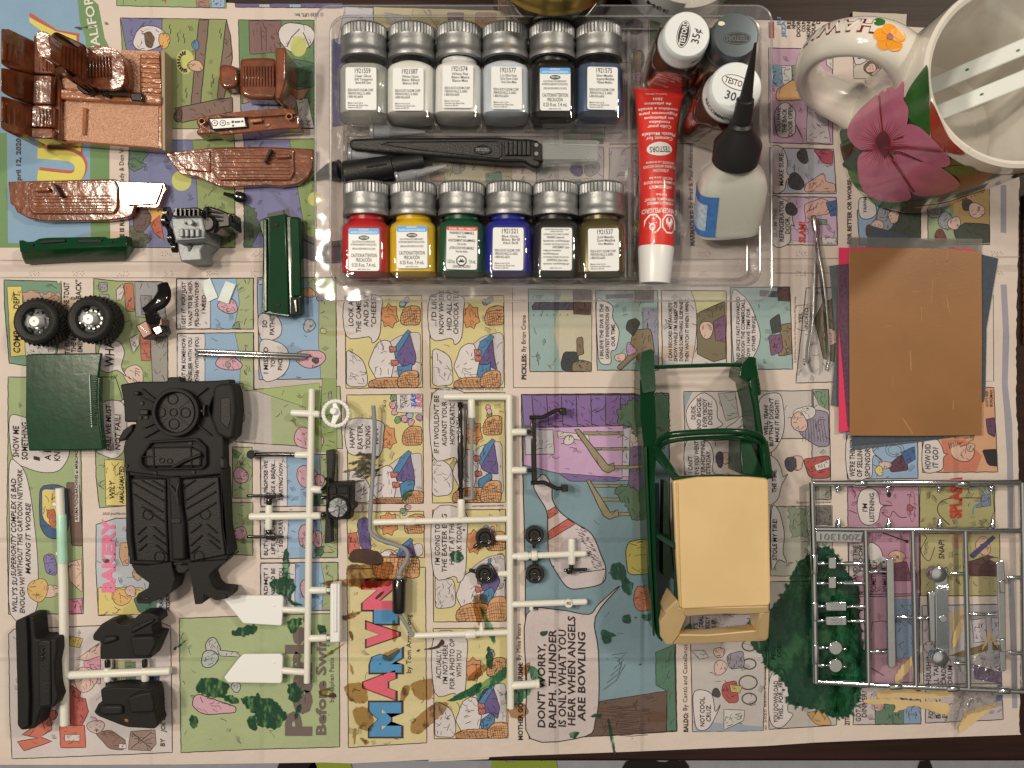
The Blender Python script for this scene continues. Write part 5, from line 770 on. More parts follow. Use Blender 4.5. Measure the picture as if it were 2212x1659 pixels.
MB().lathe([(0, 0), (.0042, 0), (.0042, .004), (.003, .005), (0, .005)], gblack, Matrix.Translation(W(455, 487, .018))).build('oil_filter', t)
MB().tube(WP(Q1('1440,170,18 1430,260,14 1470,330,18 1480,420,16 1510,490,12')), .0014, gblack, 8).build('fan_belt', t)
for x, y, r_ in ((1448, 190, .0036), (1432, 250, .0030), (1480, 400, .0026), (1512, 480, .0026)): MB().lathe([(0, -.001), (r_, -.001), (r_, .001), (0, .001)], gblack, Matrix.Translation(W(x/4, 414.75+y/4, .016)) @ Matrix.Rotation(math.pi/2, 4, 'Y'), 18).build('pulley', t)
# small black plug
t = thing('black_plug', 'small gloss black pin with a round collar near the engine', 'model part', W(508, 424))
MB().tube(WP(Q1('1935,14,2.5 1990,28,2.5 2040,38,2.5')), [.0009, .0011, .0013], gblack, 8).build('pin', t); MB().lathe([(.0013, -.003), (.0026, -.0022), (.0029, 0), (.0026, .0022), (.0012, .0034)], gblack, Matrix.Translation(W(519, 426.5, .0032)) @ Matrix.Rotation(math.pi/2, 4, 'Y') @ Matrix.Rotation(.3, 4, 'X'), 16).build('collar', t)
MB().tube(WP(Q1('2105,55,3 2135,66,2')), .0008, gblack, 6).build('stem', t)
# ================================================================ green body panels
t = thing('rocker_panel', 'dark green rocker panel lying flat under the brown door panel', 'body panel', W(157, 540), 'green rocker panels')
MB().slab(Q1('160,415,9 195,415,9 220,432,9 290,425,9 335,400,9 420,392,9 900,385,9 930,400,9 1000,395,9 1060,378,9 1100,378,9 1095,470,10.5 600,490,10.5 170,520,10.5'), .009, .0035, green).build('upper_face', t, bevel=.0006)
MB().slab(Q1('168,505,10.6 600,476,10.6 1098,455,10.6 1090,585,3 600,600,3 210,622,3 180,560,7'), .009, .001, green).build('curved_face', t, bevel=.0010)
for st in ('345,420 560,405 562,430 348,446', '670,405 885,408 870,436 672,440'): plate('slot', t, Q1(st), .0100, .0085, mblack, .0003)
for x, y in ((275, 455), (960, 430)): plate('mount_hole', t, Q1(' '.join('%g,%g' % a for a in arc(x, y, 13, 11, 12))), .0104, .009, mblack, .0002)
t = thing('rocker_panel', 'dark green ribbed body panel standing beside the tray, two round holes', 'body panel', W(606, 575), 'green rocker panels')
def Q11(s_): return q(1, 1, s_)
plate('base_plate', t, Q11('25,245 90,215 260,185 270,205 375,218 385,235 395,1050 300,1062 285,1085 200,1070 45,1048 60,400 30,300'), .007, .001, green, .0006)
plate('ridge', t, Q11('110,215,10.8 255,190,8.6 285,1060,8.6 160,1040,10 100,1030,10.8'), .0098, .006, green, .0018, r=4, segs=3); plate('side_fold', t, Q11('290,215,9.6 378,222,7.6 395,900,7.6 300,905,9.6'), .0090, .006, green, .0008)
plate('flange', t, Q11('60,235 95,225 100,1030 62,1040'), .0085, .006, green, .0006)
for y, x in ((280, 172), (975, 188)): plate('mount_hole', t, Q11(' '.join('%g,%g' % a for a in arc(x, y, 24, 20, 14))), .0101, .009, mblack, .0002)
plate('latch', t, Q11('295,905 385,905 392,1060 300,1062'), .0078, .006, mblack, .0004); plate('latch_hook', t, Q11('320,935 350,915 362,1040 335,1045'), .009, .007, green, .0005)
# hood
t = thing('car_hood', 'flat dark green car hood with a row of fine vent slots', 'car hood', W(135, 870))
def Q2(s_): return q(0, 2, s_)
plate('panel', t, Q2('222,-255 300,-262 880,-268 868,-200 850,-60 845,120 862,350 895,568 700,572 245,580 235,480 218,300'), .0075, .0058, green, .0007)
for a, b2 in (('222,-255', '245,580'), ('880,-268', '895,568')): pass
plate('hood_lip', t, Q2('842,-60 862,-60 858,120 872,350 900,566 888,568 850,350 838,120'), .0079, .0045, green, .0005)
for k in range(23): plate('vent_slot', t, Q2('780,%d 828,%d 828,%d 780,%d' % (-75+k*19, -75+k*19, -64+k*19, -64+k*19)), .0082, .0074, green, .00025)
plate('vent_edge', t, Q2('768,-80 774,-80 796,375 786,375'), .0081, .0074, mat('bare_edge', (170, 180, 160), .3), .0001); plate('vent_edge', t, Q2('640,-86 800,-90 800,-86 640,-82'), .0079, .0074, MATS['bare_edge'], .0001)
for st in ('230,-240,2 300,-245,2 300,560,2 250,565,2', '800,-250,2 845,-250,2 850,550,2 800,555,2'): plate('underside_rib', t, Q2(st), .0056, .001, green, .0004)
# ================================================================ wheels
def make_wheel(at, label):
    t = thing('wheel', label, 'wheel', at, 'model car wheels', rot=(0, 0, random.random()))
    H = .016; R = .0116; b = MB()
    b.lathe([(.0066, .001), (.0090, 0), (.0108, .0012), (.0114, .0035)], rubber, n=64, caps=False)
    for k in range(5): b.lathe([(R-.0004, .0035+k*.0019), (R-.0002, .0040+k*.0019), (R-.0002, .0050+k*.0019), (R-.0004, .0054+k*.0019)], rubber, Matrix.Rotation((k % 2)*math.pi/32, 4, 'Z'), 64, False, .0007)
    b.lathe([(R-.0004, .0130), (.0110, .0142), (.0100, .0157), (.0092, H), (.0080, .0156), (.0068, .0150), (.0064, .0128)], rubber, n=64, caps=False)
    b.build('tyre', t)
    r_ = MB(); r_.lathe([(.0068, .0142), (.0066, .0118), (.0058, .0112), (.0012, .0108), (0, .0108)], chrome, n=40, caps=False); rm = r_.build('rim', t)
    for k in range(12):
        a = k*math.pi/6; M = Matrix.Rotation(a, 4, 'Z'); MB().box(.0040, .0049, -.0006, .0006, .0111, .0119, gblack, M).build('rim_hole', rm)
    for k in range(4):
        M = Matrix.Rotation(k*math.pi/2+.4, 4, 'Z'); MB().box(.0050, .0066, -.0011, .0011, .0113, .0128, mblack, M).build('rim_clip', rm)
    MB().lathe([(.0028, .0108), (.0028, .0150), (.0024, .0158), (.0006, .0158), (.0006, .0150), (0, .0150)], white, n=28, caps=False).build('hub_cap', t)
    return t
make_wheel(W(73, 694, .016)-Vector((0, 0, .016)), 'black toy wheel with chrome rim and white hub, over the yellow sign'); make_wheel(W(190, 689, .016)-Vector((0, 0, .016)), 'black toy wheel with chrome rim and white hub, next to the twisted chrome part')
# twisted chrome/black manifold
t = thing('exhaust_manifold', 'curved black chromed manifold piece standing on a box foot', 'model part', W(328, 672))
dchr = mat('black_chrome', (64, 58, 54), .12, metal=.85)
MB().tube([v for v in smooth_path(WP(Q1('1405,800,8 1415,870,10 1390,940,12 1310,1000,12 1275,1040,11')), 5)], [.0035-.0006*math.cos(i*.4) for i in range(21)], dchr, 12, squash=.55).build('curved_arm', t)
for k in range(4): MB().tube(WP(Q1('%d,%d,11 %d,%d,12' % (1262+k*5, 1022+k*30, 1345+k*16, 1050+k*24))), .0016, dchr, 8).build('runner', t)
plate('port_box', t, Q1('1165,1155 1270,1100 1318,1230 1235,1278'), .012, .001, mat('copper_chrome', (110, 80, 66), .42, metal=.6), .0008); plate('port_box', t, Q1('1300,1170 1390,1140 1415,1215 1345,1248'), .011, .001, dchr, .0008)
plate('flange', t, Q1('1360,1110 1398,1090 1402,1150 1370,1160'), .013, .004, MATS['copper_chrome'], .0004)
for k in range(5): plate('port', t, Q1(' '.join('%g,%g' % a for a in arc(1215+k*13, 1185+k*12-24, 5, 5, 8))), .0123, .0115, gblack, .0001)
# decal paper pieces
dec = mat('decal_paper', (204, 204, 188), .5, var=.08, vscale=200)
t = MB().slab(Q1('1730,778 1815,745 1882,910 1795,950'), .0008, .0003, dec).build('decal_slip'); tag(t, 'pale paper slip leaning left on the blue comic panel, tilted', 'paper slip', 'pale paper slips')
t = MB().slab(Q1('1950,768 2036,800 1972,965 1880,935'), .0012, .0009, dec).build('decal_slip'); tag(t, 'pale paper slip with faint round stamp, tilted the other way beside its twin', 'paper slip', 'pale paper slips')
# steel axles
for y0, y1, lb, x1 in ((757, 768, 'thin steel axle rod, the upper of two lying side by side', 668), (765, 774, 'thin steel axle rod, the lower of two lying side by side', 660)):
    o = MB().tube([W(422, y0, .0022), W(430, y0+.3, .0022), W(x1-5, y1-.5, .0022), W(x1, y1, .0022)], [.0005, .0009, .0009, .0005], steel, 10).build('axle_rod'); tag(o, lb, 'rod', 'steel axles')
# ================================================================ chassis
t = thing('chassis', 'matt black model car chassis floor with spare wheel well', 'chassis', W(385, 1060))
plate('floor_pan', t, Q2('1035,5 1180,-20 1440,-22 1450,-60 1550,-60 1560,-22 1850,-28 1990,-40 1985,90 1840,120 1800,220 1850,330 1930,430 1938,720 1920,760 1945,1240 1990,1470 1960,1530 1850,1580 1110,1560 1125,1330 1100,1320 1080,760 1062,560 1075,500 1150,400 1175,330 1075,330 1065,150'), .0120, .004, mblack, .0008)
for s_ in ((1020, 330, 1140, 500),): MB().slab(Q2('1060,400 1140,345 1145,400 1080,480 1025,500 1018,480'), .0115, .001, mblack).build('arch_flap', t, bevel=.0006)
ar = MB(); ar.slab(Q2('1840,40 1880,0 2000,-10 2030,80 2042,240 2015,470 1960,480 1870,440 1820,300 1830,200'), .0140, .001, mblack); ar.build('wheel_arch', t, bevel=.0030, segs=4)
MB().slab(Q2('1900,120 1990,110 2000,300 1970,400 1900,330'), .0143, .013, mblack2).build('arch_crown', t, bevel=.002, segs=3)
def cring(n, c, r, x, y, ro, ri, zt, zb, m, parent):
    return MB().ring([(553*c+a/4, 414.75*r+b2/4) for a, b2 in arc(x, y, ro, ro*1.02, 40)], [(553*c+a/4, 414.75*r+b2/4) for a, b2 in arc(x, y, ri, ri*1.02, 40)], zt, zb, m).build(n, parent, bevel=.0004)
wl = cring('wheel_well', 0, 2, 1512, 245, 205, 172, .0165, .010, mblack, t)
MB().slab([(a/4, 829.5+b2/4) for a, b2 in arc(1505, 245, 172, 175, 36)], .0135, .010, mblack2).build('well_floor', wl)
for x, y, r_ in ((1490, 130, 46), (1385, 245, 44), (1600, 248, 44), (1500, 345, 46), (1495, 245, 34)): cring('well_boss', 0, 2, x, y, r_, r_-6, .0141, .013, mblack, wl)
lines_on(t, 'rib', [(Q2(a)[0], Q2(b2)[0]) for a, b2 in (('1220,40', '1330,130'), ('1215,115', '1320,160'), ('1790,30', '1690,110'), ('1235,380', '1345,335'), ('1240,465', '1380,385'), ('1700,350', '1820,445'), ('1370,140', '1450,215'), ('1640,140', '1545,215'), ('1380,365', '1450,290'), ('1640,360', '1545,285'))], .0130, 1.4, mblack2, .0006)
for st in ('1200,220 1275,222 1275,268 1200,265', '1745,178 1772,178 1770,280 1745,280', '1680,222 1765,220 1765,245 1680,250', '1150,65 1195,65 1195,95 1150,95'): plate('bracket', t, Q2(st), .0150, .011, gblack if st[0:4] == '1745' else mblack2, .0005)
for x, y in ((1230, 165), (1215, 290), (1268, 287), (1095, 705), (1300, 525), (1650, 512), (1345, 770), (1675, 760), (1908, 675)): MB().lathe([(0, 0), (.0011, 0), (.0009, .0009), (0, .0009)], mblack2, Matrix.Translation(W(x/4, 829.5+y/4, .0119)), 12).build('bolt_head', t)
rim_ = rnd(Q2('1200,640 1290,490 1700,468 1780,545 1785,700 1740,740 1250,745 1205,710'), 4)
cx = sum(p_[0] for p_ in rim_)/len(rim_); cyy = sum(p_[1] for p_ in rim_)/len(rim_)
tk = MB().ring(rim_, [(cx+(a-cx)*.93, cyy+(b2-cyy)*.85) for a, b2 in rim_], .0145, .011, mblack).build('tank_recess', t, bevel=.0005)
plate('fuel_tank', tk, Q2('1250,560 1330,545 1640,540 1740,580 1735,715 1260,718'), .0134, .0115, mblack2, .0012, r=5)
for st in ('1205,625 1340,620 1340,632 1206,636', '1315,545 1328,545 1335,740 1322,740', '1640,540 1652,540 1660,740 1648,740'): plate('tank_strap', tk, Q2(st), .0140, .012, mblack, .0003)
MB().tube(WP(Q2('1490,720,14.5 1600,660,15 1735,610,14.5')), .0008, mblack, 6).build('fuel_pipe', tk)
for x, y in ((1398, 660), (1465, 668)): cring('tank_boss', 0, 2, x, y, 24, 19, .0139, .012, mblack, tk)
plate('cross_member', t, Q2('1080,755 1190,770 1450,800 1560,800 1890,775 1920,760 1920,785 1560,820 1450,820 1090,790'), .0146, .011, mblack, .0006)
for st in ('1120,815 1430,820 1435,1100 1455,1540 1150,1530 1130,1250', '1560,822 1890,800 1925,1240 1955,1480 1640,1540 1600,1200'): plate('floor_panel', t, Q2(st), .0134, .011, mblack2, .0008)
tn = plate('gearbox_tunnel', t, Q2('1450,800 1550,800 1562,1050 1590,1200 1600,1520 1480,1530 1465,1150'), .0165, .011, mblack, .0012)
for st in ('1475,1165 1560,1160 1562,1205 1478,1210', '1495,1545 1580,1540 1580,1560 1500,1570'): plate('tunnel_clamp', tn, Q2(st), .0170, .016, mblack2, .0004)
MB().tube([v for v in smooth_path(WP(Q2('1470,880,17 1520,950,17.2 1535,1040,17')), 5)], .0007, mblack2, 6).build('tunnel_pipe', tn); MB().tube([v for v in smooth_path(WP(Q2('1545,860,17 1530,930,17.2 1542,1040,17')), 5)], .0007, mblack2, 6).build('tunnel_pipe', tn)
seg = [('1140,850', '1410,1010'), ('1215,835', '1400,930'), ('1310,835', '1420,900'), ('1145,950', '1400,1110'), ('1220,1060', '1410,1190'), ('1570,905', '1680,830'), ('1600,1005', '1850,850'), ('1600,1080', '1860,930'), ('1610,1180', '1860,1025'), ('1180,1305', '1255,1235'), ('1320,1235', '1415,1320'), ('1190,1370', '1260,1310'), ('1315,1310', '1425,1390'), ('1190,1445', '1260,1385'), ('1340,1390', '1430,1470'), ('1640,1290', '1735,1215'), ('1780,1210', '1870,1290'), ('1640,1400', '1740,1310'), ('1790,1295', '1890,1370'), ('1640,1470', '1720,1400'), ('1800,1350', '1895,1430')]
lines_on(t, 'rib', [(Q2(a)[0], Q2(b2)[0]) for a, b2 in seg], .0138, 1.5, mblack, .0007)
for x, y in ((1275, 1130), (1770, 1125), (1375, 1495), (1715, 1490)): cring('floor_boss', 0, 2, x, y, 46, 41, .0140, .013, mblack, t)
for st in ('1080,760 1108,760 1135,1330 1160,1540 1110,1500 1085,1330', '1895,730 1925,725 1945,1240 1990,1470 1955,1490 1920,1260'): plate('side_rail', t, Q2(st), .0158, .004, mblack, .0008)
plate('rail_mount', t, Q2('1895,630 1918,640 1940,670 1938,730 1895,725'), .0165, .012, mblack2, .0005)
plate('front_fork', t, Q2('1130,1560 1270,1570 1480,1540 1490,1600 1510,1680 1480,1790 1400,1850 1300,1890 1290,1900 1185,1895 1175,1850 1190,1810 1270,1790 1290,1720 1180,1640'), .0150, .002, mblack, .0016, r=3)
plate('front_fork', t, Q2('1620,1545 1960,1520 1990,1480 1985,1500 1850,1600 1800,1660 1830,1740 1870,1780 1985,1790 1975,1850 1860,1870 1790,1830 1760,1810 1750,1900 1685,1905 1660,1740 1640,1640'), .0150, .002, mblack, .0016, r=3)
plate('front_cross_bar', t, Q2('1490,1560 1640,1555 1640,1600 1590,1640 1540,1640 1490,1610'), .0125, .003, mblack2, .0008)
for st in ('1190,1850 1290,1848 1290,1858 1190,1860', '1880,1815 1960,1812 1955,1850 1870,1850'): plate('fork_slot', t, Q2(st), .0154, .0145, gblack, .0002)
# ================================================================ white plastic runners with parts
def run(parent, name, c, r, pts, rad=.0022, m=None, z=.0042, n=12, sm=0):
    P_ = [(553*c+a[0]/4, 414.75*r+a[1]/4, (a[2]/1000 if len(a) > 2 else z)) for a in pts]
    path = WP(P_)
    if sm: path = smooth_path(path, sm)
    R_ = rad if not isinstance(rad, (list, tuple)) else rad
    if not isinstance(R_, (list, tuple)) and not sm and len(path) == 2:
        d = (path[1]-path[0]); L = d.length; e = min(.0012, L*.2); u = d/L
        path = [path[0], path[0]+u*e*.35, path[0]+u*e, path[1]-u*e, path[1]-u*e*.35, path[1]]; R_ = [rad*.55, rad*.88, rad, rad, rad*.88, rad*.55]
    return MB().tube(path, R_, m or ivory, n).build(name, parent)
def disc(parent, name, c, r, x, y, rad, z0, z1, m, n=32, bev=.0003, prof=None):
    o = W(553*c+x/4, 414.75*r+y/4, z1)
    return MB().lathe(prof or [(0, z0), (rad, z0), (rad, z1), (0, z1)], m, Matrix.Translation((o.x, o.y, 0)), n, False).build(name, parent, bevel=bev)
t = thing('parts_runner', 'ivory plastic runner holding a black bumper and two black fender liners', 'model sprue', W(140, 1300))
run(t, 'runner', 2, 0, [(0, 0)]*2) if 0 else None
run(t, 'runner', 0, 2, [(515, 900), (548, 1750), (560, 2945)], [.0020, .0022, .0022])
gs = MB(); run(t, 'green_smear', 0, 2, [(530, 1120), (542, 1560)], .00233, mat('green_tinted_plastic', (176, 212, 178), .35, var=.1, vscale=120))
run(t, 'runner', 0, 3, [(575, 858), (1480, 820)], .0021); run(t, 'runner_joint', 0, 3, [(520, 760), (522, 900)], .0020, z=.005)
for x in (928, 1250): run(t, 'runner_stub', 0, 3, [(x, 790), (x+6, 915)], .0019); run(t, 'stub_tip', 0, 3, [(x, 720), (x+2, 792)], .0014, gblack); run(t, 'stub_tip', 0, 3, [(x+8, 905), (x+14, 985)], .0015, gblack)
for x, y in ((560, 1200), (562, 1330), (480, 1465), (450, 1040)): run(t, 'runner_nub', 0, 2, [(520+(x-520)*.4, y), (x+10, y)], .0010)
bp_ = plate('bumper', t, q(0, 3, '128,390 225,345 290,350 305,545 430,545 485,540 490,650 470,760 478,930 500,1050 470,1130 350,1150 300,1320 180,1335 145,1290 150,1080 138,800'), .013, .001, mblack, .0020, r=5, segs=3)
plate('bumper_face', bp_, q(0, 3, '130,395 220,355 235,560 240,800 250,1080 240,1300 180,1325 150,1280 145,800'), .0155, .010, mblack, .0016, r=4, segs=3); plate('bumper_step', bp_, q(0, 3, '325,560 430,555 440,1120 335,1140'), .0140, .012, mblack2, .0008)
for y in (627, 665, 710): disc(bp_, 'lamp_socket', 0, 3, 355, y, .0014, .0130, .0146, gblack, 16)
fl = plate('fender_liner', t, q(0, 3, '800,510 880,410 990,380 1030,420 1110,415 1200,330 1300,320 1360,345 1375,400 1310,430 1320,500 1390,510 1350,600 1300,715 865,722 870,570 800,555'), .014, .003, mblack, .0024, r=5, segs=3)
plate('liner_dome', fl, q(0, 3, '1120,530 1320,520 1345,590 1290,700 1150,700'), .0185, .012, mblack, .0030, r=6, segs=4); plate('liner_ridge', fl, q(0, 3, '890,530 1000,520 1010,560 880,600'), .0160, .012, mblack2, .0010); plate('liner_ridge', fl, q(0, 3, '1140,440 1330,370 1320,400 1130,500'), .0155, .012, mblack2, .0010)
fl = plate('fender_liner', t, q(0, 3, '865,980 1000,960 1320,975 1340,1060 1345,1230 1365,1280 1340,1322 1100,1310 1040,1290 850,1215 808,1180 850,1100 880,1095'), .014, .003, mblack, .0024, r=5, segs=3)
plate('liner_dome', fl, q(0, 3, '1100,1060 1180,1020 1300,1000 1330,1100 1330,1180 1120,1190'), .0185, .012, mblack, .0030, r=6, segs=4); plate('liner_ridge', fl, q(0, 3, '830,1170 880,1120 1050,1120 1060,1200 900,1210'), .0160, .012, mblack2, .0012); plate('liner_slot', fl, q(0, 3, '1070,1235 1105,1240 1110,1265 1080,1262'), .0145, .0135, brown2, .0002)
# ---- second runner
t = thing('parts_runner', 'ivory plastic runner holding a steering wheel, radiator fan and two white flaps', 'model sprue', W(670, 1150))
run(t, 'runner', 1, 2, [(482, 42), (472, 620), (455, 1500), (440, 2580)], [.0016, .0018, .0018, .0016])
run(t, 'runner', 1, 2, [(300, 248), (560, 262)], .0018); run(t, 'runner', 1, 2, [(335, 612), (478, 612)], .0018); run(t, 'runner', 1, 2, [(-60, 1146), (570, 1138)], .0019); run(t, 'runner', 1, 2, [(465, 908), (580, 916)], .0019)
run(t, 'runner', 1, 3, [(450, 125), (615, 122)], .0018); run(t, 'runner', 1, 3, [(455, 540), (615, 535)], .0018); run(t, 'runner', 1, 3, [(430, 296), (225, 290)], .0016); run(t, 'runner', 1, 3, [(428, 832), (222, 815)], .0017); run(t, 'runner_tip', 1, 3, [(612, 122), (645, 120)], .0010); run(t, 'runner_tip', 1, 3, [(612, 535), (645, 533)], .0010)
run(t, 'runner_stub', 1, 2, [(112, 1040), (108, 1262)], .0018)
sw = thing_o = MB(); cx_, cy_ = 690, 255; sw.tube([W(553+(cx_+108*math.cos(a*math.pi/20))/4, 829.5+(cy_+108*math.sin(a*math.pi/20))/4, .008) for a in range(41)], .0010, white, 8, False); swo = sw.build('steering_wheel', t)
plate('steering_spoke', swo, q(1, 2, '660,150 690,160 730,250 715,285 680,350 645,345 665,260'), .0082, .0068, white, .0005, r=3); disc(swo, 'horn_button', 1, 2, 665, 235, .0018, .007, .0105, white, 20, .0006)
for k in range(24): a = k*math.pi/12; p_ = W(553+(cx_+108*math.cos(a))/4, 829.5+(cy_+108*math.sin(a))/4, .0085); MB().lathe([(0, -.0010), (.0009, -.0006), (.0011, 0), (.0009, .0006), (0, .0010)], white, Matrix.Translation(p_), 8, False).build('grip_bead', swo)
rd = plate('radiator_bar', t, q(1, 2, '605,575 665,568 672,640 655,860 645,1180 655,1370 590,1380 598,1180 612,860'), .0065, .001, mblack2, .0006, r=2)
bx_ = plate('radiator', t, q(1, 2, '610,860 825,845 830,880 828,1030 855,1040 850,1085 822,1085 815,1170 615,1165'), .010, .001, mblack2, .0008, r=3)
MB().ring([(553+a/4, 829.5+b2/4) for a, b2 in rnd([(612, 870), (808, 865), (800, 1160), (618, 1160)], 20)], [(553+a/4, 829.5+b2/4) for a, b2 in rnd([(625, 882), (796, 878), (788, 1148), (630, 1148)], 18)], .0112, .009, mblack).build('radiator_frame', bx_, bevel=.0003)
for st in ('630,895 695,890 695,955 630,958', '708,890 795,886 796,950 708,952'): plate('tank_cell', bx_, q(1, 2, st), .0110, .0095, mblack, .0006, r=2)
cring('fan_shroud', 1, 2, 705, 1068, 100, 88, .0120, .0095, mblack, bx_); disc(bx_, 'fan_disc', 1, 2, 705, 1068, .0049, .0095, .0104, silver)
for k in range(6):
    a = k*math.pi/3+.3; o = W(553+705/4, 829.5+1068/4, .0112); M = Matrix.Translation(o) @ Matrix.Rotation(a, 4, 'Z') @ Matrix.Rotation(.35, 4, 'X'); MB().box(.0010, .0046, -.0012, .0012, -.0003, .0003, silver, M).build('fan_blade', bx_, bevel=.0002)
disc(bx_, 'fan_hub', 1, 2, 700, 1075, .0010, .0105, .0128, silver, 16)
MB().tube([v for v in smooth_path(WP(q(1, 2, '600,820,8 615,825,9 620,860,9 590,900,8 570,915,7')), 4)], .0009, gblack, 8).build('hose', bx_); run(bx_, 'hose', 1, 2, [(555, 985), (610, 980)], .0010, gblack, .006); run(bx_, 'hose', 1, 2, [(565, 1135), (600, 1125)], .0012, gblack, .006)
run(t, 'link_rod', 1, 2, [(-40, 612), (80, 606), (200, 606), (340, 610)], .0011, gblack); disc(t, 'rod_eye', 1, 2, -46, 610, .0022, .002, .0062, gblack, 18)
for y, yy in ((966, 930), (1320, 1300)):
    run(t, 'shock_rod', 1, 2, [(-80, y), (240, y+2)], .0008, gblack, .005)
    for k in range(4): run(t, 'coil', 1, 2, [(100+k*16, y-26), (106+k*18, y+26)], .0012, gblack, .005)
run(t, 'shock_mount', 1, 2, [(118, 985), (112, 1045)], .0016, gblack); run(t, 'shock_mount', 1, 2, [(108, 1258), (118, 1310)], .0016, gblack)
f1 = plate('mud_flap', t, q(1, 3, '-282,200 -230,172 222,170 236,192 222,422 206,430 -112,410'), .0052, .0030, white, .0004, r=3); f2 = plate('mud_flap', t, q(1, 3, '-278,878 -140,700 -108,678 212,675 230,698 224,915 210,930 -245,922'), .0052, .0030, white, .0004, r=3)
disc(f1, 'mould_mark', 1, 3, 155, 260, .0006, .005, .0056, white, 10); disc(f2, 'mould_mark', 1, 3, 155, 750, .0006, .005, .0056, white, 10)
bw = plate('white_bumper', t, q(1, 3, '640,70 725,65 726,575 636,580'), .0070, .001, white, .0008); plate('bumper_lip', bw, q(1, 3, '668,68 700,67 700,490 668,490'), .0078, .006, white, .0006)
# ---- third runner with exhaust
t = thing('parts_runner', 'white plastic runner holding grey exhaust pipe, prop shaft and black discs', 'model sprue', W(1100, 1200))
run(t, 'runner', 1, 2, [(2188, 95), (2192, 800), (2195, 1659), (2200, 2800)], [.0018, .0018, .0018, .0018]); run(t, 'runner', 1, 2, [(1618, 112), (2200, 112)], .0017); run(t, 'runner', 1, 2, [(1012, 1196), (2195, 1166)], .0016); run(t, 'runner_joint', 1, 2, [(1285, 1190), (1385, 1186)], .0020)
run(t, 'runner_stub', 1, 2, [(1860, 130), (1865, 300)], .0019); run(t, 'runner_tip', 1, 2, [(1862, 290), (1865, 395)], [.0017, .0012], greyp); run(t, 'runner_stub', 1, 2, [(1772, 990), (1772, 1160)], .0019)
MB().tube(WP(q(1, 2, '1865,390,4 1866,985,4 1860,992,4 1800,990,4')), .0008, greyp, 8).build('grey_rod', t)
ps = MB(); py = [(155, .0016), (200, .0009), (240, .0010), (290, .0013), (330, .0010), (430, .0010), (455, .0016), (520, .0013), (560, .0017), (640, .0015), (700, .0017), (740, .0015), (800, .0016), (840, .0011), (880, .0010), (990, .0012)]
ps.tube([W(553+1764/4+(y-150)*.002, 829.5+y/4, .0045) for y, r_ in py], [r_ for y, r_ in py], gblack, 10); pso = ps.build('prop_shaft', t)
for y in (188, 912): cring('shaft_eye', 1, 2, 1766, y, 26, 12, .0062, .0028, gblack, pso)
for c, r, x, y, hx, hy in ((1, 2, 1978, 1330, 1880, 1415), (1, 2, 1975, 1645, 1840, 1605), (2, 2, 195, 1308, 190, 1420), (2, 2, 198, 1645, 190, 1510)):
    d_ = disc(t, 'hub_disc', c, r, x, y, .0049, .0015, .0048, gblack, 36, .0005, [(0, .0015), (.0047, .0015), (.0050, .0024), (.0047, .0046), (.0030, .0048), (.0028, .0042), (0, .0042)])
    disc(d_, 'disc_boss', c, r, x, y, .0009, .004, .0058, gblack, 14); run(d_, 'disc_arm', c, r, [(hx, hy), (x+(hx-x)*.5, y+(hy-y)*.5)], .0010, gblack, .0035)
for c, r, a, b2 in ((1, 2, (2070, 1330), (2185, 1330)), (1, 2, (2090, 1640), (2185, 1640))): run(t, 'runner_stub', c, r, [a, b2], .0015)
run(t, 'runner', 2, 2, [(-15, 1490), (645, 1466)], .0016); run(t, 'runner_joint', 2, 2, [(40, 1492), (150, 1486)], .0023); run(t, 'runner_joint', 2, 2, [(165, 1484), (222, 1481)], .0026); run(t, 'runner_stub', 2, 2, [(515, 1332), (515, 1562)], .0019)
run(t, 'jack_handle', 2, 2, [(448, 1610), (650, 1602)], .0009, gblack); run(t, 'jack_head', 2, 2, [(490, 1590), (500, 1640)], .0016, gblack); run(t, 'jack_neck', 2, 2, [(513, 1550), (513, 1600)], .0012, gblack)
sb = plate('sway_bar', t, q(2, 2, '160,290 205,290 216,860 170,860'), .0090, .0060, gblack, .0005)
for pts in (((150, 288), (262, 288), (385, 225), (415, 230)), ((162, 855), (275, 850), (390, 905), (425, 900))): run(sb, 'sway_arm', 2, 2, pts, .0011, gblack, .009)
for st in ('410,205 470,205 472,268 412,268', '425,870 484,870 486,932 428,932'): plate('sway_end', sb, q(2, 2, st), .0105, .0045, gblack, .0005)
for y in (415, 745): run(t, 'runner_stub', 2, 2, [(-5, y), (135, y)], .0018); run(t, 'stub_tip', 2, 2, [(125, y), (175, y)], .0010, gblack, .006); disc(sb, 'sway_pin', 2, 2, 186, y, .0008, .008, .0100, gblack, 12)
run(t, 'runner', 2, 3, [(-10, 246), (650, 222)], .0016); disc(t, 'runner_number_boss', 2, 3, 490, 240, .0021, .004, .0066, MATS['ivory_plastic'], 20)
tx = MB(); a0 = W(1106+468/4, 1244+252/4, .0067); tx.text('40', (a0.x, a0.y), (a0.x+.0026, a0.y+.0001), .0018, mat('smudge_grey', (120, 112, 100)), lambda p: Vector((p.x, p.y, .0068)), .02); tx.build('runner_number', t, smooth=0)
run(t, 'runner_nub', 2, 3, [(165, 250), (168, 298)], .0010); run(t, 'runner', 2, 3, [(-10, 948), (238, 930)], .0020); run(t, 'runner_tip', 2, 3, [(200, 934), (240, 932)], .0024)
run(t, 'runner', 1, 3, [(1358, 516), (2195, 486)], .0015); run(t, 'runner_joint', 1, 3, [(1805, 505), (1905, 500)], .0023); run(t, 'runner_nub', 1, 3, [(1950, 490), (1945, 400)], [.0016, .0005]); run(t, 'runner_nub', 1, 2, [(2190, 440), (2260, 425)], .0010)
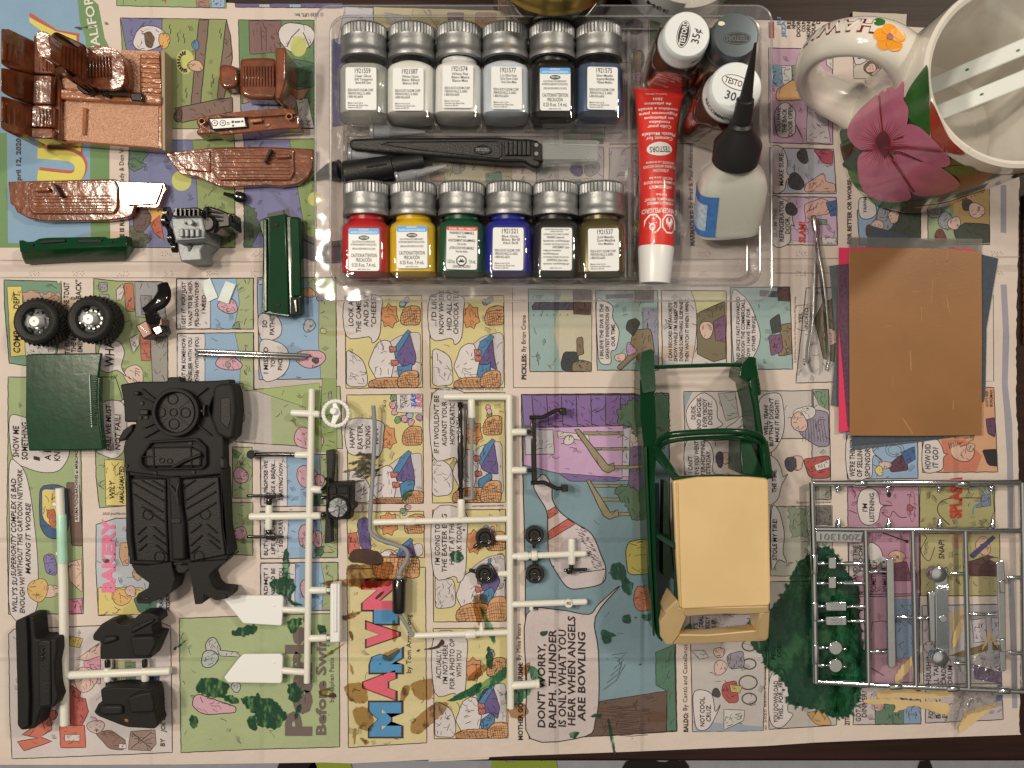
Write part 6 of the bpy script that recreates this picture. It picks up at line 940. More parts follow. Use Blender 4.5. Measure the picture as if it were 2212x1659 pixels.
ex = MB().tube(smooth_path(WP(q(1, 2, '1013,188,7 1024,330,6 1024,470,5 1008,800,5 992,1050,5 985,1220,5 1000,1290,5 1070,1345,5 1200,1388,5 1285,1425,5 1312,1480,5 1290,1545,5 1250,1610,5 1240,1690,5')), 6), .0011, greyp, 12).build('exhaust_pipe', t)
run(ex, 'pipe_end', 1, 3, [(1235, -10, 6), (1245, 40, 6)], .0016, greyp); run(ex, 'tail_pipe', 1, 3, [(1240, 330), (1340, 490), (1362, 516)], .0010, greyp, .005); run(ex, 'muffler_collar', 1, 3, [(1205, 318), (1262, 322)], .0012, greyp, .006)
MB().tube(WP(q(1, 3, '1238,20,7 1238,32,7 1235,300,7 1235,316,7')), [.0029, .0034, .0034, .0029], gblack, 18, squash=.9).build('muffler', ex)
# ================================================================ car body shell
t = thing('toy_car_shell', 'dark green toy car body shell with a tan roof panel', 'car body', W(1530, 1090))
def B2(s_): return q(2, 2, s_)
ls = MB()
# left and right lower sides
plate('side_sill', t, B2('1105,-30,20 1130,-75,20 1205,-50,22 1240,60,24 1245,330,24 1255,560,24 1235,800,24 1240,1330,24 1255,1900,24 1300,2220,22 1295,2230,21 1240,2160,20 1175,1750,20 1140,560,20 1110,300,20'), .022, .0005, green, .0012)
plate('beltline', t, B2('1130,540,23 1165,540,23.5 1200,1330,23.5 1235,2180,23 1222,2180,23 1180,1500,23 1150,900,23'), .0235, .02, green, .0005)
plate('side_sill', t, B2('2040,-20,24 2075,-70,24 2110,-50,24 2145,200,24 2200,600,23 2210,820,23 2230,1900,23 2190,1900,23 2140,700,23 2090,220,23'), .023, .0005, green, .0012)
plate('front_fender_cap', t, B2('1105,-100,20 1120,-270,17 1200,-305,18 1225,-290,20 1245,60,24 1130,80,22'), .02, .001, green, .0016, r=4, segs=3)
plate('front_fender_cap', t, B2('1960,-60,22 1975,-150,21.5 2050,-240,20 2115,-225,17.5 2150,100,21 2095,100,24 2040,-10,24'), .02, .003, green, .0016, r=4, segs=3)
MB().tube(WP(B2('1215,-145,16 1500,-155,17 1800,-165,17 1985,-165,18')), .0010, green, 8).build('front_cross_bar', t)
# windscreen frame
MB().tube(smooth_path(WP(B2('1255,520,25 1300,465,28 1400,435,32 1650,415,35 1900,410,36 2080,430,34 2150,460,31 2185,520,27')), 5), .0015, green, 10, squash=.8).build('windscreen_frame', t)
MB().tube(smooth_path(WP(B2('1275,560,25 1330,510,28 1480,478,31 1750,462,33 1980,462,34 2140,510,30')), 5), .0010, green, 8).build('windscreen_lip', t)
MB().tube(WP(B2('1235,540,24 1330,680,32 1420,820,42')), .0019, green, 10, squash=.7).build('windscreen_pillar', t); MB().tube(WP(B2('2175,500,26 2195,640,34 2215,800,42')), .0022, green, 10, squash=.7).build('windscreen_pillar', t)
plate('header_rail', t, B2('1395,800,43 1800,785,44 2215,800,43 2215,830,43 1800,812,44 1400,835,43'), .043, .0395, green, .0006)
for y0, y1 in ((1300, 1400), (620, 800)): MB().tube(WP(B2('1250,%d,24 1330,%d,33 1415,%d,43' % (y0, (y0+y1)/2, y1))), .0015, green, 8, squash=.7).build('side_pillar', t)
plate('roof_rail', t, B2('1385,850,42 1415,850,43 1440,1600,43 1440,1870,42 1410,1850,41'), .042, .039, green, .0006)
plate('inner_trim', t, B2('1970,480,30 2060,470,30 2180,800,34 1985,780,34'), .03, .010, green, .0005)
plate('cowl_side', t, B2('1310,840,12 1350,845,12 1370,1700,12 1300,1650,12'), .012, .003, mat('dull_green', (34, 62, 38), .5, var=.2), .0004)
rf = plate('roof', t, B2('1392,850,44 1400,835,44 1600,805,45.5 1800,800,46 2050,803,46 2200,815,45 2216,850,44.5 2225,1300,45 2235,1700,44.5 2235,1890,43.5 2215,1918,43.5 1800,1930,44 1475,1945,43.5 1445,1920,43.5 1420,1500,44'), .044, .0405, tanroof, .0018, r=4, segs=4)
plate('drip_edge', rf, B2('1425,850,45 1432,850,45 1462,1930,44.3 1452,1930,44.3'), .0447, .043, tanroof, .0003)
plate('rear_frame_side', t, B2('1450,1930,43 1478,1950,43 1510,2010,38 1440,2180,30 1390,2250,24 1340,2262,22 1280,2180,22 1278,2050,26 1330,1990,32 1320,1970,33 1430,1860,42'), .035, .018, tanroof, .0008)
plate('rear_frame_top', t, B2('1455,1925,43 1800,1928,43.5 2215,1920,43 2230,1975,40 2140,1985,39.5 1800,1990,40 1500,2010,40'), .042, .034, tanroof, .0008)
plate('rear_frame_side', t, B2('2145,1980,40 2232,1960,40 2222,2190,27 2195,2222,25 2110,2205,27 2118,2130,30'), .033, .020, tanroof, .0008)
plate('rear_frame_sill', t, B2('1390,2250,24 1440,2165,29 1700,2168,28.5 2115,2130,30 2198,2222,25 1900,2232,24.5 1600,2250,24'), .026, .019, tanroof, .0008)
plate('tail_panel', t, B2('1250,2140,21 1300,2200,21 1300,2226,20 1262,2200,20'), .02, .005, green, .0005)
# ================================================================ chrome runner
t = thing('chrome_runner', 'chrome plated plastic parts frame with grille, bumpers and round mirrors', 'model sprue', W(1990, 1280))
def B3(s_): return q(3, 2, s_)
def cr(pts, rad=.0017, z=.0045, name='frame_bar', parent=t): return run(parent, name, 3, 2, pts, [v*.76 for v in rad] if isinstance(rad, list) else rad*.76, chrome, z, 14)
cr([(380, 855), (2190, 850)], .0020); cr([(2190, 850), (2205, 1600), (2215, 2630)], .0020); cr([(375, 850), (395, 1600), (410, 2580)], .0020); cr([(405, 2570), (1000, 2605), (1600, 2630), (2260, 2660)], .0018); cr([(395, 1250), (2195, 1268)], .0018)
cr([(838, 1262), (850, 1700), (865, 2600)], .0018); cr([(1245, 1265), (1262, 1900), (1275, 2610)], .0018); cr([(1700, 1268), (1715, 1900), (1730, 2630)], .0018)
for x, y, v in ((795, 858, 0), (1680, 862, 0), (398, 1555, 1), (402, 1960, 1), (408, 2330, 1), (1095, 2612, 0), (1590, 2630, 0), (2030, 2650, 0)): cr([(x-60, y), (x+60, y)] if not v else [(x, y-90 if v else y), (x, y+90)], .0025, .0045, 'grip_bead')
for x in (600, 1032, 1475, 1930):
    cr([(x, 880), (x, 915)], .0017, .0045, 'gate'); cr([(x, 910), (x-4, 940)], .0010, .0045, 'gate_tip'); cr([(x+4, 1195), (x+4, 1245)], .0019, .0045, 'gate'); cr([(x+4, 1165), (x+4, 1200)], [.0007, .0017], .0045, 'gate_tip')
pl = plate('number_plate', t, B3('412,1268 820,1275 808,1372 414,1366'), .0045, .0030, chrome, .0004)
tx = MB(); a0, a1 = W(1659+800/4, 829.5+1300/4, .0047), W(1659+455/4, 829.5+1296/4, .0047); tx.text('2001301', a0.xy, a1.xy, .0034, steel, lambda p: Vector((p.x, p.y, .0049)), .015); tx.build('raised_number', pl, smooth=0)
for y in (1550, 1720):
    cr([(410, y), (500, y+2)], .0015); cr([(500, y+2), (530, y+2)], .0008, .0045, 'gate_tip'); plate('mirror_block', t, B3('525,%d 590,%d 592,%d 585,%d 530,%d 522,%d' % (y-52, y-54, y+35, y+48, y+48, y+36)), .0062, .002, chrome, .0006, r=2); cr([(595, y), (650, y)], .0008, .0045, 'gate_tip'); cr([(645, y), (845, y+2)], .0015)
for y in (1920, 2045):
    cr([(415, y), (490, y)], .0013); plate('lamp_lens', t, B3('498,%d 512,%d 672,%d 680,%d 680,%d 512,%d 500,%d' % (y-30, y-36, y-38, y-30, y+42, y+42, y+30)), .0060, .002, chrome, .0004, r=2); cr([(682, y+4), (750, y+4)], .0009, .0045, 'gate_tip'); cr([(740, y+2), (850, y+4)], .0014)
    for k in range(5): plate('lens_rib', t, B3('545,%d 645,%d 645,%d 545,%d' % (y-28+k*13, y-28+k*13, y-22+k*13, y-22+k*13)), .0063, .0055, silver, .0001)
for y in (2278, 2430): cr([(420, y), (495, y)], .0014); cr([(495, y), (535, y)], .0008, .0045, 'gate_tip'); disc(t, 'round_mirror', 3, 2, 585, y+4, .0034, .003, .0056, chrome, 32, .0003); cr([(640, y+12), (682, y+14)], .0007, .0045, 'mirror_stalk')
bm2 = plate('front_bumper', t, B3('1025,1510 1090,1500 1108,2440 1065,2465 1040,2440 1032,1900'), .0085, .002, chrome, .0020, r=3, segs=4)
cr([(870, 1625), (960, 1622)], .0014); cr([(955, 1622), (1030, 1620)], .0008, .0045, 'gate_tip'); cr([(880, 2310), (985, 2312)], .0014); cr([(985, 2312), (1040, 2314)], .0008, .0045, 'gate_tip'); cr([(1110, 2010), (1260, 2018)], .0013); cr([(1270, 2018), (1370, 2022)], .0014); cr([(1370, 2022), (1430, 1985)], .0008, .0045, 'gate_tip')
gr = plate('grille', t, B3('1440,1600 1555,1580 1568,2400 1450,2420'), .0065, .002, chrome, .0006)
for k in range(10): plate('grille_bar', gr, B3('%g,1735 %g,1735 %g,2330 %g,2330' % (1462+k*10, 1466+k*10, 1473+k*10, 1469+k*10)), .0072, .006, chrome, .0002)
for y in (1650, 2380):
    h_ = disc(gr, 'headlamp', 3, 2, 1488 if y < 2000 else 1500, y, .0045, .005, .0098, chrome, 32, 0, [(.0045, .005), (.0045, .0075), (.0038, .0090), (.0022, .0098), (0, .0100)]); 
plate('grille_plate', gr, B3('1390,1795 1435,1792 1465,2230 1400,2225'), .0055, .003, chrome, .0004); disc(gr, 'badge', 3, 2, 1515, 2028, .0020, .006, .0080, chrome, 20)
cr([(1570, 1635), (1705, 1640)], .0013); cr([(1600, 2410), (1720, 2415)], .0013); cr([(1740, 1985), (1880, 1990)], .0013); cr([(1880, 1990), (1990, 1992)], .0008, .0045, 'gate_tip')
rb = plate('rear_bumper', t, B3('1975,1535 2035,1520 2050,1640 2060,2480 2010,2490 1990,2000'), .0085, .002, chrome, .0020, r=3, segs=4)
for st in ('2005,1695 2050,1695 2055,1810 2005,1810', '2005,2200 2055,2200 2058,2320 2010,2320'): plate('bumper_block', rb, B3(st), .0098, .007, chrome, .0005)
cr([(2062, 1670), (2205, 1672)], .0014); cr([(2065, 2315), (2212, 2330)], .0013)
# ================================================================ clear blister tray
t = thing('blister_tray', 'clear plastic blister tray holding the paint bottles and tools', 'tray', W(1175, 330))
def rrect(x0, y0, x1, y1, r, z, n=8):
    pts = []
    for cx, cy2, a0 in ((x1-r, y0+r, -90), (x1-r, y1-r, 0), (x0+r, y1-r, 90), (x0+r, y0+r, 180)):
        for k in range(n+1): a = math.radians(a0+90*k/n); pts.append((cx+r*math.cos(a), cy2+r*math.sin(a)))
    return [W(p[0], p[1], z) for p in pts]
TZ = .019
fl = MB().loft([rrect(680, 11, 1668, 651, 34, TZ-.0012), rrect(682, 13, 1666, 649, 34, TZ), rrect(713, 34, 1643, 618, 36, TZ), rrect(717, 38, 1639, 614, 34, TZ-.0015)], traymat, False).build('flange', t)
MB().loft([rrect(717, 38, 1639, 614, 34, TZ-.0015), rrect(738, 58, 1620, 607, 24, .004), rrect(745, 64, 1612, 600, 20, .0022)], traymat, False).build('tray_wall', t)
MB().add(rrect(745, 64, 1612, 600, 20, .0022), [range(36)], traymat).build('tray_floor', t)
glintm = clear_mat('tray_glint', (.96, .96, .96), .24, .16, 0, .10, (220, 214, 210))  # beads added along the tray edges to draw bright highlight lines
for nm, rr, a_ in (('flange_glint_bead', .0005, rrect(681, 12, 1667, 650, 34, TZ)), ('inner_glint_bead', .0007, rrect(714, 35, 1642, 617, 36, TZ)), ('floor_glint_bead', .0006, rrect(743, 62, 1614, 602, 20, .003))):
    MB().tube(a_+[a_[0]], rr, glintm, 8, False).build(nm, t)
def ridge(x0, y0, x1, y1, h, w=9, name='divider'):
    v = abs(y1-y0) > abs(x1-x0); pr = [(-w, 0), (-w*.55, .8), (-w*.3, 1), (w*.3, 1), (w*.55, .8), (w, 0)]
    rings = [[W(x+(o if v else 0), y+(0 if v else o), .0022+h*k) for o, k in pr] for x, y in ((x0, y0), (x1, y1))]
    n = 6; f = [(k, k+1, n+k+1, n+k) for k in range(n-1)]
    MB().add(rings[0]+rings[1], f, traymat).build(name, t)
ridge(748, 290, 1345, 292, .006); ridge(748, 396, 1345, 398, .006); ridge(1358, 66, 1360, 598, .009, 10)
# ================================================================ paint bottles
def rsq(h, cr_, n=6):
    pts = []
    for sx, sy, a0 in ((1, 1, 0), (-1, 1, 90), (-1, -1, 180), (1, -1, 270)):
        for k in range(n+1): a = math.radians(a0+90*k/n); pts.append((sx*(h-cr_)+cr_*math.cos(a), sy*(h-cr_)+cr_*math.sin(a)))
    return pts
def body_rings(spec): return [[Vector((x, z, y)) for x, z in rsq(h, c_)] for y, h, c_ in spec]   # axis along local Z
GSPEC = [(0, .0088, .0042), (.0007, .0102, .0044), (.0026, .0121, .0050), (.0270, .0121, .0050), (.0292, .0116, .0066), (.0308, .0104, .0090), (.0318, .0097, .0096), (.0345, .0094, .0093)]
def bottle_body(t, paintm, fill0=.0045, fill1=.0335, glassm=None, inset=.0010):
    MB().loft(body_rings(GSPEC), glassm or glass, True).build('glass_body', t)
    sp = [(fill0, .0085, .0050), (fill0+.0012, .0121-inset, .0048)]+[(y, h-inset, max(.002, min(c_, h-inset))) for y, h, c_ in GSPEC if fill0+.003 < y < fill1]+[(fill1, .0088, .0087)]
    sp = [(y, h, min(c_, h*.999)) for y, h, c_ in sp]
    MB().loft(body_rings(sp), paintm, True).build('paint', t)
def metal_cap(t, m=None, h0=.0337):
    m = m or alu; b = MB(); Z = Matrix.Translation((0, 0, h0)); k = 1.06
    b.lathe([(.0098, 0), (.0112*k, .0002), (.0114*k, .0014), (.0112*k, .0030), (.0104*k, .0044), (.0106*k, .0062), (.0108*k, .0080), (.0105*k, .0096), (.0107*k, .0108)], m, Z, 48, False)
    b.lathe([(.0099*k, .0160), (.0102*k, .0164), (.0060, .0166), (0, .0166)], m, Z, 48, False); c_ = b.build('cap', t)
    b = MB(); b.lathe([(.0104*k, .0106), (.0106*k, .0112), (.0106*k, .0152), (.0098*k, .0164)], m, Z, 84, False, .0005); b.build('knurled_rim', c_, smooth=20)
def lbl(t, rows, band=None, x0=-.0074, x1=.0074, y0=.0062, y1=.0268, z=.0123, logo=None):
    """label on the upper face: local X across, local Z along the bottle, face at local Y = -z"""
    b = MB(); fn = lambda p, d=0: Vector((p[0], -z-d, p[1])); r_ = .0012
    pts = rnd([(x0, y0), (x1, y0), (x1, y1), (x0, y1)], r_, 4); b.add([fn(p) for p in pts], [range(len(pts))], label_w); lb = b.build('label', t, smooth=0)
    if band:
        hgt, m, words = band; pts = rnd([(x0, y1-hgt), (x1, y1-hgt), (x1, y1), (x0, y1)], .0010, 4); bb = MB().add([fn(p, 3e-5) for p in pts], [range(len(pts))], m); bo = bb.build('label_band', lb, smooth=0)
        tb = MB()
        for (w_, a, b2, y, h) in words: tb.text(w_, (a, y), (b2, y), h, label_w, lambda p: fn(p, 6e-5), .02, .15)
        tb.build('band_lettering', lb, smooth=0)
    tb = MB()
    for (w_, a, b2, y, h) in rows:
        if a == b2: tb.text(w_, (a, y), (a, y+h*4), abs(h)*.8, ink, lambda p: fn(p, 6e-5))
        else: tb.text(w_, (a, y), (b2, y), h, ink, lambda p: fn(p, 6e-5), .012)
    if logo:
        tb.add([fn((p[0]*.0026, logo+p[1]*.0011), 5e-5) for p in arc(0, 0, 1, 1, 24)], [range(24)], ink)
    tb.build('label_lettering', lb, smooth=0)
    if logo:
        tb = MB(); tb.text('TESTORS', (-.0020, logo-.0004), (.0020, logo-.0004), .0009, label_w, lambda p: fn(p, 8e-5), .02); tb.build('label_emblem', lb, smooth=0)
    return lb
mm = lambda *a: a
CORP = [('©2016 RUST-OLEUM CORP.', -.0064, .0060, .0152, .0013), ('VERNON HILLS, IL 60061', -.0064, .0046, .0136, .0013), ('1-800-962-6654', -.0064, .0008, .0120, .0013), ('Made in the U.S.A.', -.0063, .0010, .0092, .0008), ('Fabriqué aux États-Unis.', -.0063, .0034, .0081, .0008), ('Hecho en EE.UU.', -.0063, .0004, .0070, .0008)]
def names(num, a, b_, c_): return [(num, -.0030, .0046, .0240, .0024), (a, -.0030, .0050, .0220, .0013), (b_, -.0030, .0056, .0204, .0013), (c_, -.0026, .0048, .0188, .0013)]+CORP
CAUT = [('CAUTION! EYE IRRITANT.', -.0058, .0056, .0198, .0010), ('ATTENTION! IRRITANT POUR LES YEUX.', -.0064, .0062, .0184, .0010), ('¡PRECAUCIÓN! IRRITA LOS OJOS.', -.0056, .0056, .0164, .0010), ('CAUTION/ATTENTION', -.0062, .0062, .0128, .0018), ('PRECAUCIÓN', -.0038, .0036, .0106, .0018), ('0.25 fl.oz. 7,4 mL', -.0058, .0058, .0082, .0018), ('RM91781001_0316', -.0030, .0030, .0067, .0006)]
ACR = (.0030, label_blue, [('ACRYLIC', -.0026, .0024, .0257, .0009), ('ACRYLIQUE/ACRÍLICA', -.0064, .0064, .0243, .0010)])
ENA = (.0018, label_red, [('ENAMEL / ÉMAIL / ESMALTE', -.0062, .0062, .0254, .0009)])
FLAM = [('WARNING! FLAMMABLE.', -.0060, .0060, .0232, .0014), ('See sides.', -.0022, .0022, .0216, .0012), ('AVERTISSEMENT! INFLAMMABLE.', -.0066, .0066, .0196, .0013), ('Voir au dos.', -.0022, .0022, .0180, .0012), ('¡ATENCIÓN! INFLAMABLE.', -.0060, .0060, .0160, .0013), ('Vea los lados.', -.0030, .0030, .0144, .0012), ('0.25 fl.oz', -.0068, -.0032, .0092, .0018), ('7,4 mL', .0034, .0068, .0092, .0018), ('DANGER/PELIGRO', -.0042, .0042, .0070, .0015)]
WASH = [('WATER WASH-UP/LAVABLE À L\'EAU', -.0058, .0058, .0256, .0007), ('LAVADO CON AGUA', -.0030, .0030, .0246, .0007), ('CONTAINS GLYCOL ETHERS. CONTIENT', -.0064, .0060, .0232, .0008), ('WARNING: Cancer and', -.0048, .0036, .0216, .0012), ('Reproductive Harm - www.P65Warnings.ca.gov', -.0064, .0062, .0200, .0010), ('CONTIENT DES ÉTHERS DE GLYCOL', -.0064, .0060, .0184, .0008), ('AVERTISSEMENT: Cancer', -.0020, .0062, .0168, .0012), ('et danger pour la reproduction -', -.0064, .0024, .0154, .0010), ('www.P65Warnings.ca.gov', -.0064, .0010, .0138, .0010), ('CONTIENE ÉTERES DE GLICOL', -.0064, .0060, .0122, .0008), ('ADVERTENCIA: Cáncer y daños', -.0046, .0054, .0106, .0012), ('reproductivos - www.P65Warnings.ca.gov', -.0064, .0062, .0090, .0010), ('RM313959_0217', -.0030, .0026, .0070, .0006)]
def paintm(n, rgb, r_=.35, metal=0, sss=0): return mat(n, rgb, r_, metal, var=.08, vscale=90, sss=sss)
P_clear = clear_mat('clear_varnish', (.97, .97, .94), .04, .05, 0, .40, (236, 228, 208), edge=.3); 
BOT = [(789, 0, P_clear, names('1921559', 'Clear Gloss', 'Brill Transparent', 'Barniz Brill Claro'), None, None, 'clear paint bottle labelled 1921559 Clear Gloss, first in the upper row'),
 (890, 0, paintm('white_gloss_paint', (238, 228, 206), sss=.5), names('1921587', 'White Gloss', 'Blanc Billant', 'Blanco Brill'), None, None, 'pale paint bottle labelled 1921587 White Gloss'),
 (991, 0, paintm('white_flat_paint', (236, 226, 208), sss=.5), names('1921574', 'White Flat', 'Blanc Matte', 'Blanco Mate'), None, None, 'pale paint bottle labelled 1921574 White Flat'),
 (1092, 0, paintm('ghost_grey_paint', (206, 206, 202), sss=.4), names('1921577', 'L Lt Ghst Gray', 'Gris Fant Clair', 'Gray Claro Mate'), None, None, 'light grey paint bottle labelled 1921577'),
 (1193, 0, paintm('black_paint', (24, 21, 20)), CAUT, ACR, .0222, 'black paint bottle with blue-banded caution label in the upper row'),
 (1292, 0, paintm('silver_blue_paint', (84, 98, 122), .3, .3), names('1921575', 'Silver Metallic', 'Argenté Métallisé', 'Plateado Metálico'), None, None, 'slate blue paint bottle labelled 1921575 Silver Metallic'),
 (793, 1, paintm('red_paint', (186, 30, 34)), CAUT, ACR, .0222, 'red paint bottle with blue-banded caution label'),
 (895, 1, paintm('yellow_paint', (222, 172, 24)), CAUT, ACR, .0222, 'yellow paint bottle with blue-banded caution label'),
 (996, 1, paintm('green_paint', (14, 74, 44)), FLAM, ENA, None, 'green paint bottle with red-banded flammable warning label'),
 (1098, 1, paintm('blue_paint', (34, 36, 128)), names('1921521', 'Blue Gloss', 'Bleu Brill', 'Azul Brill'), None, None, 'deep blue paint bottle labelled 1921521 Blue Gloss'),
 (1199, 1, paintm('dark_brown_paint', (40, 34, 32)), WASH, None, None, 'black paint bottle with small-print water wash-up label in the lower row'),
 (1298, 1, paintm('gold_paint', (98, 84, 46), .3, .4), names('1921537', 'Gold Metallic', 'Doré Métallisé', 'Oro Metálico'), None, None, 'olive gold paint bottle labelled 1921537 Gold Metallic')]
rg = random.Random(21)
for x, row, pm_, rows, band, logo, lb in BOT:
    y = 281 if row == 0 else 617
    at = W(x, y, .0138)
    t = thing('paint_bottle', lb, 'paint bottle', at, 'paint bottles lying in two rows in the tray', rot=(-math.pi/2, 0, rg.uniform(-.012, .012)))
    t.scale = (.985,)*3; roll = rg.uniform(-.07, .07); t.rotation_euler = (Matrix.Rotation(rg.uniform(-.014, .014), 4, 'Z') @ Matrix.Rotation(-math.pi/2, 4, 'X') @ Matrix.Rotation(roll, 4, 'Z')).to_euler()
    lx, ly = rg.uniform(-.0006, .0006), rg.uniform(-.0007, .0007)
    bottle_body(t, pm_, fill1=rg.choice((.0335, .0325, .0312, .0300)) if row == 0 else .0336); metal_cap(t); lb_o = lbl(t, rows, band, logo=logo); lb_o.location = (lx, 0, ly)
    if 0:
        for k in range(3): a = rg.uniform(-2.6, -.5); MB().tube([Vector((.0119*math.cos(a+j*.12), .0119*math.sin(a+j*.12), .0345+.0010*math.sin(j+k))) for j in range(4)], [.0002, .0005, .0004, .0001], pm_, 6).build('paint_drip', t)
    if band is ENA:
        hz = MB(); fn = lambda p: Vector((p[0], -.01236, p[1])); hz.add([fn((p[0], .0105+p[1])) for p in arc(0, 0, .0027, .0027, 8, 22.5, 382.5)[:8]], [range(8)], ink); hz.add([fn((p[0], .0105+p[1]))+Vector((0, -3e-5, 0)) for p in arc(0, 0, .0021, .0021, 8, 22.5, 382.5)[:8]], [range(8)], label_w)
        fm = [(-.0012, -.0008), (-.0014, .0003), (-.0007, -.0001), (-.0005, .0011), (0, .0003), (.0005, .0012), (.0006, 0), (.0014, .0004), (.0012, -.0008)]; hz.add([fn((p[0], .0105+p[1]))+Vector((0, -6e-5, 0)) for p in fm], [range(9)], ink); hz.build('hazard_emblem', t, smooth=0)
# ---- old upright bottles
brownpaint = mat('old_brown_paint', (84, 34, 18), .3, coat=.4, var=.3, vscale=120); amber = clear_mat('amber_glass', (.86, .80, .74), .09, .03, .1)
greypaint = mat('old_grey_paint', (150, 132, 112), .4, var=.2)
wcap = mat('white_cap_enamel', (226, 222, 212), .3, coat=.3); gcap = mat('grey_cap_tin', (92, 96, 94), .35, metal=.7)
def upright(x, y, lb, paint_, capm, word, price, rot, sc=1.0, ovalfill=True, rim='RECOMMENDED FOR AGES'):
    hgt = .0475*sc; at = W(x, y, hgt); at.z = .0026
    t = thing('paint_bottle', lb, 'paint bottle', at, 'old upright paint bottles', rot=(0, 0, math.radians(rot))); t.scale = (sc,)*3
    bottle_body(t, paint_, glassm=amber)
    b = MB(); Z = Matrix.Translation((0, 0, .0335)); b.lathe([(.0100, 0), (.0111, .0003), (.0113, .0016), (.0109, .0024), (.0108, .0085), (.0104, .0108), (.0098, .0116), (.0060, .0118), (0, .0118)], capm, Z, 48, False); c_ = b.build('cap', t)
    MB().lathe([(.0112, .0002), (.01155, .0009), (.0112, .0016)], alu, Z, 48, False).build('cap_rim', c_)
    zc = .0335+.01185; tb = MB(); fn = lambda p, d=0: Vector((p[0], p[1], zc+d))
    el = arc(-.0005, .0016, .0062, .0029, 30); el2 = arc(-.0005, .0016, .0059, .0026, 30); wm = label_w if capm is wcap else gcap
    tb.add([fn(p, 3e-5) for p in el], [range(30)], ink); tb.add([fn(p, 5e-5) for p in el2], [range(30)], wm); tb.add([fn((-.0005+(p[0]+.0005)*.93, .0016+(p[1]-.0016)*.9), 7e-5) for p in el2], [range(30)], ink if ovalfill else wm)
    tb.text(word, (-.0055, .0004), (.0045, .0004), .0025, wm if ovalfill else ink, lambda p: fn(p, 1e-4), .02)
    if price: tb.text(price, (-.0034, -.0058), (.0032, -.0058), .0036, ink, lambda p: fn(p, 1e-4), .01)
    if rim:
        v, f = text_shape(rim, .012); w_ = max(p[0] for p in v)
        tb.add([Vector((.01098*math.cos(a), .01098*math.sin(a), .0335+.0038+p[1]*.0042)) for p in v for a in [math.radians(-150)+p[0]/w_*math.radians(170)]], f, ink)
    tb.build('cap_lettering', c_, smooth=0)
    return t
upright(1484, 74, 'brown paint bottle standing upright, white cap priced 35 cents', brownpaint, wcap, 'TESTORS', '35¢', 78)
t = upright(1589, 76, 'pale paint bottle standing upright with dull grey metal cap', greypaint, gcap, 'TESTORS', None, 180, rim=None)
MB().add([Vector((.0065+p[0]*.0016+rg.uniform(-.0002, .0002), -.0050+p[1]*.0010, .0335+.01195)) for p in arc(0, 0, 1, 1, 14)], [range(14)], mat('cream_paint_chip', (222, 212, 168))).build('paint_chip', t)
upright(1591, 188, 'brown paint bottle standing upright, white cap priced 30 cents, under the black nozzle', brownpaint, wcap, 'TESTORS', '30¢', -18, 1.10, False, 'RECOMMENDED FOR AGES')
# ================================================================ knife, nozzles, brush
t = thing('hobby_knife', 'black plastic hobby knife with blade under a clear guard', 'knife', W(960, 320))
def K1(s_): return q(1, 0, s_)
hd = plate('handle', t, K1('800,1225 830,1195 1100,1185 2110,1180 2240,1195 2360,1195 2450,1215 2462,1430 2430,1455 2380,1440 2320,1400 2150,1400 1400,1340 850,1298 812,1275'), .012, .0035, gblack if 0 else mat('black_handle', (24, 23, 22), .4, bump=.3, bscale=1500), .0022, r=6, segs=3)
MB().ring(rnd(K1('1060,1240 1140,1215 2095,1205 2120,1225 2122,1345 2095,1368 1400,1290'), 5), rnd(K1('1090,1241 1150,1226 2088,1217 2108,1232 2108,1335 2088,1354 1400,1280'), 5), .0130, .011, MATS['black_handle']).build('inlay_rim', hd, bevel=.0003)
for k in range(6): MB().tube(WP(K1('%d,1225,13 %d,1340,13' % (2165+k*38, 2165+k*38))), .0011, MATS['black_handle'], 8).build('grip_rib', hd)
ov = arc(1958, 1292, 76, 40, 30); MB().ring([(553+a/4, b2/4) for a, b2 in ov], [(553+a/4, b2/4) for a, b2 in arc(1958, 1292, 70, 34, 30)], .0130, .0115, mblack2).build('emblem_oval', hd)
tb = MB(); a0, a1 = W(553+2015/4, 1278/4, .013), W(553+1898/4, 1276/4, .013); tb.text('TESTORS', a0.xy, a1.xy, .0016, greyp, lambda p: Vector((p.x, p.y, .0127)), .02); tb.build('emblem_lettering', hd, smooth=0)
plate('blade_clamp', t, K1('2395,1235 2470,1235 2472,1395 2400,1380'), .0128, .006, mblack2, .0006)
for y in (1255, 1330): MB().lathe([(0, 0), (.0012, 0), (.0010, .0006), (0, .0006)], steel, Matrix.Translation(W(553+2422/4, y/4, .0128)), 12, False).build('rivet', t)
plate('blade', t, K1('2470,1232 2500,1230 2880,1370 2870,1376 2472,1376'), .0082, .0077, steel, .0001)
gd = clear_mat('guard_plastic', (.94, .95, .93), .10, .08, .2, .12, (206, 210, 200)); plate('blade_guard', t, K1('2470,1200 2950,1208 2965,1225 2962,1380 2945,1396 2475,1420'), .011, .005, gd, .0010, r=2)
noz = clear_mat('nozzle_plastic', (.92, .92, .92), .06, .25, 0, .38, (196, 192, 188))
def nozzle(lb, a, b2, za, zb):
    t = thing('nozzle_tip', lb, 'nozzle', W(553+a[0]/4, a[1]/4, 0), 'translucent nozzle tips'); A = W(553+a[0]/4, a[1]/4, za); B = W(553+b2[0]/4, b2[1]/4, zb); d = B-A
    MB().tube([A, A+d*.02, A+d*.06, A+d*.08, A+d*.36], [.0036, .0040, .0040, .0033, .0031], noz, 16).build('collar', t); MB().tube([A+d*.36, A+d*.45, A+d*.96, A+d], [.0030, .0024, .0009, .0008], noz, 14).build('spout', t)
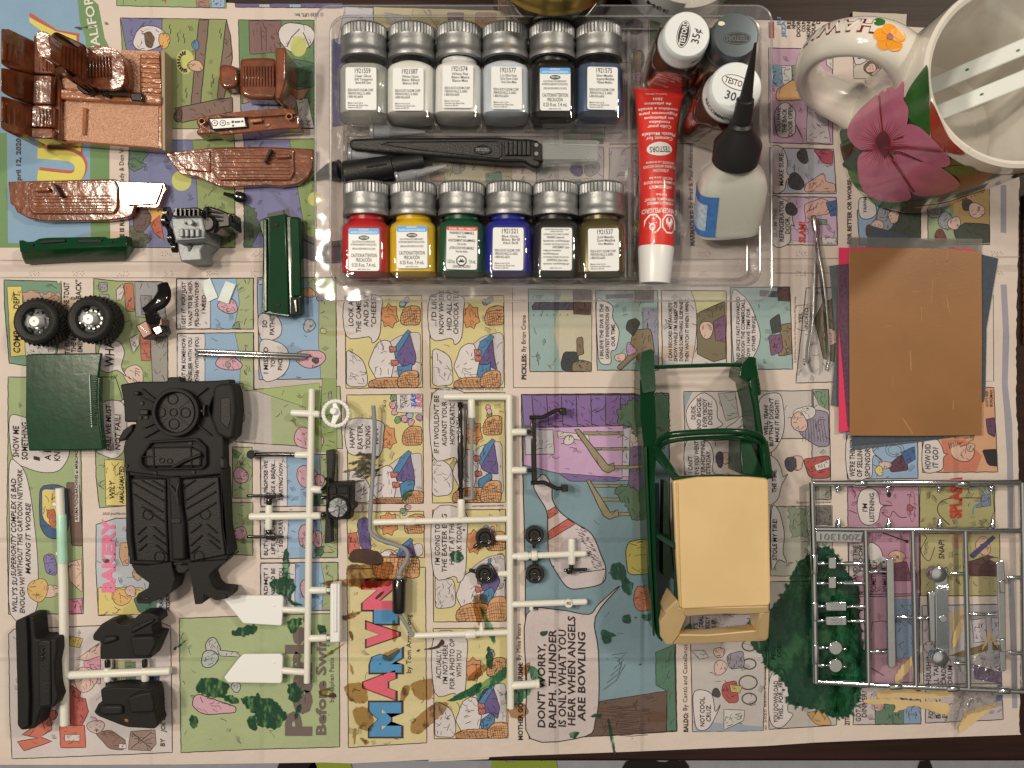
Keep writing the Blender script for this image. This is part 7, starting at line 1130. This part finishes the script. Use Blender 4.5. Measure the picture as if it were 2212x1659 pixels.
nozzle('translucent nozzle tip lying above the knife handle', (990, 1135), (1462, 1140), .010, .009); nozzle('translucent nozzle tip lying below the black tube', (1205, 1540), (1645, 1432), .008, .006); nozzle('translucent nozzle tip half hidden under the knife handle', (800, 1330), (1290, 1362), .007, .005)
t = thing('brush_tube', 'matt black tapered tube lying under the knife', 'tube', W(840, 365))
A, B = W(553+770/4, 1510/4, .009), W(553+1450/4, 1390/4, .008); d = B-A
MB().tube([A, A+d*.01, A+d*.60, A+d*.61, A+d*.97, A+d], [.0060, .0066, .0055, .0048, .0040, .0036], MATS['black_handle'], 20).build('barrel', t); sd = d.cross(Vector((0, 0, 1))).normalized()
MB().tube([A+d*.3+Vector((0, 0, .0058)), A+d*.55+Vector((0, 0, .0053))], .0006, mblack2, 8).build('clip', t)
t = thing('tube_cap', 'black pointed brush tip poking out under the tray corner', 'brush', W(690, 388))
MB().tube(WP(q(1, 0, '475,1555,2 560,1505,3 640,1480,4 730,1470,5')), [.0006, .0020, .0042, .0052], mat('smoky_black', (34, 33, 33), .4), 14).build('bristle_tip', t)
# ================================================================ glue tube
t = thing('glue_tube', 'red squeeze tube of plastic cement with white screw cap', 'glue tube', W(1425, 400))
def G(x, y, z): return W(1106+x/4, y/4, z)
rings = []
for y, xl, xr, zc, th in ((762, 1046, 1498, .009, .0006), (790, 1050, 1496, .009, .0008), (850, 1062, 1470, .0095, .0030), (1100, 1085, 1435, .0105, .0056), (1500, 1100, 1415, .0115, .0076), (1900, 1104, 1405, .0120, .0086), (2100, 1092, 1398, .0120, .0088), (2140, 1095, 1395, .0120, .0086), (2150, 1110, 1382, .0120, .0070)):
    A, B = G(xl, y, zc), G(xr, y+(22 if y < 900 else 8), zc); c_ = (A+B)/2; h = (B-A)/2; rings.append([c_+h*math.cos(2*math.pi*k/36)+Vector((0, 0, th*math.sin(2*math.pi*k/36))) for k in range(36)])
tb_o = MB().loft(rings, redp).build('tube_body', t)
A, B = G(1245, 2130, .0120), G(1232, 2455, .0120); d = B-A
cp = MB().tube([A, A+d*.02, A+d*.06, A+d*.9, A+d*.985, A+d], [.0075, .0086, .0088, .0076, .0074, .0064], white, 40).build('screw_cap', t)
MB().tube([A+d*.992, A+d*1.001], [.0058, .0056], mat('cap_end', (206, 198, 186), .35), 32).build('cap_end', cp)
def tube_z(x, y):      # printed surface of the tube
    rows = ((790, 1050, 1496, .009, .0008), (850, 1062, 1470, .0095, .0030), (1100, 1085, 1435, .0105, .0056), (1500, 1100, 1415, .0115, .0076), (1900, 1104, 1405, .0120, .0086), (2140, 1095, 1395, .0120, .0086))
    for a, b2 in zip(rows, rows[1:]):
        if y <= b2[0]: break
    f = max(0, min(1, (y-a[0])/(b2[0]-a[0]))); L_, R_, zc, th = [a[i]+(b2[i]-a[i])*f for i in (1, 2, 3, 4)]
    u = max(-.96, min(.96, (x-(L_+R_)/2)/((R_-L_)/2))); return zc+th*math.sqrt(1-u*u)
tw = mat('tube_lettering_white', (240, 226, 214), .4)
def on_tube(p, e=1e-4):    # p in local print units (x, -y)
    x, y = p[0], -p[1]; z = tube_z(x, y); zc = .0092+(.0028*min(1, max(0, (y-800)/1100))); v_ = G(x, y, zc); return Vector((v_.x, v_.y, z+e))
tb = MB()
for s_, x0, x1, y, h in (('0.63 fl oz (18 mL)', 1330, 1150, 822, 18), ('3501', 1290, 1210, 868, 24), ('de plástico', 1365, 1135, 912, 24), ('modelos a escala', 1420, 1085, 958, 26), ('Pegamento para', 1415, 1090, 1000, 26), ('en plastique', 1380, 1130, 1042, 26), ('modeles', 1345, 1168, 1080, 26), ('Colle pour', 1358, 1155, 1118, 28), ('Plastic Models', 1395, 1112, 1180, 30), ('Cement for', 1368, 1142, 1218, 32), ('IRRITANTE. Lea el reverso', 1380, 1140, 1432, 22), ('INFLAMABLE VAPORES NOCIVOS', 1400, 1122, 1464, 24), ('¡ATENCIÓN!', 1330, 1195, 1500, 26), ('IRRITANT. Lire au dos', 1365, 1165, 1566, 22), ('INFLAMMABLE VAPEUR NOCIVE', 1400, 1125, 1600, 24), ('AVERTISSEMENT!', 1355, 1165, 1640, 26), ('Read back.', 1310, 1215, 1710, 20), ('VAPOR HARMFUL. IRRITANT', 1385, 1130, 1745, 24), ('WARNING! FLAMMABLE', 1380, 1150, 1778, 26), ('DANGER/PELIGRO', 1410, 1112, 1832, 42)):
    tb.text(s_, (x0, -y), (x1, -y+3), h, tw, lambda p: on_tube(p, 2e-4), .012)
tb.build('tube_lettering', tb_o, smooth=0)
def tube_fill(b, pts, m, e):
    bm = bmesh.new(); bm.faces.new([bm.verts.new((p_[0], p_[1], 0)) for p_ in pts]); bmesh.ops.triangulate(bm, faces=bm.faces[:])
    for _ in range(3): bmesh.ops.subdivide_edges(bm, edges=[x for x in bm.edges if x.calc_length() > 22], cuts=1); bmesh.ops.triangulate(bm, faces=bm.faces[:])
    bm.verts.index_update(); b.add([on_tube((v.co.x, -v.co.y), e) for v in bm.verts], [tuple(v.index for v in f.verts) for f in bm.faces], m); bm.free()
eb = MB(); tube_fill(eb, arc(1255, 1322, 108, 60, 32), tw, 1.2e-4)
eb.text('TESTORS', (1345, -1302), (1170, -1304), 50, ink, lambda p: on_tube(p, 2.6e-4), .012); eb.build('emblem', tb_o, smooth=0)
for cx in (1193, 1335):
    hz = MB(); tube_fill(hz, arc(cx, 1960, 72, 88, 8, 22.5, 382.5)[:8], tw, 1.3e-4); tube_fill(hz, arc(cx, 1960, 60, 74, 8, 22.5, 382.5)[:8], redp, 2e-4)
    if cx < 1250:
        hz.add([on_tube((p[0], -p[1]), 2.7e-4) for p in arc(cx-6, 1985, 24, 32, 16)], [range(16)], tw)
        for sx in (-1, 1): hz.add([on_tube((cx+a, -b2), 2.7e-4) for a, b2 in ((-34*sx, 1905), (-26*sx, 1898), (34*sx, 1950), (28*sx, 1960))], [range(4)], tw)
        for ex in (-14, 4): hz.add([on_tube((cx+ex+p[0], -p[1]), 3.3e-4) for p in arc(0, 1990, 6, 8, 8)], [range(8)], redp)
    else:
        fm = [(-34, 1930), (-20, 1910), (0, 1905), (20, 1912), (34, 1935), (28, 1965), (22, 1945), (14, 2000), (6, 1960), (0, 2015), (-8, 1960), (-16, 1995), (-20, 1950), (-30, 1970)]; hz.add([on_tube((cx+a, -b2), 2.7e-4) for a, b2 in fm], [range(14)], tw)
    hz.build('hazard_emblem', tb_o, smooth=0)
# ================================================================ liquid cement bottle with needle
t = thing('cement_bottle', 'milky bottle of liquid cement with black cone cap and needle, leaning', 'glue bottle', W(1575, 450))
A = W(1571, 487, .011); B = W(1588, 345, .036); ax = (B-A).normalized(); sx_ = Vector((1, 0, 0)); sx_ = (sx_-ax*sx_.dot(ax)).normalized(); up_ = sx_.cross(ax).normalized()
milky = mat('milky_plastic', (226, 218, 194), .3, trans=.3, sss=.3)
def sec(c_, hw, hh, n=6): return [c_+sx_*x+up_*y for x, y in [(a*hw/1.0, b2*hh) for a, b2 in [(math.copysign(abs(math.cos(th))**.55, math.cos(th)), math.copysign(abs(math.sin(th))**.55, math.sin(th))) for th in [2*math.pi*k/36 for k in range(36)]]]]
L_ = (B-A).length
rg_ = [sec(A+ax*(L_*f), hw, hh) for f, hw, hh in ((-.10, .0125, .0070), (-.06, .0150, .0088), (.02, .0160, .0095), (.62, .0160, .0095), (.80, .0140, .0088), (.92, .0096, .0078), (1.02, .0082, .0074))]
bd = MB().loft(rg_, milky).build('bottle_body', t)
lb_ = mat('cement_label_blue', (72, 116, 168), .4, var=.12, vscale=400); lw_ = mat('cement_label_pale', (178, 190, 204), .4, var=.25, vscale=700)
def sidep(u, f, o=.0003):    # label wraps the left side
    th = math.radians(u); hw, hh = .0160+o, .0095+o; return A+ax*(L_*f)+sx_*(hw*math.copysign(abs(math.cos(th))**.55, math.cos(th)))+up_*(hh*math.copysign(abs(math.sin(th))**.55, math.sin(th)))
for nm, m_, u0, u1, f0, f1, o in (('label', lb_, 105, 215, .0, .62, .0002), ('label_text_block', lw_, 128, 190, .10, .50, .0004)):
    n = 10; g = [[sidep(u0+(u1-u0)*i/n, f, o) for i in range(n+1)] for f in (f0, f1)]; MB().add(g[0]+g[1], [(i, i+1, n+2+i, n+1+i) for i in range(n)], m_).build(nm, bd)
bc = mat('black_cap_plastic', (34, 32, 30), .45); C0 = A+ax*(L_*.98); tip = W(1632, 93, .079); ax2 = (tip-C0).normalized(); TL = (tip-C0).length
cpn = MB().tube([C0+ax2*(TL*f) for f in (0, .01, .16, .30, .34, .36, .50, .55, .56)], [.0098, .0106, .0108, .0056, .0054, .0042, .0040, .0037, .0028], bc, 32).build('cone_cap', t)
MB().tube([C0+ax2*(TL*f) for f in (.55, .60, .80, .97, 1.0)], [.0030, .0026, .0016, .0007, .0005], bc, 18).build('needle', t)
# ================================================================ mug
MC = W(1971, 299, .002); MC.z = 0; MR = .0382; MH = .087
t = thing('mug', 'white ceramic mug printed with a pink hibiscus and red lettering', 'mug', MC)
cer = mat('white_glaze', (230, 214, 190), .14, coat=.5); Z = Matrix.Translation(MC)
MB().lathe([(0, .001), (.030, .001), (.034, .0004), (MR-.0006, .0016), (MR, .004), (MR, MH-.004), (MR-.0004, MH-.001), (MR-.0018, MH), (MR-.0034, MH-.0012), (MR-.0040, MH-.004), (MR-.0042, .010), (MR-.008, .006), (0, .006)], cer, Z, 96, False).build('mug_body', t)
hdir = Vector((-.94, .34, 0)).normalized(); prof = [(MR-.003, .066), (MR+.010, .0745), (MR+.022, .073), (MR+.0315, .062), (MR+.0335, .046), (MR+.029, .029), (MR+.018, .0165), (MR-.003, .0125)]
path = smooth_path([MC+hdir*r_+Vector((0, 0, z)) for r_, z in prof], 7); tan = Vector((-hdir.y, hdir.x, 0)); rings = []
for i, p_ in enumerate(path):
    tg = (path[min(i+1, len(path)-1)]-path[max(i-1, 0)]).normalized(); nn = tan.cross(tg).normalized(); f = i/(len(path)-1); fl_ = 1+.45*(abs(f-.5)*2)**4
    rings.append([p_+tan*(.0085*fl_*math.cos(a))+nn*(.0052*fl_*math.sin(a)) for a in [2*math.pi*k/20 for k in range(20)]])
hn = MB().loft(rings, cer).build('handle', t)
# printed band on the mug: mottled dark red and green leaves
pm_ = bpy.data.materials.new('printed_leaves'); pm_.use_nodes = True; nt = pm_.node_tree; b = nt.nodes['Principled BSDF']; b.inputs['Roughness'].default_value = .16; b.inputs['Coat Weight'].default_value = .6
g = nt.nodes.new('ShaderNodeNewGeometry'); n = nt.nodes.new('ShaderNodeTexNoise'); n.inputs['Scale'].default_value = 55; n.inputs['Detail'].default_value = 5; n.inputs['Distortion'].default_value = 1.2; rp = nt.nodes.new('ShaderNodeValToRGB'); nt.links.new(g.outputs['Position'], n.inputs[0]); nt.links.new(n.outputs[0], rp.inputs[0]); nt.links.new(rp.outputs[0], b.inputs[0])
el = rp.color_ramp.elements; el[0].position = .3; el[0].color = C((40, 58, 30)); el[1].position = .72; el[1].color = C((126, 40, 34))
for ps_, cc in ((.42, (70, 84, 40)), (.5, (92, 30, 26)), (.6, (116, 32, 28))): e = el.new(ps_); e.color = C(cc)
a0 = math.atan2(hdir.y, hdir.x); rows = []; NA = 80
for z in (.0055, .078): rows.append([MC+Vector((math.cos(a)*(MR+.00015), math.sin(a)*(MR+.00015), z)) for a in [a0+math.radians(26+(330-26)*k/NA) for k in range(NA+1)]])
pb_ = MB().add(rows[0]+rows[1], [(k, k+1, NA+2+k, NA+1+k) for k in range(NA)], pm_).build('printed_band', t)
def mug_hit(x, y, off):
    d = W(x, y, 0)-Vector((0, 0, D)); d.normalize(); o = Vector((0, 0, D)); ox, oy = o.x-MC.x, o.y-MC.y; R_ = MR+off
    a = d.x*d.x+d.y*d.y; bb = 2*(ox*d.x+oy*d.y); cc = ox*ox+oy*oy-R_*R_; disc_ = bb*bb-4*a*cc
    if disc_ < 0: disc_ = 0
    return o+d*((-bb-math.sqrt(disc_))/(2*a))
def mug_decal(name, st, m, off, parent, sm=4, closed=True):
    pts = [tuple(v) for v in smooth_path(q(3, 0, st), sm, True)] if sm else q(3, 0, st)
    bm = bmesh.new(); f = bm.faces.new([bm.verts.new((p_[0], p_[1], 0)) for p_ in pts]); bmesh.ops.triangulate(bm, faces=[f])
    for _ in range(3): bmesh.ops.subdivide_edges(bm, edges=[e for e in bm.edges if e.calc_length() > 5], cuts=1); bmesh.ops.triangulate(bm, faces=bm.faces[:])
    bm.verts.index_update(); V = [mug_hit(v.co.x, v.co.y, off) for v in bm.verts]; F = [tuple(v.index for v in f.verts) for f in bm.faces]; bm.free()
    return MB().add(V, F, m).build(name, parent)
pk = mat('hibiscus_pink', (208, 112, 132), .2, coat=.4, var=.14, vscale=70); pk2 = mat('hibiscus_pink_deep', (164, 52, 66), .2, coat=.4, var=.2, vscale=90); rdk = mat('hibiscus_red', (140, 36, 40), .2, coat=.4); lf = mat('leaf_green', (46, 104, 38), .2, coat=.4, var=.25, vscale=120); lf2 = mat('leaf_green_dark', (34, 66, 30), .2, coat=.4, var=.3, vscale=120); och = mat('leaf_ochre', (196, 130, 44), .2, coat=.4, var=.2)
orr = mat('print_orange', (176, 62, 30), .2, coat=.4, var=.25, vscale=90)
for st, m_ in (('1330,610 1380,580 1395,900 1392,1190 1290,1100 1180,960 1200,800', lf), ('620,1130 720,1130 730,1270 690,1340 650,1290', lf2), ('640,1420 790,1300 800,1400 760,1480', lf2), ('690,1480 800,1490 850,1659 760,1620', lf), ('850,1690 1000,1700 1200,1760 1150,1800 980,1790', lf), ('1400,900 1440,920 1560,1180 1700,1330 1500,1300 1410,1200', orr), ('1250,1790 1500,1760 1700,1700 1900,1640 1800,1690 1500,1790', och), ('1560,1440 1760,1440 1800,1520 1500,1500', lf)): mug_decal('printed_leaf', st, m_, .0003, pb_)
for st in ('1165,700 1170,850 1215,960 1170,1180 1080,1210 1000,1210 960,1030 950,820 1080,740', '950,825 975,1000 985,1140 930,1230 860,1310 760,1270 690,1180 695,1090 760,980 850,890', '1180,1085 1290,1090 1360,1140 1480,1260 1570,1370 1560,1430 1480,1445 1330,1390 1150,1310 1010,1270', '940,1265 1080,1380 1200,1600 1230,1720 1060,1750 880,1700 800,1600 775,1480 790,1340', '1080,1340 1300,1390 1480,1440 1640,1560 1640,1620 1500,1680 1290,1690 1200,1600'): mug_decal('petal', st, pk, .0005, pb_)
for st in ('950,825 962,822 1000,1180 985,1180', '800,1295 900,1290 900,1310 810,1312', '1010,1300 1110,1410 1270,1660 1250,1665 1090,1430', '1170,1190 1080,1215 1085,1200 1165,1175', '1010,1270 1330,1395 1330,1405 1010,1285'): mug_decal('petal_line', st, rdk, .0007, pb_, 0)
for k in range(46):
    a = math.radians(-176+k*7.8); l0, l1 = 40, 150+95*abs(math.sin(k*2.1)); x, y = 985, 1240; w_ = 5.5
    mug_decal('petal_vein', '%g,%g %g,%g %g,%g' % (x+l0*math.cos(a)-w_*math.sin(a), y+l0*math.sin(a)+w_*math.cos(a), x+l1*math.cos(a), y+l1*math.sin(a), x+l0*math.cos(a)+w_*math.sin(a), y+l0*math.sin(a)-w_*math.cos(a)), pk2, .00058, pb_, 0)
mug_decal('flower_heart', '930,1200 1000,1130 1050,1210 1040,1300 1010,1370 950,1280', mat('flower_heart', (110, 46, 52), .2), .0008, pb_); mug_decal('stamen', '1010,1265 1200,1262 1480,1298 1520,1310 1480,1312 1200,1285 1010,1290', rdk, .0010, pb_, 0)
for k in range(22): x, y = 1500+rg.uniform(0, 260), 1270+rg.uniform(-20, 110); mug_decal('pollen', '%g,%g %g,%g %g,%g %g,%g' % (x-5, y, x, y-5, x+5, y, x, y+5), mat('pollen_pink', (206, 140, 140)), .0010, pb_, 0)
# lettering and flower on the handle
def handle_pt(f, u, off=.0002):       # f along the loop, u across -1..1, on the outer face
    i = min(len(path)-1.001, f*(len(path)-1)); k = int(i); R0, R1 = rings[k], rings[k+1]
    c_ = path[k].lerp(path[k+1], i-k); tg = (path[k+1]-path[k]).normalized(); nn = tan.cross(tg).normalized(); fl_ = 1+.45*(abs(f-.5)*2)**4
    out = nn if nn.dot(hdir+Vector((0, 0, .6 if f < .5 else -.6))) > 0 else -nn
    a = u*1.2; return c_+tan*(.0085*fl_*math.sin(a))+out*(.0052*fl_*math.cos(a)+off)
redl = mat('handle_lettering_red', (130, 30, 40), .3)
v, f_ = text_shape('HAWAII', .05); w_ = max(p_[0] for p_ in v); MB().add([handle_pt(.22+.46*(1-p_[0]/w_)*.0+.22+.30*(p_[0]/w_)-.20, -.52+p_[1]/.727*.62, .0002) for p_ in v], f_, redl).build('handle_lettering', hn, smooth=0)
v2, f2_ = text_shape('HAWAII', .012); MB().add([handle_pt(.24+.30*(p_[0]/max(q_[0] for q_ in v2)), -.49+p_[1]/.727*.56, .00032) for p_ in v2], f2_, cer).build('handle_lettering_fill', hn, smooth=0)
ofl = mat('print_flower_orange', (238, 150, 30), .3)
for k in range(5):
    a = k*2*math.pi/5; MB().add([handle_pt(.185+.030*math.cos(a)+.026*math.cos(b2), .05+.30*math.sin(a)+.26*math.sin(b2), .0003+k*2e-5) for b2 in [2*math.pi*j/14 for j in range(14)]], [range(14)], ofl).build('print_petal', hn, smooth=0)
MB().add([handle_pt(.185+.012*math.cos(b2), .05+.12*math.sin(b2), .0005) for b2 in [2*math.pi*j/12 for j in range(12)]], [range(12)], redl).build('print_flower_heart', hn, smooth=0)
MB().add([handle_pt(.235+.020*math.cos(b2), -.5+.24*math.sin(b2), .0003) for b2 in [2*math.pi*j/12 for j in range(12)]], [range(12)], lf).build('print_leaf', hn, smooth=0)
# sticks in the mug
stk = mat('white_stick', (228, 224, 206), .4); gsp = mat('green_speck', (20, 84, 60), .4)
for nm, y0, y1, lb, o in (('a', 905, 600, 'flat white stick in the mug, the upper of two', .0), ('b', 1020, 735, 'flat white stick in the mug, stained green, the lower of two', .004)):
    A = W(1659+1590/4, y0/4, .030); B = W(2480, y1/4-66, .094+o); A = MC+Vector((-.0315, .004-(.010 if nm == 'b' else -.004), .0100)); B = MC+Vector((.060, .0325-(.0125 if nm == 'b' else -.001), .096)); dd = (B-A).normalized(); sd = dd.cross(Vector((0, 0, 1))).normalized(); nn = sd.cross(dd).normalized()
    V = []
    for P_ in (A, B): V += [P_+sd*x+nn*y for x, y in ((-.0036, -.0008), (.0036, -.0008), (.0036, .0008), (-.0036, .0008))]
    so = MB().add(V, [(0, 1, 2, 3), (7, 6, 5, 4), (0, 4, 5, 1), (1, 5, 6, 2), (2, 6, 7, 3), (3, 7, 4, 0)], stk).build('stick', bevel=.0006); tag(so, lb, 'stick', 'white sticks in the mug')
    for k in range(4):
        P_ = A+dd*(.03+.02*k+(.006 if nm == 'b' else 0))+sd*(.002*math.sin(k*3.3))+nn*.00095; rr = .0012 if (k == 2 and nm == 'b') else .0005; MB().add([P_+sd*(rr*math.cos(a))+dd*(rr*1.7*math.sin(a)) for a in [2*math.pi*j/9 for j in range(9)]], [range(9)], gsp).build('paint_speck', so)
# ================================================================ jars at the back edge
t = thing('gold_lid_jar', 'round jar with a wide gold metal lid at the far table edge', 'jar', W(1203, -162, .045)-Vector((0, 0, .045)))
o = W(1203, -162, .045); Z = Matrix.Translation((o.x, o.y, 0)); gold = mat('gold_tin', (168, 132, 62), .28, metal=.9)
MB().lathe([(0, 0), (.030, 0), (.033, .003), (.033, .030), (.031, .034)], clear_mat('jar_glass', (.86, .84, .78), .10, .04), Z, 48, False).build('jar_glass', t)
MB().lathe([(.0345, .031), (.0352, .0325), (.0345, .034), (.0338, .0355), (.0340, .0425), (.0332, .0445), (.0318, .0450), (.0308, .0442), (.0300, .0436), (.020, .0440), (0, .0440)], gold, Z, 72, False).build('lid', t)
MB().lathe([(0, .002), (.031, .002), (.031, .028), (0, .028)], mat('jar_contents', (120, 92, 60), .6), Z, 40, False).build('contents', t)
o = W(1466, -66, 0); t = thing('candle_jar', 'glass jar with pale wax and a white label at the far table edge', 'jar', Vector((o.x, o.y, 0))); Z = Matrix.Translation((o.x, o.y, 0)); JR = .0315
MB().lathe([(0, 0), (JR-.003, 0), (JR, .003), (JR, .034), (JR+.0006, .036), (JR-.0012, .0365), (JR-.002, .034), (JR-.002, .006), (0, .006)], glass, Z, 56, False).build('jar_glass', t); MB().lathe([(0, .0065), (JR-.0025, .0065), (JR-.0025, .020), (0, .0195)], mat('pale_wax', (214, 200, 176), .5, sss=.3), Z, 48, False).build('wax', t)
g0 = [[Vector((o.x+math.cos(a)*(JR+.0003), o.y+math.sin(a)*(JR+.0003), z)) for a in [math.radians(195+k*5) for k in range(15)]] for z in (.006, .030)]; jl = MB().add(g0[0]+g0[1], [(k, k+1, 16+k, 15+k) for k in range(14)], label_w).build('label', t)
v, f_ = text_shape('MÉE', .012); w_ = max(p_[0] for p_ in v); MB().add([Vector((o.x+math.cos(a)*(JR+.0006), o.y+math.sin(a)*(JR+.0006),   .018+p_[1]*.0045)) for p_ in v for a in [math.radians(232+p_[0]/w_*22)]], f_, ink).build('label_lettering', jl, smooth=0)
# ================================================================ sandpaper stack
def sheet(st, z, m, lb, sub=(), c=3, r=1):
    o = MB().slab(rnd(q(c, r, st), 1.2), z, z-.00035, m).build('sandpaper_sheet', bevel=.0001); tag(o, lb, 'sandpaper', 'sandpaper sheets in a stack'); return o
grey1 = mat('grey_grit', (70, 76, 82), .8, bump=.5, bscale=2500, var=.1, vscale=500); grey2 = mat('slate_grit', (92, 94, 94), .8, bump=.5, bscale=2500, var=.12, vscale=500); pinkg = mat('pink_grit', (214, 48, 82), .6, bump=.3, bscale=2500); maro = mat('grey_through_pink', (92, 62, 76), .8, bump=.5, bscale=2500, var=.25, vscale=900); tanf = mat('tan_abrasive_film', (146, 98, 54), .34, bump=.12, bscale=2200, var=.10, vscale=22, coat=.1)
sheet('530,640 690,615 760,640 1800,560 1890,1200 1880,1760 1690,2105 1290,2160 730,2230 720,2090 620,1860 545,1840 590,1300', .0010, grey2, 'worn slate grey sandpaper sheet at the bottom of the stack')
sheet('880,288 1990,575 1885,1200 1870,1800 1500,2130 730,2190 850,470', .0015, grey1, 'dark blue grey sandpaper sheet turned at an angle in the stack')
cs_ = MB().slab(q(3, 1, '695,388 1850,405 1848,560 700,540'), .0019, .0017, clear_mat('clear_film', (.80, .79, .76), .05, .2, .2, .18, (150, 142, 134))).build('clear_film'); tag(cs_, 'clear grey plastic film strip showing above the sandpaper', 'film')
sheet('612,480 1780,492 1800,1900 612,2078', .0024, pinkg, 'bright pink sandpaper sheet showing along one side of the stack'); sheet('613,628 720,616 720,2060 690,2020 660,1640 618,1180', .0028, maro, 'maroon strip added as the grey sheet seen through the pink one')  # maroon strip added to tint the pink where grey lies beneath
ts = sheet('702,500 1060,485 1300,482 1500,488 1846,516 1850,1200 1846,2100 1300,2108 706,2105', .0034, tanf, 'tan brown abrasive film sheet on top of the stack')
scr = mat('scratch_pale', (164, 118, 68), .6)
for st in ('1550,505 1556,500 1550,600 1542,605', '1540,870 1545,900 1580,1060 1550,990', '1322,990 1327,985 1332,1130 1326,1120', '1000,1170 1030,1152 1080,1160 1030,1160', '1230,870 1270,855 1330,870 1270,861', '1422,760 1427,758 1410,960 1405,950', '1222,1380 1234,1370 1244,1540 1230,1545', '1594,1790 1606,1810 1603,1890 1597,1880', '1150,1950 1180,1965 1260,2090 1245,2090', '1078,1590 1083,1595 1080,1680 1074,1680', '1540,590 1552,592 1550,606 1538,604'): MB().slab(rough_poly(q(3, 1, st), .6, 3, len(st)), .00345, .0033, scr).build('scratch', ts)
# ================================================================ tweezers
t = thing('tweezers', 'slim polished steel tweezers lying open beside the sandpaper', 'tweezers', W(1767, 650))
def T3(s_): return q(3, 1, s_)
for st in ('400,215,4 412,330,4.5 405,480,5 398,700,6 390,950,6.5 378,1160,6 352,1330,5 345,1450,4.5 360,1500,4 382,1555,3.5', '400,215,4 415,330,4.5 432,520,5 465,700,5.5 490,900,5.5 510,1150,5 522,1330,4.5 525,1450,4 505,1540,3.5'):
    pp = smooth_path(WP(T3(st)), 5); n = len(pp); rings = []
    for i, p_ in enumerate(pp):
        tg = (pp[min(i+1, n-1)]-pp[max(i-1, 0)]).normalized(); sd = tg.cross(Vector((0, 0, 1))).normalized(); w_ = .0004; h = .0030 if .2 < i/n < .8 else .0018
        rings.append([p_+sd*a+Vector((0, 0, b2)) for a, b2 in ((-w_, -h), (w_, -h), (w_, h*.4), (-w_, h*.4))])
    MB().loft(rings, steel).build('arm', t, bevel=.0001)
MB().tube(WP(T3('388,205,4 402,260,4.5 412,340,4.5')), [.0012, .0018, .0014], steel, 10).build('joint', t)
# ================================================================ tape scraps lower right
tp = clear_mat('clear_tape', (.96, .96, .95), .06, .10, .8, .04, (220, 214, 206), 160)
rg = random.Random(31); pts = rough_poly(q(3, 3, '1620,700 1750,680 2010,820 2030,980 2020,1120 1900,1160 1720,1200 1620,1340 1560,1240 1600,1060 1690,960'), 2, 8, 5)
c_ = Vector((sum(p_[0] for p_ in pts)/len(pts), sum(p_[1] for p_ in pts)/len(pts))); V = [W(p_[0], p_[1], .0012+rg.uniform(0, .001)) for p_ in pts]; m1 = [W(*(Vector(p_).lerp(c_, .45)), .0016+rg.uniform(0, .003)) for p_ in pts]; m2 = [W(*(Vector(p_).lerp(c_, .8)), .0020+rg.uniform(0, .003)) for p_ in pts]; n = len(pts)
F = [(i, (i+1) % n, n+(i+1) % n, n+i) for i in range(n)]+[(n+i, n+(i+1) % n, 2*n+(i+1) % n, 2*n+i) for i in range(n)]+[tuple(2*n+i for i in range(n))]
o = MB().add(V+m1+m2, F, tp).build('clear_tape_scrap', smooth=60); tag(o, 'crumpled scrap of clear tape at the corner of the chrome frame', 'tape')
